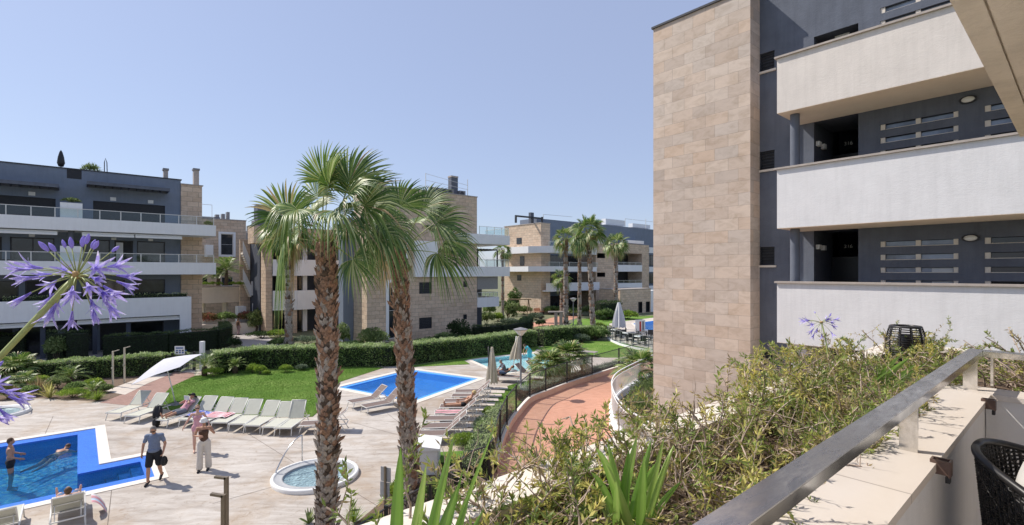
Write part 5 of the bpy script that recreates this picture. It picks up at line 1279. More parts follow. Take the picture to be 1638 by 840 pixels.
farpalm('short palm half hidden by the left palm of the far cluster', 898, 497, 447, 72, 4.5, 36, 19, 14)
farpalm('palm at the right corner of the central block, seen against its pergola', 804, 500, 402, 66, 4.2, 37, 17, 14)
for lb, px, w_ in (('bushy date palm on the raised walkway beside the stone building', 362, 28), ('smaller date palm left of its twin on the raised walkway', 349, 16)):
    rng = np.random.default_rng(px); Y = 55.5; b = pp(px, 457, Y); o = thing('palm_tree', lb, 'palm tree', b, 0, 'date palms on the raised walkway'); hh = 1.7 if w_ > 20 else 1.2
    MB().tube([(0, 0, 0), (.02, 0, hh*.5), (0, 0, hh)], [.2, .18, .16], BARK, 10).build('trunk', o); sc_ = w_/F*Y
    for k in range(26):
        V, Q, Tn = pinnate_frond(k*2.4, R(75-80*k/26), sc_*1.35, rng, 16, .09, sc_*.36, .55, .8); V[:, 2] += hh; np_mesh('frond', V, Q, PALMLEAF, Tn, o)
# sago palms, fan palm bushes, straps
def sago(label, px, py, hpx, wpx, seed, tint=.6, group='sago palms along the hedge', trunk=.35, n=26):
    p = gp(px, py); Y = p.y; sc_ = wpx/2/F*Y; rng = np.random.default_rng(seed); o = thing('sago_palm', label, 'palm shrub', p, 0, group); hh = hpx/F*Y*trunk
    MB().tube([(0, 0, 0), (0, 0, hh*.6), (0, 0, hh)], [.16, .17, .13], BOOT3, 10).build('trunk', o)
    for k in range(n):
        V, Q, Tn = pinnate_frond(k*2.4+rng.normal()*.1, R(72-66*k/n), sc_*1.2, rng, 22, .03, sc_*.22, .55, tint); V[:, 2] += hh; np_mesh('frond', V, Q, PALMLEAF, Tn, o)
    return o
sago('big sago palm with dark trunk at the left end of the lawn', 327, 602, 45, 62, 41)
sago('bright upright sago palm behind the lawn edge, right of the dark one', 376, 598, 38, 40, 42, .85)
sago('flat topped sago palm behind the hedge gap above the lawn', 346, 594, 36, 42, 43, .8)
sago('wide sago palm before the hedge, left bed, behind the yellow spiky plant', 112, 615, 34, 56, 44, .65)
sago('feathery green sago palm low before the left hedge, near the two showers', 148, 628, 20, 44, 47, .8, trunk=.15, n=16)
def fanbush(label, px, py, wpx, hpx, seed, n=26, group='fan palm shrubs', z=0):
    p = gp(px, py, z); Y = p.y; r = wpx/2/F*Y; hh = hpx/F*Y; rng = np.random.default_rng(seed); o = thing('fan_palm_shrub', label, 'palm shrub', p, 0, group)
    MB().tube([(0, 0, 0), (0, 0, hh*.25), (0, 0, hh*.42)], [.14, .13, .1], BOOT3, 8).build('trunk', o)
    for k in range(n):
        V, Q, Tn = fan_frond(k*2.4, R(72-80*k/n), r*.85, r*.8, rng, nseg=18, droop=.25, nodes=(.04, .45, .75, 1.0), pw=.012); V[:, 2] += hh*.45; np_mesh('frond', V, Q, PALMLEAF, Tn, o)
    return o
fanbush('tall fan palm shrub inside the fence, right of its shorter neighbour', 910, 603, 52, 60, 51, 44)
fanbush('shorter fan palm shrub beside the lamp post, inside the fence', 878, 612, 50, 52, 52, 40)
fanbush('fan palm shrub growing inside the white curved railing', 1022, 618, 62, 52, 53, 24)
fanbush('grey green fan palm shrub at the left end of the left hedge', 28, 612, 50, 40, 54, 22)
fanbush('dark fan palm shrub low at the foot of the stone tower', 1130, 640, 60, 52, 55, 16, z=.3)
fanbush('small dark fan palm in the left bed behind the striped grass', 38, 625, 34, 26, 56, 14)
def straps(name, label, cat, p, n, L, W, mat, seed, lean=.9, group=None, lo=35, hi=85, t0=.5):
    rng = np.random.default_rng(seed); o = thing(name, label, cat, p, 0, group); Vs, Qs, Ts = [], [], []; b = 0
    for k in range(n):
        az = k*2.4+rng.normal()*.25; el = R(lo+(hi-lo)*rng.random()); l = L*(.6+.5*rng.random()); w_ = W*(.8+.4*rng.random()); d = np.array([math.cos(az)*math.cos(el), math.sin(az)*math.cos(el), math.sin(el)]); S = _n(np.cross(d, [0, 0, 1.])); ns = 9
        tw = rng.normal()*.5; rows = []
        for i in range(ns+1):
            t = i/ns; c = d*l*t+np.array([0, 0, -lean*l*t*t*.35*math.cos(el)-lean*.12*l*t**3]); wd = w_*.5*(min(1, .55+t*1.6))*(1-t**3)**.8; Sr = S*math.cos(tw*t)+np.cross(S, d)*math.sin(tw*t)
            kk = np.cross(Sr, d); rows += [c-Sr*wd, c-kk*wd*.45*-1*-1, c+Sr*wd]
        Vs.append(np.array(rows)); q = []
        for i in range(ns):
            for j in range(2): a = i*3+j; q.append((a, a+1, a+4, a+3))
        Qs.append(np.array(q)+b); b += len(rows); Ts.append(np.full(len(q), np.clip(t0+.25*rng.normal(), 0, 1)))
    np_mesh('leaves', np.vstack(Vs), np.vstack(Qs), mat, np.concatenate(Ts), o, smooth=True); return o
straps('spiky_plant', 'yellow striped spiky plant at the edge of the left bed, behind the hot tub', 'plant', gp(79, 637), 46, .95, .07, LEAF_YEL, 61, .5)
STRAW = leafmat('dry_grass_blade', [(0, (.25, .16, .09)), (.5, (.40, .30, .16)), (1, (.45, .42, .2))])
straps('tufted_grass', 'brown feathery grass tuft behind the yellow spiky plant', 'plant', gp(62, 628), 90, 1.0, .03, STRAW, 62, .4)
for i, (px, py, L_) in enumerate(((141, 638, .55), (156, 641, .7))):
    straps('tufted_grass', ('small bright green grass tuft left of the larger one by the brick path', 'round bright green grass tuft at the corner of the brick path')[i], 'plant', gp(px, py), 220, L_, .02, LEAF_BRIGHT, 63+i, .9, 'grass tufts by the brick path')
for i, (px, py) in enumerate(((857, 553), (872, 551), (888, 549))):
    straps('agave', ('pale agave by the lamp post, leftmost of three under the dark hedge', 'middle pale agave of three under the dark hedge', 'rightmost pale agave of three, beside the far palm cluster')[i], 'plant', gp(px, py), 22, .95, .12, LEAF_GREY, 70+i, .6, 'pale agaves under the hedge')

# ================================================================ HEDGES, SHRUBS, TREES
def g2(px, py): p = gp(px, py); return (p.x, p.y)
def shift(P, d):    # push back a polyline away from the terrace by d
    return [(x, y+d) for x, y in P]
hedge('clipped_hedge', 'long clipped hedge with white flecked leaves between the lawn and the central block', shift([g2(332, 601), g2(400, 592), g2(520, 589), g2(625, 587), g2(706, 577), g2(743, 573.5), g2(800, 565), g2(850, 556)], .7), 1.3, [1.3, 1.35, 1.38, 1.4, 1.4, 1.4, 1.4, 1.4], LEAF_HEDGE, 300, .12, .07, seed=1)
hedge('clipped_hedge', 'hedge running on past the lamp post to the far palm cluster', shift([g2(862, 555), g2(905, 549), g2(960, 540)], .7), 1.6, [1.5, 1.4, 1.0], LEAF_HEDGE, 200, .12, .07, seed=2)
hedge('clipped_hedge', 'hedge with sunlit tinted top along the left planting bed behind the showers', shift([g2(-40, 618), g2(33, 612), g2(150, 606), g2(250, 600)], .6), 1.2, [.95, 1.0, 1.12, 1.2], LEAF_HEDGE, 320, .11, .065, seed=3)
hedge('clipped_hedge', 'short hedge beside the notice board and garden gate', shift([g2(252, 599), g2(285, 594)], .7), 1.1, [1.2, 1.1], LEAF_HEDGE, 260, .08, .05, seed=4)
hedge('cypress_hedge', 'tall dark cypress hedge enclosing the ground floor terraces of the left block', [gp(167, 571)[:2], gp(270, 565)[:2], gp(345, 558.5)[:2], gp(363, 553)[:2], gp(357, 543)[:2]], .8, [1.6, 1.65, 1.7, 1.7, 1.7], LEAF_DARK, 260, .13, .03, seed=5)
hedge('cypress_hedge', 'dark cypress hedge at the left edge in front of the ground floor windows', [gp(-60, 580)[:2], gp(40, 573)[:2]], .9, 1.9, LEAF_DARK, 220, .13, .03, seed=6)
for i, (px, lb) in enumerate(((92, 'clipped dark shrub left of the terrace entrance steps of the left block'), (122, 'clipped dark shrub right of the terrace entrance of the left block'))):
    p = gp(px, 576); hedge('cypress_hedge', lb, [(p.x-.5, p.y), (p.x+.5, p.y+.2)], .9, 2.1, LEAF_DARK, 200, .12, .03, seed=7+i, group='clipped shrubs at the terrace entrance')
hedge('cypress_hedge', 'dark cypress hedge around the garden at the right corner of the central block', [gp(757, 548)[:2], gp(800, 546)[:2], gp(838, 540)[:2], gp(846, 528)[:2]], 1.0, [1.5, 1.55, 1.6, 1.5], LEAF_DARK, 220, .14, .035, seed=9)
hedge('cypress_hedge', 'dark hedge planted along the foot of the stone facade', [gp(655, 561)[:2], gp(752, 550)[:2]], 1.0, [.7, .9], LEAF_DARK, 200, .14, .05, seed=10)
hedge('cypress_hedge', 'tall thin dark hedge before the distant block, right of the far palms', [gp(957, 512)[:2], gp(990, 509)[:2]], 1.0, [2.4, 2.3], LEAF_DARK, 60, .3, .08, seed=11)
def bush(lb, px, py, wpx, hpx, mat, n, seed, L_=.09, W_=.05, cat='shrub', name='garden_shrub', group=None, z=0, up=.4):
    p = gp(px, py, z); Y = p.y; return shrub(name, lb, cat, p, (wpx/2/F*Y, wpx/2/F*Y*.8, hpx/2/F*Y), n, L_, W_, mat, group, True, seed, up=up)
GB = 'clipped ball shrubs at the lawn edge'
for i, a in enumerate((('left ball shrub of the touching pair at the hedge foot', 404, 597, 20, 17), ('front ball shrub of the touching pair at the hedge foot', 416, 599, 19, 17), ('bright ball shrub standing alone in the middle of the hedge foot', 457, 596, 21, 14), ('greyer ball shrub left of the nearest palm trunk', 483, 593, 18, 11), ('leafy ball shrub beside the dark sago palm', 341, 603, 30, 17), ('low dark ball shrub in front of the pair', 427, 600, 11, 8))):
    bush(a[0], *a[1:], LEAF_BRIGHT if i != 3 else LEAF_GREY, 1700, 80+i, .07, .035, group=GB)
bush('long low yellow green shrub in the left bed', 116, 636, 44, 16, LEAF_BRIGHT, 3000, 90, .07, .03)
bush('small dark green shrub behind the yellow green one in the left bed', 48, 634, 26, 18, LEAF_HEDGE, 1500, 91)
bush('shrub with orange tipped leaves at the far left of the bed', 12, 638, 30, 24, leafmat('orange_tipped_leaf', [(0, (.05, .08, .02)), (.6, (.16, .16, .05)), (.85, (.35, .18, .05)), (1, (.5, .2, .06))]), 1500, 92, .08, .04)
for i, (px, py, w_, h_, mt, lb) in enumerate(((92, 622, 34, 22, LEAF_OLIVE, 'olive shrub in the middle of the left bed'), (122, 626, 30, 16, LEAF_HEDGE, 'low leafy shrub behind the long yellow green one'), (64, 618, 30, 18, LEAF_BRIGHT, 'fresh green shrub behind the yellow spiky plant'), (20, 622, 36, 22, LEAF_GREY, 'grey shrub at the left frame edge of the bed'), (168, 628, 22, 14, LEAF_OLIVE, 'small shrub beside the shower paving'), (36, 640, 22, 12, LEAF_YEL, 'pale yellow low shrub at the front of the left bed'))):
    bush(lb, px, py, w_, h_, mt, 1500, 960+i)
bush('silvery shrub in front of the left hedge', 132, 606, 40, 18, LEAF_GREY, 1500, 93)
bush('bright green shrub growing before the hedge near the showers', 150, 622, 30, 18, LEAF_BRIGHT, 1300, 94)
bush('climbing shrub with round leaves by the terrace entrance of the left block', 92, 577, 34, 44, LEAF_OLIVE, 1600, 95, .16, .12)
# around the walkway to the stair
bush('dark low ground shrub right of the grey walkway', 418, 541, 40, 12, LEAF_DARK, 1500, 100, .14, .08)
bush('yellow green low shrub beside the thin palm', 446, 540, 40, 14, LEAF_BRIGHT, 1600, 101, .14, .07)
bush('clipped green mound before the main hedge at the walkway', 448, 556, 34, 16, LEAF_HEDGE, 1600, 102, .13, .08)
bush('silvery low shrub between the palms before the galleries', 490, 552, 50, 16, LEAF_GREY, 1800, 103, .14, .07)
bush('dark round shrub left of the walkway by the cypress hedge', 376, 560, 20, 24, LEAF_DARK, 1200, 104, .13, .05)
bush('green shrub growing at the lit corner of the stone facade', 597, 562, 44, 42, LEAF_OLIVE, 2600, 105, .14, .09)
bush('dark green shrub in the middle of the stone facade', 735, 550, 40, 44, LEAF_DARK, 2200, 106, .15, .09)
bush('low dark shrub left of the facade shrub', 712, 552, 40, 22, LEAF_HEDGE, 1500, 107, .14, .09)
bush('broad leaved shrub beside the slate lift shaft', 548, 556, 22, 44, LEAF_OLIVE, 1200, 108, .18, .12)
bush('green shrub under the shrubs of the lift shaft', 566, 562, 44, 18, LEAF_HEDGE, 1600, 109, .14, .08)
bush('bright green ground cover mound before the gallery', 522, 558, 50, 12, LEAF_BRIGHT, 1600, 110, .13, .06)
for i, px in enumerate((330, 340, 351, 371, 382, 392)):
    p = pp(px, 457.5, 55); tag(shrub('garden_shrub', ('leftmost','second','third','fourth','fifth','rightmost')[i]+' yellow green tuft along the top of the raised walkway wall', 'shrub', p, (.35, .35, .25), 260, .12, .06, LEAF_BRIGHT, 'tufts along the raised walkway wall', False, 111+i))
p = gp(370, 533)
for i, (dx, mt, lb) in enumerate(((-2.2, FLOWER_R, 'red flowering shrub at the left of the walled bed'), (-.6, LEAF_HEDGE, 'green shrub in the middle of the walled bed'), (1.6, FLOWER_R, 'dark red shrub at the right of the walled bed'))):
    shrub('flowering_shrub', lb, 'shrub', (p.x+dx*.85, p.y+dx*.4, 1.1), (1.1, .9, .6), 1100, .2, .12, mt, 'shrubs in the walled bed', False, 120+i)
def tree(lb, px, py, trunk_h, wpx, hpx, mat, n, seed, Lf=.16, Wf=.08, name='garden_tree', group=None):
    p = gp(px, py); Y = p.y; r = wpx/2/F*Y; rh = hpx/2/F*Y; o = thing(name, lb, 'tree', p, 0, group); rng = np.random.default_rng(seed)
    m = MB(); m.tube([(0, 0, 0), (.05, 0, trunk_h*.6), (0, 0, trunk_h)], [.14, .1, .08], BARK, 8)
    for k in range(7):
        a = k*.9; m.tube([(0, 0, trunk_h*.8), (math.cos(a)*r*.35, math.sin(a)*r*.35, trunk_h+rh*.5), (math.cos(a)*r*.7, math.sin(a)*r*.7, trunk_h+rh*(.6+.6*rng.random()))], [.06, .04, .015], BARK, 5)
    m.build('trunk', o); Vs, Qs, Ts, b = [], [], [], 0
    for k in range(14):
        c = np.array([rng.normal()*r*.42, rng.normal()*r*.42, trunk_h+rh+rng.normal()*rh*.42]); P, Dd = blob_points(n//14, c, np.array([r, r, rh])*(.35+.15*rng.random()), rng, .35, -1)
        Dd = Dd*.5+rand_dirs(len(P), rng)*.7; Dd[:, 2] += .2; Dd = _n(Dd); V, Q = leaf_quads(P, Dd, Lf*(.6+.8*rng.random(len(P))), Wf, rng); Vs.append(V); Qs.append(Q+b); b += len(V); Ts.append(np.clip(.25*(k % 3)+.5*rng.random(len(P)), 0, 1))
    np_mesh('crown', np.vstack(Vs), np.vstack(Qs), mat, np.concatenate(Ts), o); return o
tree('spreading olive green tree before the white outside staircase', 410, 533, .9, 36, 26, LEAF_OLIVE, 4200, 130, .2, .08)
tree('dense round dark tree left of the orange bench, before the distant block', 859, 497, 1.0, 34, 44, LEAF_HEDGE, 4200, 131, .3, .18)
tree('small bushy tree by the wooden swing frame at the far path', 822, 505, 1.3, 20, 26, LEAF_HEDGE, 1700, 132, .3, .16)
tree('low leafy tree beyond the far path near the central block', 812, 512, .6, 24, 26, LEAF_OLIVE, 1500, 133, .3, .16)
for i, (px, py, w_, h_, mt, lb) in enumerate(((778, 520, 26, 22, LEAF_OLIVE, 'leafy shrub at the right foot of the central block'), (796, 514, 22, 14, LEAF_BRIGHT, 'bright low shrub beyond the dark hedge corner'), (838, 503, 26, 14, LEAF_OLIVE, 'olive shrub under the wooden frame'), (815, 520, 26, 10, LEAF_GREY, 'grey low shrub before the wooden frame'), (783, 508, 20, 26, LEAF_HEDGE, 'upright dark shrub beside the far palm at the central block'), (912, 498, 40, 12, LEAF_DARK, 'dark shrub mass before the ground floor of the distant block'), (945, 505, 30, 18, LEAF_OLIVE, 'olive shrub behind the tallest far palm'), (975, 508, 24, 12, LEAF_BRIGHT, 'bright shrub before the thin dark hedge'), (840, 516, 16, 8, LEAF_BRIGHT, 'small bright shrub at the left end of the far brick path'))):
    bush(lb, px, py, w_, h_, mt, 1300, 860+i, .24, .13)
bush('bright hedge mound beside the stone hut', 1003, 511, 34, 15, LEAF_BRIGHT, 1700, 140, .25, .15)
bush('green bush left of the stone hut mound', 968, 512, 30, 20, LEAF_HEDGE, 1500, 141, .25, .15)
bush('hedge mound behind the orange bench', 884, 503, 30, 14, LEAF_HEDGE, 1400, 142, .25, .15)
bush('long low mound at the foot of the far palms', 915, 505, 34, 13, LEAF_HEDGE, 1400, 143, .25, .15)
bush('grey mound beside the far brick path', 857, 512, 26, 12, LEAF_GREY, 1300, 144, .22, .1)
bush('large green mound under the tallest far palm', 953, 544, 44, 24, LEAF_HEDGE, 2800, 145, .16, .1)
bush('yellow green mound against the cafe terrace fence', 958, 533, 26, 18, LEAF_BRIGHT, 1800, 146, .15, .08)
bush('dark spreading cycad mound right of the agaves', 893, 549, 36, 28, LEAF_DARK, 1800, 147, .3, .05)
bush('grey green mound between the far palms', 930, 548, 26, 14, LEAF_GREY, 1300, 148, .15, .08)
for i, (px, py) in enumerate(((862, 520), (868, 519), (965, 512))): bush(('dark rounded shrub beside the far brick path, left one', 'dark rounded shrub beside the far brick path, right one', 'dark rounded shrub on the far lawn')[i], px, py+2, 9, 9, LEAF_DARK, 500, 150+i, .18, .08, group='dark small shrubs by the far path')
# beside the ramp fence
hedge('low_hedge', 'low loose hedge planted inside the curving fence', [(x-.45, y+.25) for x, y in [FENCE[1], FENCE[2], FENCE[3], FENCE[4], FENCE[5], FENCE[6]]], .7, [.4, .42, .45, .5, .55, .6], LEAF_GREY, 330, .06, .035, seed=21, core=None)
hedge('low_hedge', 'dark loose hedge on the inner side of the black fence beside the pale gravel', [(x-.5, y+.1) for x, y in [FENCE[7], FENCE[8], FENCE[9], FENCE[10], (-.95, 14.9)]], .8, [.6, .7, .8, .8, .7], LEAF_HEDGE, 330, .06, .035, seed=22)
bush('clipped green ball shrub beside the gravel', 782, 669, 20, 20, LEAF_BRIGHT, 2200, 160, .05, .03)
bush('smaller dark ball shrub next to the clipped one', 798, 664, 18, 16, LEAF_HEDGE, 1500, 161, .05, .03)
bush('spreading dark green juniper over the gravel', 745, 716, 46, 26, LEAF_BRIGHT, 3600, 162, .07, .02, up=.1)
bush('grey leaved shrub beside the spreading juniper', 772, 700, 32, 40, LEAF_GREY, 2200, 163, .06, .03)
straps('tufted_grass', 'thin green grass tuft at the deck edge between the two tall palms', 'plant', gp(566, 836), 160, .55, .012, LEAF_BRIGHT, 170, .6)
straps('rosette_plant', 'dark leaved rosette plant at the foot of the nearest palm', 'plant', gp(494, 838), 40, .42, .05, LEAF_OLIVE, 171, .5)
bush('fresh green shrub at the foot of the leaning palm', 640, 806, 44, 40, LEAF_BRIGHT, 2600, 172, .09, .03)
bush('green shrub behind the black railing beside the leaning palm', 690, 800, 50, 30, LEAF_HEDGE, 2000, 173, .08, .03)
bush('bright green shrub right of the grass tuft at the deck edge', 600, 850, 40, 26, LEAF_BRIGHT, 1500, 174, .08, .03)
# garden inside the white curved railing, at the tower foot
for i, (x, y, r_) in enumerate(((5.6, 21.5, 1.0), (5.3, 18.6, .8), (6.8, 24.0, 1.2), (5.6, 15.6, .9), (7.0, 13.2, 1.1))):
    shrub('garden_shrub', ('shrub inside the white railing', 'small shrub inside the white railing at its bend', 'large shrub at the back of the white railing', 'shrub at the left foot of the stone tower', 'shrub at the right foot of the stone tower')[i], 'shrub', (x, y, .3), (r_, r_*.8, r_*.5), 2200, .09, .04, (LEAF_OLIVE, LEAF_HEDGE)[i % 2], None, True, 180+i)

# ================================================================ PLANTER IN FRONT OF THE TERRACE
LEAF_ROSE = leafmat('rosemary_leaf', [(0, (.30, .20, .13)), (.16, (.42, .34, .18)), (.28, (.52, .49, .13)), (.45, (.32, .40, .10)), (.62, (.22, .30, .08)), (.76, (.09, .145, .04)), (.85, (.54, .55, .15)), (1, (.70, .62, .2))], .5, .38, .35)
TWIG = plain('grey_brown_twig', (.42, .33, .27), .9, var=.4, scale=30)
def planter_shrub(label, s, dd, n_br, seed, hgt=.34, spread=.38, leafy=1.0, out=.25, dryness=.25):
    rng = np.random.default_rng(seed); p = T.w(s, dd, ZC-.12); o = thing('trailing_shrub', label, 'shrub', p, A1, 'trailing shrubs in the terrace planter')
    Wt, Vs, Qs, Ts, b = MB(), [], [], [], 0
    LP, LD, LT = [], [], []
    for k in range(n_br):
        az = rng.random()*2*PI; el = R(18+62*rng.random()); L_ = spread*(.5+.8*rng.random()); d = np.array([math.cos(az)*math.cos(el), math.sin(az)*math.cos(el)*.62+out*.3, math.sin(el)]); d = _n(d)
        st = np.array([rng.normal()*.10, rng.normal()*.07, 0]); pts = []; cur = st.copy(); dv = d.copy(); ns = 8
        for i in range(ns+1):
            pts.append(cur.copy()); cur = cur+dv*L_/ns; dv = _n(dv+rng.normal(size=3)*.20+np.array([0, out*.08, -.16*(i/ns)-(.25 if cur[2] > hgt else 0)])); 
            if cur[1]+dd < .50: dv[1] = abs(dv[1])
            if cur[2] < .1 and cur[1]+dd < 1.25: dv[2] = abs(dv[2])
        Wt.tube(pts, [.0044*(1-.65*i/ns)+.001 for i in range(ns+1)], TWIG, 4, False)
        dry = rng.random() < dryness+.12; t_b = rng.choice([.42, .5, .62, .72, .88, .97], p=[.16, .2, .22, .16, .14, .12]); twigs = [pts[3:]]
        for j in range(int(5+4*rng.random())):
            i = int(1+rng.random()*(ns-1)); q = pts[i].copy(); dd_ = _n(pts[min(i+1, ns)]-pts[i]+rng.normal(size=3)*.8+np.array([0, 0, .35])); tl = .06+.13*rng.random(); tp = [q]
            for _ in range(4): q = q+dd_*tl/4; dd_ = _n(dd_+rng.normal(size=3)*.22+np.array([0, 0, .05])); tp.append(q.copy())
            if tp[-1][1]+dd < .47: continue
            Wt.tube(tp, [.0020, .0017, .0014, .0011, .0007], TWIG, 3, False); twigs.append(tp)
        if dry and rng.random() < .55: continue
        for tp in twigs:
            tp = np.array(tp); seg = np.linalg.norm(np.diff(tp, axis=0), axis=1); tot = seg.sum(); n = int(tot/.0040*leafy*(.35 if dry else 1))
            if n < 2: continue
            t = np.sort(rng.random(n))**.5*tot; cs = np.concatenate([[0], np.cumsum(seg)]); ii = np.clip(np.searchsorted(cs, t)-1, 0, len(seg)-1); f = (t-cs[ii])/seg[ii]; P = tp[ii]+(tp[ii+1]-tp[ii])*f[:, None]; Dt = _n(tp[ii+1]-tp[ii]); Dl = _n(Dt*.75+rand_dirs(n, rng)*.75)
            LP.append(P); LD.append(Dl); tt = t_b+.10*rng.normal(size=n)
            if dry: tt = .12+.12*rng.random(n)
            else: tt = np.where(rng.random(n) < .08, .15, tt)
            LT.append(np.clip(tt, 0, 1))
    P, Dl, Tt = np.vstack(LP), np.vstack(LD), np.concatenate(LT); n = len(P); V, Q = leaf_quads(P, Dl, .025*(.6+.7*rng.random(n)), .0062*(.8+.5*rng.random(n)), rng)
    np_mesh('foliage', V, Q, LEAF_ROSE, Tt, o); Wt.build('branches', o); return o
spec = []
labs = ['sparse trailing shrub lowest on the left of the planter, nearest the camera', 'twiggy trailing shrub beside the left strap leaved plant', 'trailing shrub left of the big strap leaved plant', 'trailing shrub right behind the big strap leaved plant', 'yellowish trailing shrub in front of the curved white railing', 'trailing shrub before the left half of the stone tower', 'dense trailing shrub before the right half of the stone tower', 'dry twiggy trailing shrub beside the middle of the handrail', 'trailing shrub before the foot of the white gallery column', 'grey twiggy trailing shrub midway along the handrail', 'trailing shrub in front of the lantern', 'trailing shrub right of the lantern near the rail corner', 'trailing shrub at the far end of the planter', 'trailing shrub behind the rail corner at the right edge', 'hanging trailing shrub over the outer coping before the ramp', 'low trailing shrub along the handrail, close to the camera', 'trailing shrub behind the lantern', 'small trailing shrub hugging the coping by the nearest post', 'leafy trailing shrub at the planter edge below the second purple flower']
SP = [(.66, .94, 9, .16, .22, .7, .5), (.84, 1.02, 12, .26, .28, .9, .35), (.92, .84, 14, .16, .22, .9, .35), (1.18, 1.04, 17, .30, .30, 1, .3), (1.42, .96, 24, .22, .28, 1, .5), (1.70, 1.06, 28, .24, .28, 1, .5), (2.0, .92, 34, .26, .28, 1, .55), (2.12, .64, 36, .36, .24, .7, .45), (2.45, 1.04, 38, .27, .30, 1, .45), (2.75, .66, 38, .36, .26, .8, .45), (3.0, 1.0, 44, .34, .32, 1, .3), (3.2, .68, 42, .34, .28, 1, .35), (3.75, .95, 50, .34, .34, 1, .3), (4.0, .60, 44, .22, .3, 1, .3), (1.0, 1.16, 14, .16, .28, .8, .4), (1.5, .64, 30, .34, .24, .8, .4), (5.05, .9, 40, .28, .3, 1, .25), (2.42, .62, 26, .34, .2, .9, .35), (3.4, 1.12, 36, .34, .3, 1, .3)]
for i, ((s, dd, n, hg, sp_, lf, dr), lb) in enumerate(zip(SP, labs)): planter_shrub(lb, s, dd, n, 300+i, hg, sp_, lf, .25, dr)
planter_shrub('trailing shrub beyond the far coping at the right edge of the photo', 4.1, -.3, 70, 340, .4, .4)
planter_shrub('second trailing shrub beyond the far coping at the right edge', 4.5, .2, 70, 341, .36, .4)
# strap leaved plants and lily-like flowers
LEAF_STRAP = leafmat('strap_leaf', [(0, (.10, .22, .03)), (.5, (.22, .40, .07)), (1, (.42, .56, .16))], .35, .3, .5)
def strapplant(label, s, dd, leaves, seed):
    rng = np.random.default_rng(seed); o = thing('strap_leaved_plant', label, 'plant', T.w(s, dd, ZC-.1), 0, 'strap leaved plants in the terrace planter'); p0 = np.array(T.w(s, dd, ZC-.1))
    for (px, py, Y, w_, bow) in leaves:
        tip = np.array(pp(px, py, Y))-p0; st = np.array([rng.normal()*.02, rng.normal()*.02, 0]); V, Q, Tn = [], [], []; ns = 14; L_ = np.linalg.norm(tip-st)
        perp = _n(np.cross(tip-st, [.3, -1, .1])); face_ = _n(np.cross(tip-st, perp)); tw = rng.normal()*.5; t0 = np.clip(.5+.25*rng.normal(), 0, 1)
        for i in range(ns+1):
            t = i/ns; c = st+(tip-st)*t+np.array([0, 0, 1.])*bow*L_*math.sin(PI*t)*(.6+.6*t); wd = w_*.68*min(1, .65+t*1.2)*max(.02, (1-t**3.5))**.8; Sr = perp*math.cos(tw*t)+face_*math.sin(tw*t); kk = np.cross(Sr, _n(tip-st)); V += [c-Sr*wd, c-Sr*wd*.45+kk*wd*.28, c+kk*wd*.42, c+Sr*wd*.45+kk*wd*.28, c+Sr*wd]
            if i < ns:
                for j in range(4): a = i*5+j; Q.append((a, a+1, a+6, a+5)); Tn.append(np.clip(t0+(.12 if j in (1, 2) else -.05)-.0*t, 0, 1))
        np_mesh('leaf', V, Q, LEAF_STRAP, Tn, o, smooth=True)
    return o
strapplant('fresh green strap leaved plant in the bottom centre of the photo, nearest one', .42, .78, [(641, 716, .80, .020, .10), (682, 742, .86, .02, .05), (712, 762, .90, .016, .03), (727, 694, .92, .016, .03), (741, 750, .95, .014, 0), (796, 672, .98, .012, .04), (671, 822, .78, .02, .0), (752, 790, .9, .014, 0), (775, 812, .95, .014, .02), (733, 775, .85, .02, .05)], 401)
strapplant('large strap leaved plant with upright leaves amid the trailing shrubs', 1.10, .80, [(972, 706, 1.28, .020, .02), (1019, 697, 1.33, .022, .0), (1042, 704, 1.36, .02, 0), (953, 716, 1.2, .018, .12), (966, 738, 1.2, .018, .05), (1062, 700, 1.42, .02, .0), (1070, 726, 1.4, .016, .02), (1078, 712, 1.45, .016, .04), (1006, 720, 1.25, .022, 0), (1090, 770, 1.4, .016, .08), (985, 770, 1.15, .02, .1), (1030, 730, 1.25, .022, 0), (945, 755, 1.3, .016, .16), (1050, 740, 1.3, .02, .05)], 402)
strapplant('small strap leaved plant below the lantern', 3.1, .85, [(1440, 568, 2.75, .03, 0), (1455, 572, 2.8, .03, .02), (1487, 577, 2.85, .028, 0), (1468, 580, 2.8, .024, 0), (1430, 590, 2.7, .024, .1)], 403)
PETAL = leafmat('violet_petal', [(0, (.24, .18, .60)), (.4, (.42, .36, .84)), (.7, (.56, .50, .92)), (1, (.78, .74, .97))], .5, .35, .3)
PEDI = plain('flower_stalk_green', (.36, .42, .16), .55, var=.2, scale=40)
HUBM = plain('tan_flower_hub', (.45, .30, .13), .7, var=.3, scale=80)
def petal_flower(c, d, L, rng, openn=1.0):
    """funnel flower with six flared petals; returns verts quads tints"""
    d = _n(np.array(d, float)); a = _n(np.cross(d, [0.13, .31, .9])); b_ = np.cross(d, a); V, Q, Tn = [], [], []
    for k in range(6):
        th = k*PI/3+rng.normal()*.08; e = a*math.cos(th)+b_*math.sin(th); s_ = -a*math.sin(th)+b_*math.cos(th); ns = 7; o_ = openn*(.85+.3*rng.random()); base = len(V)
        for i in range(ns+1):
            t = i/ns; r = L*(.03+.07*t+.62*o_*max(0, t-.38)**1.4*1.7); z = L*(t-.25*o_*max(0, t-.55)**2*1.6); w_ = L*(.026+.056*math.sin(min(1, t*1.08)*PI)**.8*(.35+t)) if t < .99 else L*.01
            q = c+d*z+e*r; V += [q-s_*w_, q+e*w_*-.25, q+s_*w_]
            if i < ns: 
                for j in range(2): m_ = base+i*3+j; Q.append((m_, m_+1, m_+4, m_+3)); Tn.append(float(np.clip(.55+.2*rng.normal()+(.25*t-.12), 0, 1)))
    return V, Q, Tn
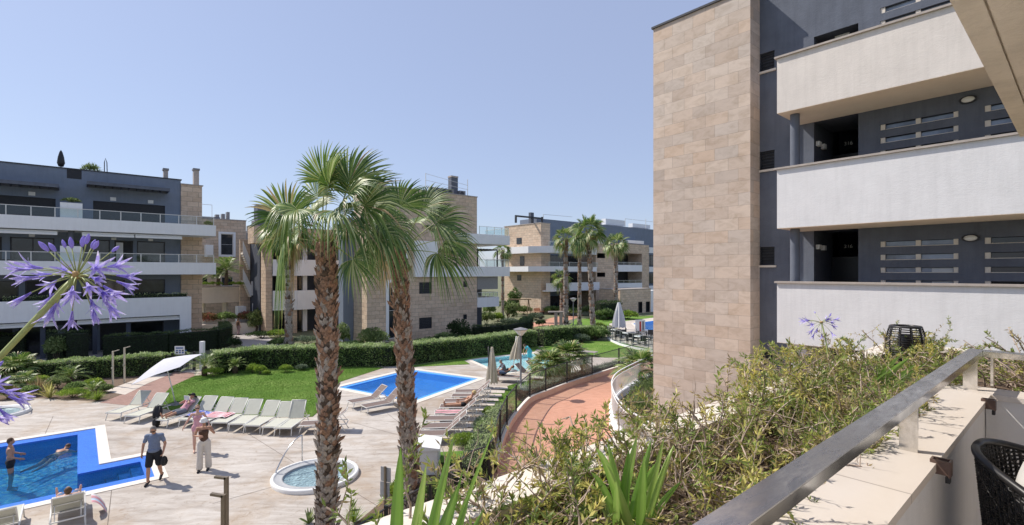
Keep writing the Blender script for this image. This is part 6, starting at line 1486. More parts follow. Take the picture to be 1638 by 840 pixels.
def agapanthus(label, head, base, rad, nfl, seed, stem_r=.0066, bend=(0, 0, 0), n_bud=9, view=(0, -1, 0)):
    rng = np.random.default_rng(seed); head, base = Vector(head), Vector(base); o = thing('lily_flower', label, 'flower', base, 0, 'violet lily flowers in the planter'); hd = np.array(head-base)
    MB().tube(curve3([Vector((0, 0, 0)), Vector(hd)*.5+Vector(bend), Vector(hd)], 16), [stem_r*1.1]*3+[stem_r]*14 if False else stem_r, PEDI, 10).build('stem', o)
    ax = _n(hd); MB().lathe([(.001, rad*.10), (rad*.13, rad*.08), (rad*.17, 0), (rad*.12, -rad*.07), (stem_r, -rad*.12)], tuple(hd+ax*rad*.03), HUBM, 14, axis=tuple(ax)).build('flower_hub', o)
    pm = MB(); V, Q, Tn = [], [], []
    for k in range(nfl+n_bud):
        if k < nfl:
            fr_ = k/nfl; ph = R(150+66*rng.random()) if fr_ < .38 else R(-38+64*rng.random()) if fr_ < .78 else R(-132+88*rng.random()); ps_ = R((rng.random()-.5)*110); d = np.array([math.cos(ph)*math.cos(ps_), math.sin(ps_), math.sin(ph)*math.cos(ps_)]); el = d[2]
        else: az = rng.random()*6.28; el = R(38+45*rng.random()); d = np.array([math.cos(az)*math.cos(el), math.sin(az)*math.cos(el), math.sin(el)])
        pl_ = rad*(.80+.25*rng.random()); s0 = hd+d*rad*.08; c1 = s0+d*pl_*.55; d2 = _n(d+np.array([0, 0, -.22 if k < nfl else .12])); c2 = c1+d2*pl_*.5; pm.tube([s0, c1, c2], [rad*.018, rad*.015, rad*.017], PEDI, 6)
        if k < nfl:
            v, q, t = petal_flower(c2, _n(d2+np.array([0, 0, -.18 if el < 0 else 0])), rad*.70*(.8+.35*rng.random()), rng, .15+.8*rng.random()); b = len(V); V += v; Q += [tuple(i+b for i in f) for f in q]; Tn += t
        else:
            n = 8; L_ = rad*(.26+.14*rng.random()); a = _n(np.cross(d2, [.2, .9, .1])); b2 = np.cross(d2, a); b = len(V)
            for i in range(7):
                t = i/6; r = L_*.19*math.sin(PI*(.08+.9*t))**.8
                for j in range(n): th = 2*PI*j/n; V.append(c2+d2*L_*t+(a*math.cos(th)+b2*math.sin(th))*r)
                if i < 6:
                    for j in range(n): Q.append((b+i*n+j, b+i*n+(j+1) % n, b+(i+1)*n+(j+1) % n, b+(i+1)*n+j)); Tn.append(.35+.1*rng.random())
    np_mesh('blossoms', V, Q, PETAL, Tn, o, smooth=True); pm.build('flower_stalks', o); return o
h1 = pp(123, 441, .80); agapanthus('big violet lily flower head on thick green stalk, upper left, closest', h1, (-1.05, .45, H-.7), .050, 25, 501, .0044)
agapanthus('violet lily flower head cut by the left edge', pp(-50, 625, .80), (-1.05, .55, H-.75), .046, 26, 502, .005)
agapanthus('small violet lily flower head leaning before the lowest white gallery', pp(1314, 516, 2.9), T.w(3.2, .95, ZC), .062, 14, 503, .004, (0, 0, .06), n_bud=3)
# ================================================================ LOUNGERS
MESH_BEIGE = plain('beige_lounger_mesh', (.50, .50, .42), .8, var=.05, bmp=.3, bscale=150)
MESH_BROWN = plain('brown_lounger_mesh', (.17, .125, .11), .8, var=.08, bmp=.3, bscale=150)
MESH_TAUPE = plain('taupe_lounger_mesh', (.30, .26, .24), .8, var=.08, bmp=.3, bscale=150)
RESIN = plain('white_resin', (.70, .69, .65), .45, var=.04)
RESIN_G = plain('grey_resin', (.42, .40, .38), .45, var=.05)
def make_lounger(label, cloth, frame, ang=42, group='beige loungers on the deck', w=.66, bl_=.78):
    o = thing('sun_lounger', label, 'sun lounger', (0, 0, 0), 0, group); w2 = w/2; y0, yh, zs_ = -1.0, .22, .34
    a = R(ang); yb, zb = yh+bl_*math.cos(a), zs_+.02+bl_*math.sin(a)
    m = MB()
    for sx in (-1, 1):
        m.tube([(sx*w2, y0, zs_-.03), (sx*w2, y0+.05, zs_), (sx*w2, yh, zs_), (sx*w2, .85, zs_-.02)], .021, frame, 7)
    for y in (y0+.02, -.35, .25, .84): m.bar((-w2, y, zs_-.02), (w2, y, zs_-.02), .03, .03, frame)
    m.build('frame', o)
    m = MB(); n = 8
    for i in range(n):
        t0, t1 = i/n, (i+1)/n; ya, yb_ = y0+.03+(yh-y0-.03)*t0, y0+.03+(yh-y0-.03)*t1; za, zb_ = (zs_+.012-.014*math.sin(PI*t) for t in (t0, t1)); x = w2-.02
        m.face([(-x, ya, za), (x, ya, za), (x, yb_, zb_), (-x, yb_, zb_)], cloth); m.face([(-x, yb_, zb_-.01), (x, yb_, zb_-.01), (x, ya, za-.01), (-x, ya, za-.01)], cloth)
    m.face([(-x, y0+.03, zs_), (x, y0+.03, zs_), (x, y0+.03, zs_+.012), (-x, y0+.03, zs_+.012)], cloth); m.build('seat', o)
    m = MB(); x = w2-.045; up = Vector((0, -math.sin(a), math.cos(a)))*.006; P0, P1 = Vector((0, yh+.02, zs_+.03)), Vector((0, yb, zb))
    m.obox((P0+P1)/2, (x, 0, 0), (P1-P0)/2, up, cloth); b = m.build('backrest', o)
    m = MB()
    for sx in (-1, 1): m.tube([(sx*(w2-.03), P0.y, P0.z), (sx*(w2-.03), P1.y-.02, P1.z-.02)], .018, frame, 7)
    m.tube([(-(w2-.03), P1.y, P1.z-.01), ((w2-.03), P1.y, P1.z-.01)], .018, frame, 7); m.bar((-(w2-.04), P0.y+.3, P0.z+.25), ((w2-.04), P0.y+.3, P0.z+.25), .02, .02, frame); m.build('back_frame', b)
    for sx in (-1, 1):
        MB().tube([(sx*(w2-.01), y0+.12, zs_-.01), (sx*(w2+.01), y0+.02, 0)], .019, frame, 7).build('leg', o)
        MB().tube([(sx*(w2-.01), .62, zs_-.01), (sx*(w2+.01), .80, 0)], .019, frame, 7).build('leg', o)
        MB().tube([(sx*(w2-.08), .80, zs_-.02), (sx*(w2-.08), P0.y+.42*math.cos(a), P0.z+.42*math.sin(a))], .011, frame, 6).build('prop', o)
    return o
def place(proto, used, x, y, rz, label, sc=None):
    if not used[0]: used[0] = True; proto.location = (x, y, .008); proto.rotation_euler = (0, 0, rz); proto['label'] = label; return proto
    return copy_tree(proto, None, label, (x, y, .008), (0, 0, rz), sc)
u = [False]; pb = make_lounger('x', MESH_BEIGE, RESIN, 44)
place(pb, u, -14.40, 21.75, R(-14), 'beige lounger under the reclining man with the black hat')
for i in range(1, 7):
    place(pb, u, -14.42+.79*i+.06, 22.02-.2*i, R(-2+i*.4+(0, 2, -3, 1.5, 4, -2, 2.5)[i]), ('', 'beige lounger beside the reclining man, under the blue end of the towel', 'beige lounger under the middle of the striped towel', 'beige lounger at the red striped end of the towel', 'third beige lounger from the right end of the row at the lawn', 'second beige lounger from the right end of the row at the lawn', 'beige lounger next to the steep backed one at the right end of the row')[i])
place(pb, u, -17.35, 22.8, R(-4), 'beige lounger furthest left, alone with its twin by the brick path'); place(pb, u, -16.2, 22.35, R(-4), 'beige lounger left of the white parasol pole, right one of the separate pair')
place(pb, u, -11.62, 13.1, A1+PI, 'beige lounger seen from behind with a person lying in it, bottom left'); place(pb, u, -12.55, 12.3, A1+PI, 'empty beige lounger seen from behind in the bottom left corner')
pb2 = make_lounger('beige lounger with steeply raised back at the right end of the row', MESH_BEIGE, RESIN, 62); pb2.location = (-9.05, 20.7, .008)
u = [False]; pr_ = make_lounger('x', MESH_BROWN, RESIN, 40, 'brown loungers around the back pool')
ordn = ['brown lounger furthest from the camera in the row by the back pool', 'second brown lounger from the far end of the row', 'third brown lounger from the far end of the row', 'brown lounger carrying the sunbather in the pool row', 'brown lounger with a pink towel, next to the sunbather', 'sixth brown lounger of the row, before the white cabinet', 'brown lounger second nearest to the white cabinet', 'brown lounger nearest to the white cabinet']
rowp = []
for i in range(8):
    x, y = -2.93-.124*i+.98, 25.9-.97*i; rowp.append((x, y)); place(pr_, u, x+(.0, .06, -.05, 0, .04, -.08, .05, 0)[i], y, R(-87+(1, -3, 2, 0, 3, -2, 4, -1)[i]), ordn[i])
place(pr_, u, -6.05, 23.55, A1+R(90)-PI+R(90)*0, 'brown lounger with raised back, front one of the pair at the pool corner'); place(pr_, u, -6.95, 24.35, A1+R(90)-PI, 'brown lounger with raised back, rear one of the pair at the pool corner')
place(pr_, u, -7.6, 20.45, R(-80), 'flat brown lounger half hidden behind the nearest palm trunk')
for i, (px, py, rz, lb) in enumerate(((806, 611, 75, 'brown lounger carrying the seated person in the grey shirt'), (845, 606, 60, 'brown lounger right of the seated person, behind the lamp post'), (862, 600, 62, 'brown lounger behind the lamp post, nearest the fan palm shrubs'))):
    p = gp(px, py); place(pr_, u, p.x, p.y, R(rz), lb)
u = [False]; pt = make_lounger('x', MESH_TAUPE, RESIN_G, 55, 'grey brown loungers by the shallow pool')
for i, (px, py, lb) in enumerate(((918, 571, 'taupe lounger left one of the pair beyond the fan palm shrub'), (935, 569, 'taupe lounger right one of the pair beyond the fan palm shrub'))):
    p = gp(px, py); place(pt, u, p.x, p.y, R(60), lb)
# stepping slabs behind the brown loungers
u = None
for k in range(11):
    a = gp(718, 703).lerp(gp(792, 622), k/10); o = MB().box(-.55, .45, -.30, .30, 0, .045, CREAMPAVE).build('paving_slab', loc=(a.x+.25, a.y, .012), rz=R(4*math.sin(k*2))); tag(o, f"{('first', 'second', 'third', 'fourth', 'fifth', 'sixth', 'seventh', 'eighth', 'ninth', 'tenth', 'eleventh')[k]} beige paving slab behind the brown loungers, counted from the white cabinet", 'paving slab', 'beige slabs behind the brown loungers')
# ================================================================ PARASOLS, LAMPS, SHOWERS, CABINETS
CANVAS = plain('off_white_canvas', (.60, .60, .63), .85, var=.03, bmp=.2, bscale=40)
CANVAS_B = plain('beige_canvas', (.52, .47, .37), .85, var=.1, bmp=.2, bscale=40)
p0 = gp(281, 648); ps = thing('parasol', 'open white square parasol tilted to the left over the brick path', 'parasol', p0)
pc = Vector((-.50, .1, 1.92)); ax = Vector((-.33, -.15, .93)).normalized()
m = MB(); m.tube([(0, 0, 0), pc*.5, pc+ax*.25], .026, WHITEM, 10); m.build('pole', ps)
X = Vector((1, .15, 0)); X = (X-ax*X.dot(ax)).normalized(); Yv = ax.cross(X); cs = []; hs_ = 1.18
mid_ = []; top = pc+ax*.34
for i in range(8):
    th = i*PI/4; r_ = hs_*(1.36 if i % 2 else 1.0); cs.append(pc+(X*math.cos(th)+Yv*math.sin(th))*r_-ax*(.18 if i % 2 else .12))
m = MB()
for i in range(8):
    a, b = cs[i], cs[(i+1) % 8]; n = 5
    for j in range(n):
        t0, t1 = j/n, (j+1)/n; q = [top.lerp(a, t0), top.lerp(a, t1), top.lerp(b, t1), top.lerp(b, t0)]; sag = lambda t: ax*(.05*math.sin(PI*t))
        q = [q[0]+sag(t0), q[1]+sag(t1), q[2]+sag(t1), q[3]+sag(t0)]
        m.face(q if j else [q[0], q[1], q[2]], CANVAS); m.face([v-ax*.006 for v in (q if j else q[:3])][::-1], CANVAS)
m.build('canopy', ps)
m = MB()
for c in cs: m.tube([pc+ax*.22, c-ax*.03], .009, WHITEM, 5)
m.build('ribs', ps); MB().lathe([(.32, 0), (.32, .06), (.05, .09), (.04, .2)], (0, 0, 0), GREYM, 20).build('base', ps)
def closed_parasol(label, px, py, h, rad, cloth, polem, seed, hang=1.0, pole_off=0, lean=0):
    p = gp(px, py); rng = np.random.default_rng(seed); o = thing('parasol', label, 'parasol', p, 0, 'closed parasols by the pools'); m = MB(); m.tube([(pole_off, 0, 0), (pole_off+lean*.5, 0, h*.5), (pole_off+lean, 0, h)], .03, polem, 8); m.build('pole', o)
    m = MB(); seg = 18; b = []; rows = []
    for i in range(13):
        t = i/12; z = h-.02-t*h*.66*hang; r = rad*(.25+1.0*t**.8)*(1-.35*max(0, t-.8)*4*.25); row = []
        for k in range(seg): a = 2*PI*k/seg; rr_ = r*(1+.22*(1 if k % 2 else -1)*min(1, t*2))+rng.normal()*.004; row.append((lean*(1-t)+rr_*math.cos(a)+(.04 if pole_off else 0), rr_*math.sin(a), z-(.10*(k % 2) if i == 12 else 0)))
        rows.append(row)
    for r0, r1 in zip(rows, rows[1:]):
        for k in range(seg): k2 = (k+1) % seg; m.face([r1[k], r1[k2], r0[k2], r0[k]], cloth, True)
    m.face(rows[0][::-1], cloth); m.build('canopy', o); MB().lathe([(.3, 0), (.3, .07), (.05, .1)], (pole_off, 0, 0), GREYM, 16).build('base', o); return o
closed_parasol('closed beige parasol on a black side pole at the end of the brown row', 786, 622.5, 2.35, .24, CANVAS_B, BLACKM, 1, 1.25, -.16)
closed_parasol('closed beige parasol at the shallow pool, leaning, left of the lamp post', 823, 594, 2.3, .28, CANVAS_B, WHITEM, 2, .95, -.1, .22)
closed_parasol('closed bright white parasol over the far cafe terrace', 990, 537, 3.4, .5, CANVAS, WHITEM, 3, 1.1)
def street_lamp(label, px, py, h):
    p = gp(px, py); o = thing('street_lamp', label, 'street lamp', p, 0, 'garden lamps'); MB().lathe([(.09, 0), (.09, .3), (.05, .35), (.05, h-.45), (.07, h-.42)], (0, 0, 0), GREYM, 14).build('post', o)
    m = MB(); m.lathe([(.10, h-.42), (.36, h-.12)], (0, 0, 0), LAMPGLASS, 8, smooth=False); m.lathe([(.38, h-.12), (.40, h-.09), (.06, h), (.001, h+.01)], (0, 0, 0), GREYM, 8, smooth=False); m.build('lamp_head', o); return o
street_lamp('tall grey garden lamp with faceted funnel head beside the shallow pool', 833, 634, 3.6)
street_lamp('far garden lamp between the left palms of the distant cluster', 917, 534, 3.8)
def shower(label, p, h, mat, arm, side):
    o = thing('shower_post', label, 'shower', p, 0, 'outdoor showers'); m = MB(); m.box(-.035, .035, -.035, .035, 0, h, mat); m.build('post', o)
    m = MB(); v = Vector(arm); m.bar((0, 0, h-.03), (v.x, v.y, h-.03+v.z), .07, .045, mat); m.build('arm', o); MB().box(-.05, .05, -.06, -.035, 1.0, 1.1, STEEL).build('tap', o); return o
shower('cream shower post nearest the left planting bed', gp(180.5, 618), 2.0, CREAMM, (.28, .1, .09), 1); shower('cream shower post nearer the brick path, right of its twin', gp(199, 613), 2.08, CREAMM, (.26, .1, .09), 1)
shower('taller brown shower post at the bottom of the photo, left of the nearest palm', (-5.94, 10.4, 0), 2.24, BROWNM, (-.24, .0, .03), 1); shower('shorter brown shower post, in front of the taller one', (-5.52, 9.57, 0), 2.24, BROWNM, (-.24, -.0, .04), 1)
# slatted white cabinet and green mat cover
cb = thing('garden_cabinet', 'white louvred cabinet with sloping lid behind the leaning palm', 'cabinet', (*gp(684, 750)[:2], 0), R(4))
m = MB(); m.box(-.36, .36, -.55, .55, 0, .78, WHITEM); 
for k in range(9): m.box(.361, .385, -.52, .52, .07+k*.08, .12+k*.08, WHITEM)
m.build('body', cb); m = MB(); m.face([(-.42, -.6, .79), (.44, -.6, .79), (.44, -.6, .85), (-.42, -.6, .98)], WHITEM); m.face([(.44, .6, .79), (-.42, .6, .79), (-.42, .6, .98), (.44, .6, .85)], WHITEM); m.face([(-.42, -.6, .98), (.44, -.6, .85), (.44, .6, .85), (-.42, .6, .98)], WHITEM); m.face([(-.42, .6, .79), (-.42, -.6, .79), (-.42, -.6, .98), (-.42, .6, .98)], WHITEM); m.face([(.44, -.6, .79), (.44, .6, .79), (.44, .6, .85), (.44, -.6, .85)], WHITEM); m.build('lid', cb)
mt = thing('hatch_cover', 'square hatch cover topped with bright artificial grass beside the white cabinet', 'cover', (*gp(719, 742)[:2], 0), R(8)); MB().box(-.52, .52, -.52, .52, 0, .22, BLACKM).build('frame', mt); MB().box(-.48, .48, -.48, .48, .222, .25, GRASS).build('turf', mt)
sb = thing('sign_post', 'back of a two panel grey sign on a brown post near the second hot tub', 'sign', (*gp(616, 813)[:2], 0), R(-25))
MB().box(-.03, .03, -.02, .02, 0, 1.15, BROWNM).build('post', sb); MB().box(-.17, .17, .022, .035, .72, 1.12, GREYLEDGE).build('panel', sb); MB().box(-.19, .13, .024, .037, .28, .70, GREYLEDGE).build('panel', sb)
# bench, litter bin, wooden frame, bollard planter by the far path
ORANGE = plain('orange_painted_wood', (.55, .16, .06), .6, var=.1); WOODL = plain('pale_wood', (.42, .30, .18), .75, var=.2)
p = gp(863, 503.5); bn = thing('bench', 'orange wooden bench by the far brick path', 'bench', p, R(20)); m = MB()
for k in range(3): m.box(-.8, .8, -.2+k*.15, -.08+k*.15, .42, .46, ORANGE)
m.build('seat', bn); m = MB()
for k in range(3): m.box(-.8, .8, .25+k*.01, .29+k*.01, .55+k*.15, .66+k*.15, ORANGE)
m.build('backrest', bn)
for x in (-.65, .65): MB().box(x-.03, x+.03, -.2, .25, 0, .42, BLACKM).build('leg', bn)
p = gp(865, 510.5); lb_ = thing('litter_bin', 'small black litter bin near the orange bench', 'bin', p); MB().lathe([(.25, 0), (.28, .8), (.24, .82), (.001, .8)], (0, 0, 0), BLACKM, 16).build('body', lb_); MB().lathe([(.29, .82), (.29, .88), (.2, .92), (.001, .93)], (0, 0, 0), BLACKM, 16).build('lid', lb_)
p = gp(832, 508); wf = thing('wooden_frame', 'pale wooden post and beam frame between the far trees', 'frame', p, 0)
for x, y in ((-1.3, .3), (1.2, 0)): MB().bar((x-.25, y, 0), (x, y, 2.6), .14, .14, WOODL).build('leg', wf); MB().bar((x+.35, y, 0), (x, y, 2.6), .14, .14, WOODL).build('leg', wf)
MB().bar((-1.7, .35, 2.6), (1.6, 0, 2.55), .16, .16, WOODL).build('beam', wf)
p = gp(896, 524); gs_ = thing('stone_gateway', 'grey stone gateposts with slab top beside the left far palm', 'gate', p, 0)
for x in (-.5, .1, .75): MB().box(x-.18, x+.18, -.2, .2, 0, 1.75, CAPST).build('post', gs_)
MB().box(-1.4, 1.0, -.3, .3, 1.752, 1.9, CAPST).build('slab', gs_)
# dry flower stalk stump
p = gp(930, 601); dk = thing('dry_stump', 'slender tan stump standing behind the fence beside the fan palm shrub', 'stump', p); MB().tube([(0, 0, 0), (.05, 0, .4), (-.06, 0, .8), (.08, 0, 1.25)], [.10, .07, .10, .05], WOODL, 8).build('trunk', dk); MB().tube([(-.04, 0, .75), (-.25, 0, .95)], [.05, .02], WOODL, 6).build('branch', dk)
# cafe tables and chairs behind the glass fence
CHB = plain('black_rattan', (.03, .03, .032), .6, var=.2)
def cafe_table(p, label):
    o = thing('cafe_table', label, 'table', p, 0, 'cafe tables behind the glass fence'); MB().lathe([(.45, .72), (.45, .75), (.001, .75)], (0, 0, 0), WHITEM, 18).build('table_top', o); m = MB(); m.tube([(0, 0, 0), (0, 0, .72)], .035, BLACKM, 8); m.lathe([(.25, 0), (.25, .03), (.03, .05)], (0, 0, 0), BLACKM, 14); m.build('stand', o); return o
def cafe_chair(p, rz, label):
    o = thing('cafe_chair', label, 'chair', p, rz, 'black chairs behind the glass fence'); MB().box(-.25, .25, -.25, .25, .42, .47, CHB).build('seat', o); MB().box(-.25, .25, .22, .26, .47, .9, CHB).build('backrest', o)
    m = MB(); m.box(-.28, -.25, -.2, .25, .62, .66, CHB); m.box(.25, .28, -.2, .25, .62, .66, CHB); m.build('armrest', o)
    for x, y in ((-.23, -.22), (.23, -.22), (-.23, .23), (.23, .23)): MB().box(x-.02, x+.02, y-.02, y+.02, 0, .42, CHB).build('leg', o)
    return o
tl_ = [((984, 539), 'cafe table under the white parasol'), ((1003, 545), 'cafe table in the middle of the fenced terrace'), ((1022, 551), 'cafe table nearest the glass fence'), ((1034, 540), 'cafe table next to the far pool, at the tower edge')]
tpos = [gp(*a) for a, _ in tl_]; t0_ = cafe_table(tpos[0], tl_[0][1])
for p, (_, lb) in zip(tpos[1:], tl_[1:]): copy_tree(t0_, None, lb, p)
c0_ = None; wh = ('left', 'right', 'near', 'far')
tn = ('under the white parasol', 'amid the fenced terrace', 'nearest the glass fence', 'by the far pool')
for i, p in enumerate(tpos):
    for j, (dx, dy, rz) in enumerate(((-.8, .1, 90), (.8, -.1, -90), (.1, -.85, 180), (-.1, .85, 0))):
        lb = f'black chair on the {wh[j]} side of the cafe table {tn[i]}'; q = p+Vector((dx, dy, 0))
        if c0_ is None: c0_ = cafe_chair(q, R(rz), lb)
        else: copy_tree(c0_, None, lb, q, (0, 0, R(rz)))
p = gp(1024, 540); bd = thing('menu_board', 'white framed menu board with red and grey panels on the cafe terrace', 'sign', p, R(15))
MB().box(-.55, .55, -.03, .03, .35, 1.75, WHITEM).build('board', bd)
m = MB(); REDM = plain('red_print', (.5, .06, .05), .5); m.box(-.1, .1, -.036, -.031, .6, 1.6, REDM); m.box(.2, .42, -.036, -.031, .6, 1.6, GREYM); m.build('print', bd)
for x in (-.5, .5): MB().box(x-.02, x+.02, -.02, .02, 0, .35, GREYM).build('leg', bd)
# balcony furniture of the left block
for i, (px, d_, z_, rz) in enumerate(((160, 1.6, 9.36, 20), (176, 1.7, 9.36, -60), (222, 1.5, 9.36, 160), (240, 1.8, 9.36, 80), (30, 1.6, 9.36, 10), (60, 1.7, 9.36, 120), (8, 1.5, 6.54, 30), (150, 1.6, 6.54, -30), (238, 1.6, 6.54, 60), (255, 1.5, 6.54, 200))):
    w_ = LW(L.u(px, d_), d_, z_); copy_tree(c0_, None, f"dark balcony chair, {('first', 'second', 'third', 'fourth', 'fifth', 'sixth', 'seventh', 'eighth', 'ninth', 'tenth')[i]} on the {'top' if z_ > 9 else 'middle'} balcony of the left block", w_, (0, 0, R(rz)))['group'] = 'chairs on the left balconies'
for i, (px, z_) in enumerate(((168, 9.36), (231, 9.36), (45, 9.36), (246, 6.54))):
    copy_tree(t0_, None, ('white round table between the chairs in the middle of the top balcony', 'white round table at the right of the top balcony', 'white round table at the left of the top balcony', 'white round table on the middle balcony')[i], LW(L.u(px, 1.4), 1.4, z_))['group'] = 'tables on the left balconies'
for i, (px, z_, w_) in enumerate(((114, 10.9, 34), (114, 8.15, 34), (333, 9.9, 12))):
    q = LW(L.u(px, .9), .9, z_); shrub('balcony_plant', ('greenery in the white planter box of the top balcony', 'greenery in the white planter box of the middle balcony', 'small yellow green plant at the right end of the top balcony')[i], 'plant', q, (w_/50, .45, .25), 500, .12, .06, LEAF_OLIVE if i < 2 else LEAF_BRIGHT, None, False, 700+i)
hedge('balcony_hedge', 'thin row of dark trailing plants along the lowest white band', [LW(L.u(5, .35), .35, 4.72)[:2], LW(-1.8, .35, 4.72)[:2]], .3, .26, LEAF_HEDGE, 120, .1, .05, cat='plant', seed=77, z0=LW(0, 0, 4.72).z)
q = LW(L.u(145, 4), 4, 13.45); shrub('roof_plant', 'tufted plant on the roof of the left block', 'plant', q, (.5, .5, .4), 400, .3, .05, LEAF_OLIVE, None, False, 720)
# towels, bags
STRIPE = NT('striped_towel_cloth'); uvn = coord(STRIPE, 'UV'); sp = STRIPE.t.nodes.new('ShaderNodeSeparateXYZ'); STRIPE.l(uvn, sp.inputs[0])
mm_ = STRIPE.t.nodes.new('ShaderNodeMath'); mm_.operation = 'MULTIPLY'; mm_.inputs[1].default_value = 6.5; STRIPE.l(sp.outputs[1], mm_.inputs[0]); fr_ = STRIPE.t.nodes.new('ShaderNodeMath'); fr_.operation = 'FRACT'; STRIPE.l(mm_.outputs[0], fr_.inputs[0]); gt_ = STRIPE.t.nodes.new('ShaderNodeMath'); gt_.operation = 'GREATER_THAN'; gt_.inputs[1].default_value = .5; STRIPE.l(fr_.outputs[0], gt_.inputs[0])
cst = mixc(STRIPE, gt_.outputs[0], (.72, .70, .70), (.50, .05, .09)); vo = STRIPE.t.nodes.new('ShaderNodeTexVoronoi'); vo.inputs['Scale'].default_value = 13; vo.inputs['Randomness'].default_value = .25; STRIPE.l(uvn, vo.inputs['Vector']); lt = STRIPE.t.nodes.new('ShaderNodeMath'); lt.operation = 'LESS_THAN'; lt.inputs[1].default_value = .28; STRIPE.l(vo.outputs[0], lt.inputs[0]); cbl = mixc(STRIPE, lt.outputs[0], (.04, .08, .40), (.75, .75, .78))
g2_ = STRIPE.t.nodes.new('ShaderNodeMath'); g2_.operation = 'GREATER_THAN'; g2_.inputs[1].default_value = .5; STRIPE.l(sp.outputs[0], g2_.inputs[0]); STRIPE.l(mixc(STRIPE, g2_.outputs[0], cbl, cst), STRIPE.b.inputs['Base Color']); STRIPE.b.inputs['Roughness'].default_value = .95
m = MB(); nx, ny = 30, 8; W_, L_ = 2.0, .85
def tw(i, j):
    u, v = i/nx, j/ny; x = (u-.5)*W_; return (x, (v-.5)*L_+.05*math.sin(u*9), .37+.03*math.sin(x*8.0+1)+.012*math.sin(v*14+u*20)+(.0 if .05 < u < .95 else -.02))
for i in range(nx):
    for j in range(ny): m.face([tw(i, j), tw(i+1, j), tw(i+1, j+1), tw(i, j+1)], STRIPE.m, True, [(i/nx, j/ny), ((i+1)/nx, j/ny), ((i+1)/nx, (j+1)/ny), (i/nx, (j+1)/ny)])
tag(m.build('beach_towel', loc=(-12.98, 21.45, .03), rz=R(-6)), 'big towel with white stars on blue and red stripes across the loungers', 'towel')
PINKC = plain('pink_cloth', (.62, .33, .36), .9, var=.15); LBLUE = plain('pale_blue_cloth', (.45, .58, .70), .9, var=.1)
def cloth(name, label, loc, rz, w_, l_, zf, mats, group=None, split=None, cat='towel'):
    m = MB(); nx, ny = 12, 12
    P = lambda i, j: ((i/nx-.5)*w_, (j/ny-.5)*l_, zf(i/nx, j/ny))
    for i in range(nx):
        for j in range(ny): m.face([P(i, j), P(i+1, j), P(i+1, j+1), P(i, j+1)], mats[(j//3) % len(mats)], True)
    return tag(m.build(name, loc=loc, rz=rz), label, cat, group)
cloth('beach_towel', 'pink and dark patterned towel lying on a brown lounger', (rowp[4][0]-.35, rowp[4][1], .37), 0, 1.1, .6, lambda u, v: .012*math.sin(u*9)+.01*math.sin(v*11), [PINKC, MESH_BROWN])
cloth('beach_towel', 'pink and pale blue towel hanging over the side of the bottom left lounger', (-11.2, 13.55, .0), A1, .3, .7, lambda u, v: .42-.36*u**2+.02*math.sin(v*12), [PINKC, LBLUE, PINKC, FRAMEW])
def rbag(name, label, loc, rz, s, mat, cat='bag', tilt=0):
    o = thing(name, label, cat, loc, rz); m = MB(); 
    for i in range(10):
        t0, t1 = i/10, (i+1)/10; f = lambda t: math.sin(PI*(.06+.88*t))**.35
        m.lathe([(f(t0)*s[0], t0*s[2]), (f(t1)*s[0], t1*s[2])], (0, 0, 0), mat, 18, sy=s[1]/s[0])
    b = m.build('body', o); b.rotation_euler = (tilt, 0, 0); m = MB()
    for x in (-s[0]*.5, s[0]*.5): m.tube([(x, -s[1]*.8, s[2]*.15), (x*1.1, -s[1]*1.6, s[2]*.5), (x, -s[1]*.7, s[2]*.92)], .014, mat, 6)
    m.tube([(-.05, 0, s[2]*.97), (0, 0, s[2]*1.1), (.05, 0, s[2]*.97)], .01, mat, 6)
    f = m.build('strap', o); f.rotation_euler = (tilt, 0, 0); return o
NYL = plain('black_nylon', (.02, .02, .022), .6, var=.3)
rbag('backpack', 'big black backpack standing between the parasol and the left loungers', (-15.55, 21.9, .01), R(20), (.19, .13, .62), NYL, tilt=-.3)
rbag('beach_bag', 'small black bag at the foot of the reclining man', (-14.9, 20.95, .01), R(80), (.17, .12, .38), NYL)

# ================================================================ PEOPLE
SKIN = plain('tanned_skin', (.46, .255, .165), .55, var=.06, spec=.35); SKIN_L = plain('light_skin', (.60, .37, .28), .55, var=.05, spec=.35)
def capsule(a, b, ra, rb, seg=12):
    a, b = Vector(a), Vector(b); d = b-a; L_ = max(d.length, 1e-5); d /= L_; q = d.to_track_quat('Z', 'Y').to_matrix(); V, Q = [], []; rows = []
    for i in range(5): t = PI/2*(1-i/4); rows.append((ra*math.cos(t) if i else .001, -ra*math.sin(t)))
    for i in range(5): t = PI/2*i/4; rows.append((rb*math.cos(t) if i < 4 else .001, L_+rb*math.sin(t)))
    for r, z in rows:
        for k in range(seg): th = 2*PI*k/seg; V.append(a+q @ Vector((r*math.cos(th), r*math.sin(th), z)))
    for i in range(len(rows)-1):
        for k in range(seg): k2 = (k+1) % seg; Q.append((i*seg+k, i*seg+k2, (i+1)*seg+k2, (i+1)*seg+k))
    Q.append(tuple(range(seg))[::-1]); Q.append(tuple(range((len(rows)-1)*seg, len(rows)*seg))); return V, Q
def ellip(c, r, axis=(0, 0, 1), front=(0, -1, 0)):
    z = Vector(axis).normalized(); y = Vector(front); y = (y-z*y.dot(z)).normalized()*-1; x = y.cross(z); V, Q = capsule((0, 0, 0), (0, 0, 1e-5), 1, 1, 18); c = Vector(c)
    return [c+x*v.x*r[0]+y*v.y*r[1]+z*v.z*r[2] for v in V], Q
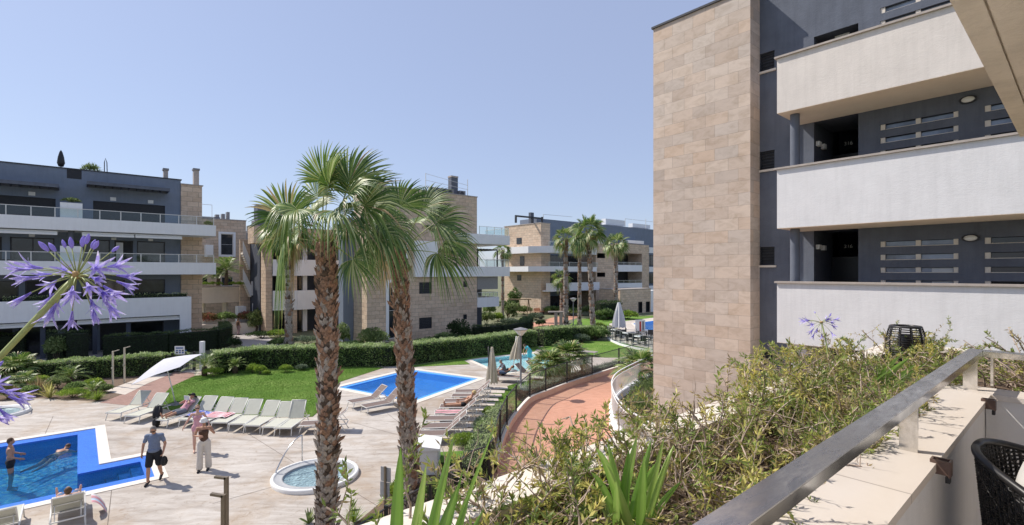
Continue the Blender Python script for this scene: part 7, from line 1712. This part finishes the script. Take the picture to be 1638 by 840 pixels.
def fuse(name, prims, mat, parent, vox=.009, smooth=4, cuts=()):
    V, Q = [], []
    for v, q in prims: b = len(V); V += [tuple(p) for p in v]; Q += [tuple(i+b for i in f) for f in q]
    me = bpy.data.meshes.new('tmp'); me.from_pydata(V, [], Q); o = bpy.data.objects.new('tmp', me); COL.objects.link(o)
    m = o.modifiers.new('r', 'REMESH'); m.mode = 'VOXEL'; m.voxel_size = vox; m.use_smooth_shade = True; s = o.modifiers.new('s', 'SMOOTH'); s.iterations = smooth; s.factor = .5
    bpy.context.view_layer.update(); dg = bpy.context.evaluated_depsgraph_get(); me2 = bpy.data.meshes.new_from_object(o.evaluated_get(dg)); bpy.data.objects.remove(o)
    if cuts:
        bm = bmesh.new(); bm.from_mesh(me2)
        for co, no in cuts: bmesh.ops.bisect_plane(bm, geom=bm.verts[:]+bm.edges[:]+bm.faces[:], plane_co=co, plane_no=no, clear_outer=True)
        bm.to_mesh(me2); bm.free()
    me2.name = name; me2.materials.clear(); me2.materials.append(mat); me2.polygons.foreach_set('use_smooth', [True]*len(me2.polygons)); me2.polygons.foreach_set('material_index', [0]*len(me2.polygons))
    n = bpy.data.objects.new(name, me2); COL.objects.link(n); n.parent = parent; return n
def hand(w, d, palm, curl=.5, side=1):
    """palm ellipsoid, four bent fingers of unequal length and a thumb"""
    w, d = Vector(w), Vector(d).normalized(); n = Vector(palm).normalized(); s = d.cross(n).normalized()*side; out = [ellip(w+d*.045, (.040, .016, .052), d, n)]
    for k, L_ in enumerate((.066, .076, .071, .055)):
        b = w+d*.085+s*(.030-.020*k); m1 = b+(d*math.cos(curl*.6)+n*math.sin(curl*.6))*L_*.5; m2 = m1+(d*math.cos(curl*1.6)+n*math.sin(curl*1.6))*L_*.5; out += [capsule(b-d*.02, m1, .0095, .0088, 8), capsule(m1, m2, .0088, .0078, 8)]
    t0 = w+d*.02+s*.032; t1 = t0+(s*.65+d*.6+n*.3).normalized()*.038; t2 = t1+(s*.2+d*.9+n*.4).normalized()*.03; out += [capsule(t0, t1, .012, .0105, 8), capsule(t1, t2, .0105, .009, 8)]; return out
BASEJ = dict(pelvis=(0, 0, .95), belly=(0, 0, 1.10), chest=(0, 0, 1.30), neck=(0, .01, 1.47), head=(0, -.01, 1.63), face=(0, -1, -.05),
             shL=(.185, 0, 1.40), elL=(.23, .02, 1.12), haL=(.25, -.05, .88), shR=(-.185, 0, 1.40), elR=(-.23, .02, 1.12), haR=(-.25, -.05, .88),
             hipL=(.095, 0, .90), knL=(.10, -.02, .49), anL=(.10, .01, .08), toL=(.11, -.15, .03), hipR=(-.095, 0, .90), knR=(-.10, -.02, .49), anR=(-.10, .01, .08), toR=(-.11, -.15, .03))
def person(label, loc, rz, J, skin=SKIN, k=1.0, female=False, vox=.009, curl=.7, clothes=(), hair=None, hat=None, glasses=False, shoes=None, belly=0, group=None, palmL=None, palmR=None):
    j = {a: Vector(b)*k if a != 'face' else Vector(b).normalized() for a, b in {**BASEJ, **J}.items()}; o = thing('person', label, 'person', loc, rz, group)
    spine = (j['neck']-j['pelvis']).normalized(); F_ = j['face']; hx = (j['shL']-j['shR']).normalized(); front = spine.cross(hx) if True else F_
    if front.dot(F_) < 0 and abs(spine.z) > .5: front = -front
    hu = (j['head']-j['neck']).normalized(); sw = .9 if female else 1.0
    P = [ellip(j['chest'], (.155*k*sw, .105*k, .19*k), spine, front), ellip(j['belly'], (.13*k, (.095+belly)*k, .16*k), spine, front), ellip(j['pelvis'], (.155*k, .11*k, .13*k), spine, front), capsule(j['shL'], j['shR'], .062*k*sw, .062*k*sw), capsule(j['chest'], j['neck']+spine*.02, .085*k, .052*k), capsule(j['neck'], j['head']-hu*.04*k, .053*k*sw, .05*k*sw)]
    fu = (F_-hu*F_.dot(hu)).normalized(); hs = fu.cross(hu); hd = j['head']
    P += [ellip(hd, (.073*k, .090*k, .112*k), hu, fu), ellip(hd+fu*.03*k-hu*.055*k, (.052*k, .05*k, .05*k), hu, fu), ellip(hd+fu*.092*k-hu*.018*k, (.012*k, .018*k, .024*k), hu, fu), ellip(hd+hs*.073*k-hu*.01*k, (.012, .02, .03), hu, fu), ellip(hd-hs*.073*k-hu*.01*k, (.012, .02, .03), hu, fu), ellip(hd+fu*.084*k-hu*.058*k, (.024, .012, .009), hu, fu)]
    if female: P += [ellip(j['chest']+front*.075*k+hx*.07*k-spine*.02, (.058, .06, .06), spine, front), ellip(j['chest']+front*.075*k-hx*.07*k-spine*.02, (.058, .06, .06), spine, front)]
    for s_ in 'LR':
        sd = 1 if s_ == 'L' else -1; sh, el, ha = j['sh'+s_], j['el'+s_], j['ha'+s_]; P += [capsule(sh, el, .052*k*sw, .040*k*sw), capsule(el, ha, .041*k*sw, .026*k*sw)]
        pv = (palmL if s_ == 'L' else palmR) or -hx*sd+front*.3; P += hand(ha, (ha-el), pv, curl, sd)
        hp, kn, an, to = j['hip'+s_], j['kn'+s_], j['an'+s_], j['to'+s_]; P += [capsule(hp, kn, .088*k, .056*k), capsule(kn, kn.lerp(an, .35), .055*k, .056*k), capsule(kn.lerp(an, .35), an, .056*k, .034*k), capsule(an-(to-an)*.25, to, .036*k, .026*k)]
    fuse('body', P, skin, o, vox)
    def bones(L_, inf):
        out = []
        for b in L_:
            if b == 'torso': out += [ellip(j['chest'], (.155*k*sw+inf, .105*k+inf, .19*k+inf), spine, front), capsule(j['chest'], j['pelvis']+spine*.03, .115*k+inf, .125*k+inf), ellip(j['pelvis']+spine*.04, (.165*k+inf, (.125+belly)*k+inf, .10*k), spine, front), ellip(j['belly'], (.145*k+inf, (.10+belly)*k+inf, .2*k), spine, front), capsule(j['shL'], j['shR'], .062*k*sw+inf, .062*k*sw+inf)]
            if b == 'tank': out += [ellip(j['chest']-spine*.03, (.145*k*sw+inf, .105*k+inf, .17*k+inf), spine, front), capsule(j['chest']-spine*.03, j['pelvis']+spine*.04, .10*k+inf, .12*k+inf)]+([ellip(j['chest']+front*.075*k+hx*.07*k*q-spine*.02, (.06+inf,)*3, spine, front) for q in (1, -1)] if female else [])
            if b == 'hips': out += [ellip(j['pelvis'], (.16*k+inf, .115*k+inf, .12*k+inf), spine, front)]
            for s_ in 'LR':
                hp, kn, an = j['hip'+s_], j['kn'+s_], j['an'+s_]
                if b == 'sleeve': out += [capsule(j['sh'+s_].lerp(j['el'+s_], .06), j['sh'+s_].lerp(j['el'+s_], .60), .046*k+inf*.7, .048*k+inf*.8)]
                if b == 'longsleeve': out += [capsule(j['sh'+s_], j['el'+s_], .055*k+inf, .045*k+inf), capsule(j['el'+s_], j['ha'+s_], .045*k+inf, .032*k+inf)]
                if b == 'short': out += [capsule(hp, hp.lerp(kn, .82), .092*k+inf, .078*k+inf)]
                if b == 'brief': out += [capsule(hp, hp.lerp(kn, .14), .09*k+inf, .085*k+inf)]
                if b == 'trouser': out += [capsule(hp, kn, .092*k+inf, .072*k+inf), capsule(kn, kn.lerp(an, .9), .072*k+inf, .085*k+inf)]
        return out
    for nm, bl_, inf, mt in clothes: fuse(nm, bones(bl_, inf), mt, o, .012, 3)
    if hair: fuse('hair', [ellip(hd+hu*.022*k-fu*.018*k, (.082*k, .088*k, .105*k), hu, fu)]+([capsule(hd-fu*.07*k+hu*.02, hd-fu*.08*k-hu*.16*k, .06*k, .045*k)] if hair[1] else []), hair[0], o, .009, 2, [((hd+fu*.045*k), fu)] if not hair[1] else [((hd+fu*.05*k), fu)])
    if hat:
        m = MB(); m.lathe([(.001, .125), (.05, .122), (.085, .10), (.095, .045), (.098, .03), (hat[1], .012), (hat[1], .004), (.09, .02)], (0, 0, 0), hat[0], 24); h_ = m.build('hat', o); h_.location = hd+hu*.005*k; h_.rotation_euler = hu.to_track_quat('Z', 'Y').to_euler()
    if glasses:
        m = MB(); c = hd+fu*.092*k+hu*.012*k
        for q in (1, -1): m.obox(c+hs*.033*q, hs*.027, fu*.005, hu*.017, NYL); m.bar(c+hs*.06*q, hd+hs*.076*q+hu*.012, .005, .008, NYL)
        m.bar(c-hs*.01, c+hs*.01, .006, .006, NYL); m.build('sunglasses', o)
    if shoes:
        for s_ in 'LR':
            an, to = j['an'+s_], j['to'+s_]; d = (to-an).normalized(); fuse('shoe', [capsule(an-d*.05+Vector((0, 0, -.02)), to+d*.01, .046, .036), capsule(an-d*.05+Vector((0, 0, -.035)), to+Vector((0, 0, -.01)), .04, .032)], shoes, o, .009, 2)
    return o, j
HAIR_G = plain('grey_hair', (.22, .20, .18), .8, var=.3, scale=60); HAIR_B = plain('brown_hair', (.10, .055, .03), .7, var=.3, scale=60); HAIR_L = plain('light_brown_hair', (.30, .19, .10), .7, var=.3, scale=60)
SHIRT = plain('blue_grey_checked_shirt', (.16, .20, .29), .85, var=.25, scale=60); BLACKC = plain('black_cloth', (.018, .018, .022), .85, var=.2); BROWNC = plain('brown_top_cloth', (.10, .055, .035), .85, var=.2); CREAMC = plain('cream_trouser_cloth', (.62, .57, .50), .85, var=.06); WHITEC = plain('white_hat_cloth', (.78, .78, .76), .85, var=.04); GREYC = plain('grey_shirt_cloth', (.17, .18, .21), .85, var=.1); TURQ = plain('turquoise_towel_cloth', (.10, .45, .52), .9, var=.1); BLUEC = plain('denim_cloth', (.12, .17, .27), .85, var=.15)
mp, jm = person('walking man in blue grey shirt and black shorts looking down, holding a black bag', (-11.05, 15.45, .01), R(18), dict(face=(0, -.75, -.65), head=(0, -.09, 1.60), neck=(0, -.02, 1.47), chest=(0, -.01, 1.30), elL=(.27, .04, 1.14), haL=(.27, -.12, .93), elR=(-.30, .06, 1.14), haR=(-.31, -.03, .88), knL=(.12, .02, .50), anL=(.13, .20, .15), toL=(.13, .07, .05), knR=(-.10, -.16, .50), anR=(-.11, -.18, .08), toR=(-.12, -.34, .035)), SKIN, 1.02, False, .008, 1.0, (('shirt', ('torso', 'sleeve'), .014, SHIRT), ('shorts', ('hips', 'short'), .022, BLACKC)), (HAIR_G, 0), None, True, BLACKC, .03)
hb = Vector(mp.location)+Matrix.Rotation(R(18), 3, 'Z') @ (jm['haL']+Vector((.03, -.03, -.42))); rbag('shoulder_bag', 'black bag with looping strap held by the walking man', hb, R(70), (.10, .045, .27), NYL)
person('woman in white sun hat, brown tank top and cream trousers, hands raised to her face', (-10.10, 16.4, .01), R(24), dict(face=(.1, -.95, -.25), head=(.0, -.03, 1.63), elL=(.30, -.06, 1.22), haL=(.16, -.20, 1.42), elR=(-.26, -.02, 1.17), haR=(-.10, -.24, 1.20), knL=(.12, -.02, .49), anL=(.13, .02, .08), knR=(-.11, -.06, .49), anR=(-.12, -.10, .08), toR=(-.14, -.25, .03)), SKIN, .98, True, .008, .8, (('tank_top', ('tank',), .014, BROWNC), ('trousers', ('hips', 'trouser'), .020, CREAMC)), (HAIR_G, 0), (WHITEC, .125), True, BLACKC)
person('woman in a pink swimsuit standing behind the woman with the white hat', (-11.35, 18.05, .01), R(30), dict(elL=(.30, .02, 1.18), haL=(.36, -.12, 1.05), elR=(-.31, .0, 1.20), haR=(-.42, -.06, 1.0)), SKIN_L, .97, True, .009, .6, (('swimsuit', ('tank', 'hips', 'brief'), .014, PINKC),), (HAIR_L, 1), None, True)
zl = .36
def lying(k=1.0, back=42, hl=0, spread=.0):
    a = R(back); e = Vector((0, math.cos(a), math.sin(a))); hp = Vector((0, .12, zl+.10)); J = dict(pelvis=hp, belly=hp+e*.16, chest=hp+e*.36, neck=hp+e*.54+Vector((0, -.02, .02)), head=hp+e*.70+Vector((0, -.05, .03)), face=Vector((0, -.85, .5)))
    for s_, q in (('L', 1), ('R', -1)): J['sh'+s_] = hp+e*.46+Vector((.18*q, 0, 0)); J['hip'+s_] = hp+Vector((.09*q, -.03, -.02)); J['kn'+s_] = Vector((.10*q+spread*q*.5, -.36, zl+.07+hl)); J['an'+s_] = Vector((.11*q+spread*q, -.80, zl+.055)); J['to'+s_] = Vector((.13*q+spread*q, -.84, zl+.20)); J['el'+s_] = hp+e*.22+Vector((.27*q, -.08, .02)); J['ha'+s_] = hp+Vector((.22*q, -.22, .14))
    return J
Jr = lying(hl=.03); Jr['elL'] = Vector(Jr['chest'])+Vector((.22, -.22, .05)); Jr['haL'] = Vector(Jr['head'])+Vector((.08, -.26, -.10)); Jr['haR'] = Vector(Jr['head'])+Vector((-.10, -.28, -.12)); Jr['elR'] = Vector(Jr['chest'])+Vector((-.24, -.2, .02))
for t_ in Jr: pass
person('man with black hat and grey shorts reclining on a lounger at the lawn', (-14.40, 21.75, .01), R(-14), Jr, SKIN, 1.0, False, .009, .8, (('shirt', ('torso', 'sleeve'), .012, PINKC), ('shorts', ('hips', 'short'), .012, GREYC)), (HAIR_G, 0), (BLACKC, .20), True)
PAPER = plain('pale_paper', (.7, .69, .66), .8); bk = Matrix.Rotation(R(-14), 3, 'Z') @ (Vector(Jr['head'])+Vector((0, -.30, -.02))); tag(MB().obox((0, 0, 0), (.14, 0, 0), (0, -.01, .10), (0, .006, .001), PAPER).build('book', loc=tuple(Vector((-14.40, 21.75, .01))+bk), rz=R(-14)), 'open pale book held up by the reclining man', 'book')
Js = lying(); person('sunbather in dark bikini lying on a brown lounger of the pool row', (rowp[3][0], rowp[3][1], .01), R(-87), Js, SKIN, .96, True, .010, .6, (('bikini_bottom', ('hips', 'brief'), .008, BLACKC),), (HAIR_L, 0), (plain('straw_hat', (.55, .42, .2), .9, var=.2), .12), False)
Jb = lying(hl=.16, spread=.12); Jb['toL'] = Vector(Jb['anL'])+Vector((.02, -.05, .2)); person('brown haired person lying in the bottom left lounger with bare feet up, seen from behind', (-11.62, 13.1, .01), A1+PI, Jb, SKIN_L, 1.0, False, .009, .6, (('shorts', ('hips', 'short'), .012, BLUEC),), (HAIR_B, 0), None, False)
person('bather standing chest deep in the blue pool at the left edge, in black trunks', (-16.45, 16.4, -.69), R(130), dict(elL=(.30, -.02, 1.18), haL=(.33, -.2, 1.10), elR=(-.30, -.02, 1.18), haR=(-.30, -.22, 1.1)), SKIN, 1.0, False, .010, .4, (('trunks', ('hips', 'brief'), .012, BLACKC),), (HAIR_B, 0), None, False)
# floating swimmer: face down, head towards the pool edge
def flat():
    J = dict(pelvis=(0, 0, 0), belly=(0, .15, .02), chest=(0, .36, .06), neck=(0, .54, .10), head=(0, .68, .16), face=(0, .9, -.2))
    for s_, q in (('L', -1), ('R', 1)): J['sh'+s_] = (.18*q, .46, .07); J['el'+s_] = (.34*q, .62, -.02); J['ha'+s_] = (.30*q, .86, .02); J['hip'+s_] = (.09*q, -.05, 0); J['kn'+s_] = (.13*q, -.46, -.10); J['an'+s_] = (.18*q, -.88, -.10); J['to'+s_] = (.18*q, -1.03, -.10)
    return J
person('swimmer floating face down with head at the tiled rim of the blue pool', (-16.55, 18.0, -.19), R(4), flat(), SKIN, 1.0, False, .010, .3, (('swimwear', ('hips', 'brief'), .010, BLACKC),), (HAIR_B, 0), None, False)
def sit(h_=.42):
    hp = Vector((0, .0, h_+.09)); J = dict(pelvis=hp, belly=hp+Vector((0, -.05, .15)), chest=hp+Vector((0, -.12, .34)), neck=hp+Vector((0, -.19, .50)), head=hp+Vector((0, -.27, .63)), face=(0, -.9, -.4))
    for s_, q in (('L', 1), ('R', -1)): J['sh'+s_] = hp+Vector((.18*q, -.15, .44)); J['el'+s_] = hp+Vector((.24*q, -.30, .22)); J['ha'+s_] = hp+Vector((.12*q, -.48, .14)); J['hip'+s_] = hp+Vector((.09*q, -.03, -.02)); J['kn'+s_] = hp+Vector((.13*q, -.44, .03)); J['an'+s_] = Vector((.13*q, -.50, .08)); J['to'+s_] = Vector((.13*q, -.66, .03))
    return J
p = gp(808, 609); person('person in grey shirt sitting on a lounger edge beside the closed parasol', (p.x, p.y, .01), R(-70), sit(), SKIN_L, 1.0, False, .011, .6, (('shirt', ('torso', 'sleeve'), .018, GREYC), ('shorts', ('hips', 'short'), .012, BLUEC)), (HAIR_G, 0), None, False)
p = gp(847, 577); Jt = dict(pelvis=(0, .05, .92), belly=(0, -.05, 1.06), chest=(0, -.20, 1.20), neck=(0, -.33, 1.30), head=(0, -.43, 1.38), face=(0, -.7, -.7), shL=(.17, -.26, 1.27), shR=(-.17, -.26, 1.27), elL=(.2, -.38, 1.02), elR=(-.2, -.38, 1.02), haL=(.12, -.45, .80), haR=(-.12, -.45, .80))
person('person wrapped in turquoise, bending forward in the shallow pool', (p.x, p.y, -.25), R(-60), Jt, SKIN, 1.0, True, .011, .6, (('wrap', ('torso', 'hips', 'short'), .03, TURQ),), (HAIR_B, 1), None, False)
p = gp(381, 536); person('woman in brown top walking up the grey walkway towards the stairs', (p.x, p.y, .01), R(160), dict(knL=(.1, -.1, .5), anR=(-.1, .12, .10)), SKIN, .98, True, .012, .6, (('top', ('tank',), .015, BROWNC), ('trousers', ('hips', 'trouser'), .010, plain('mauve_trouser_cloth', (.28, .2, .22), .85))), (HAIR_B, 1), None, False, BLACKC)
p = gp(775, 612); Jf = lying(back=30); person('person lying behind the black parasol pole with legs towards the pool', (p.x+1.0, p.y+.6, .01), R(-90), Jf, SKIN, .95, True, .012, .6, (('swimsuit', ('tank', 'hips', 'brief'), .012, BLACKC),), (HAIR_B, 0), None, False)
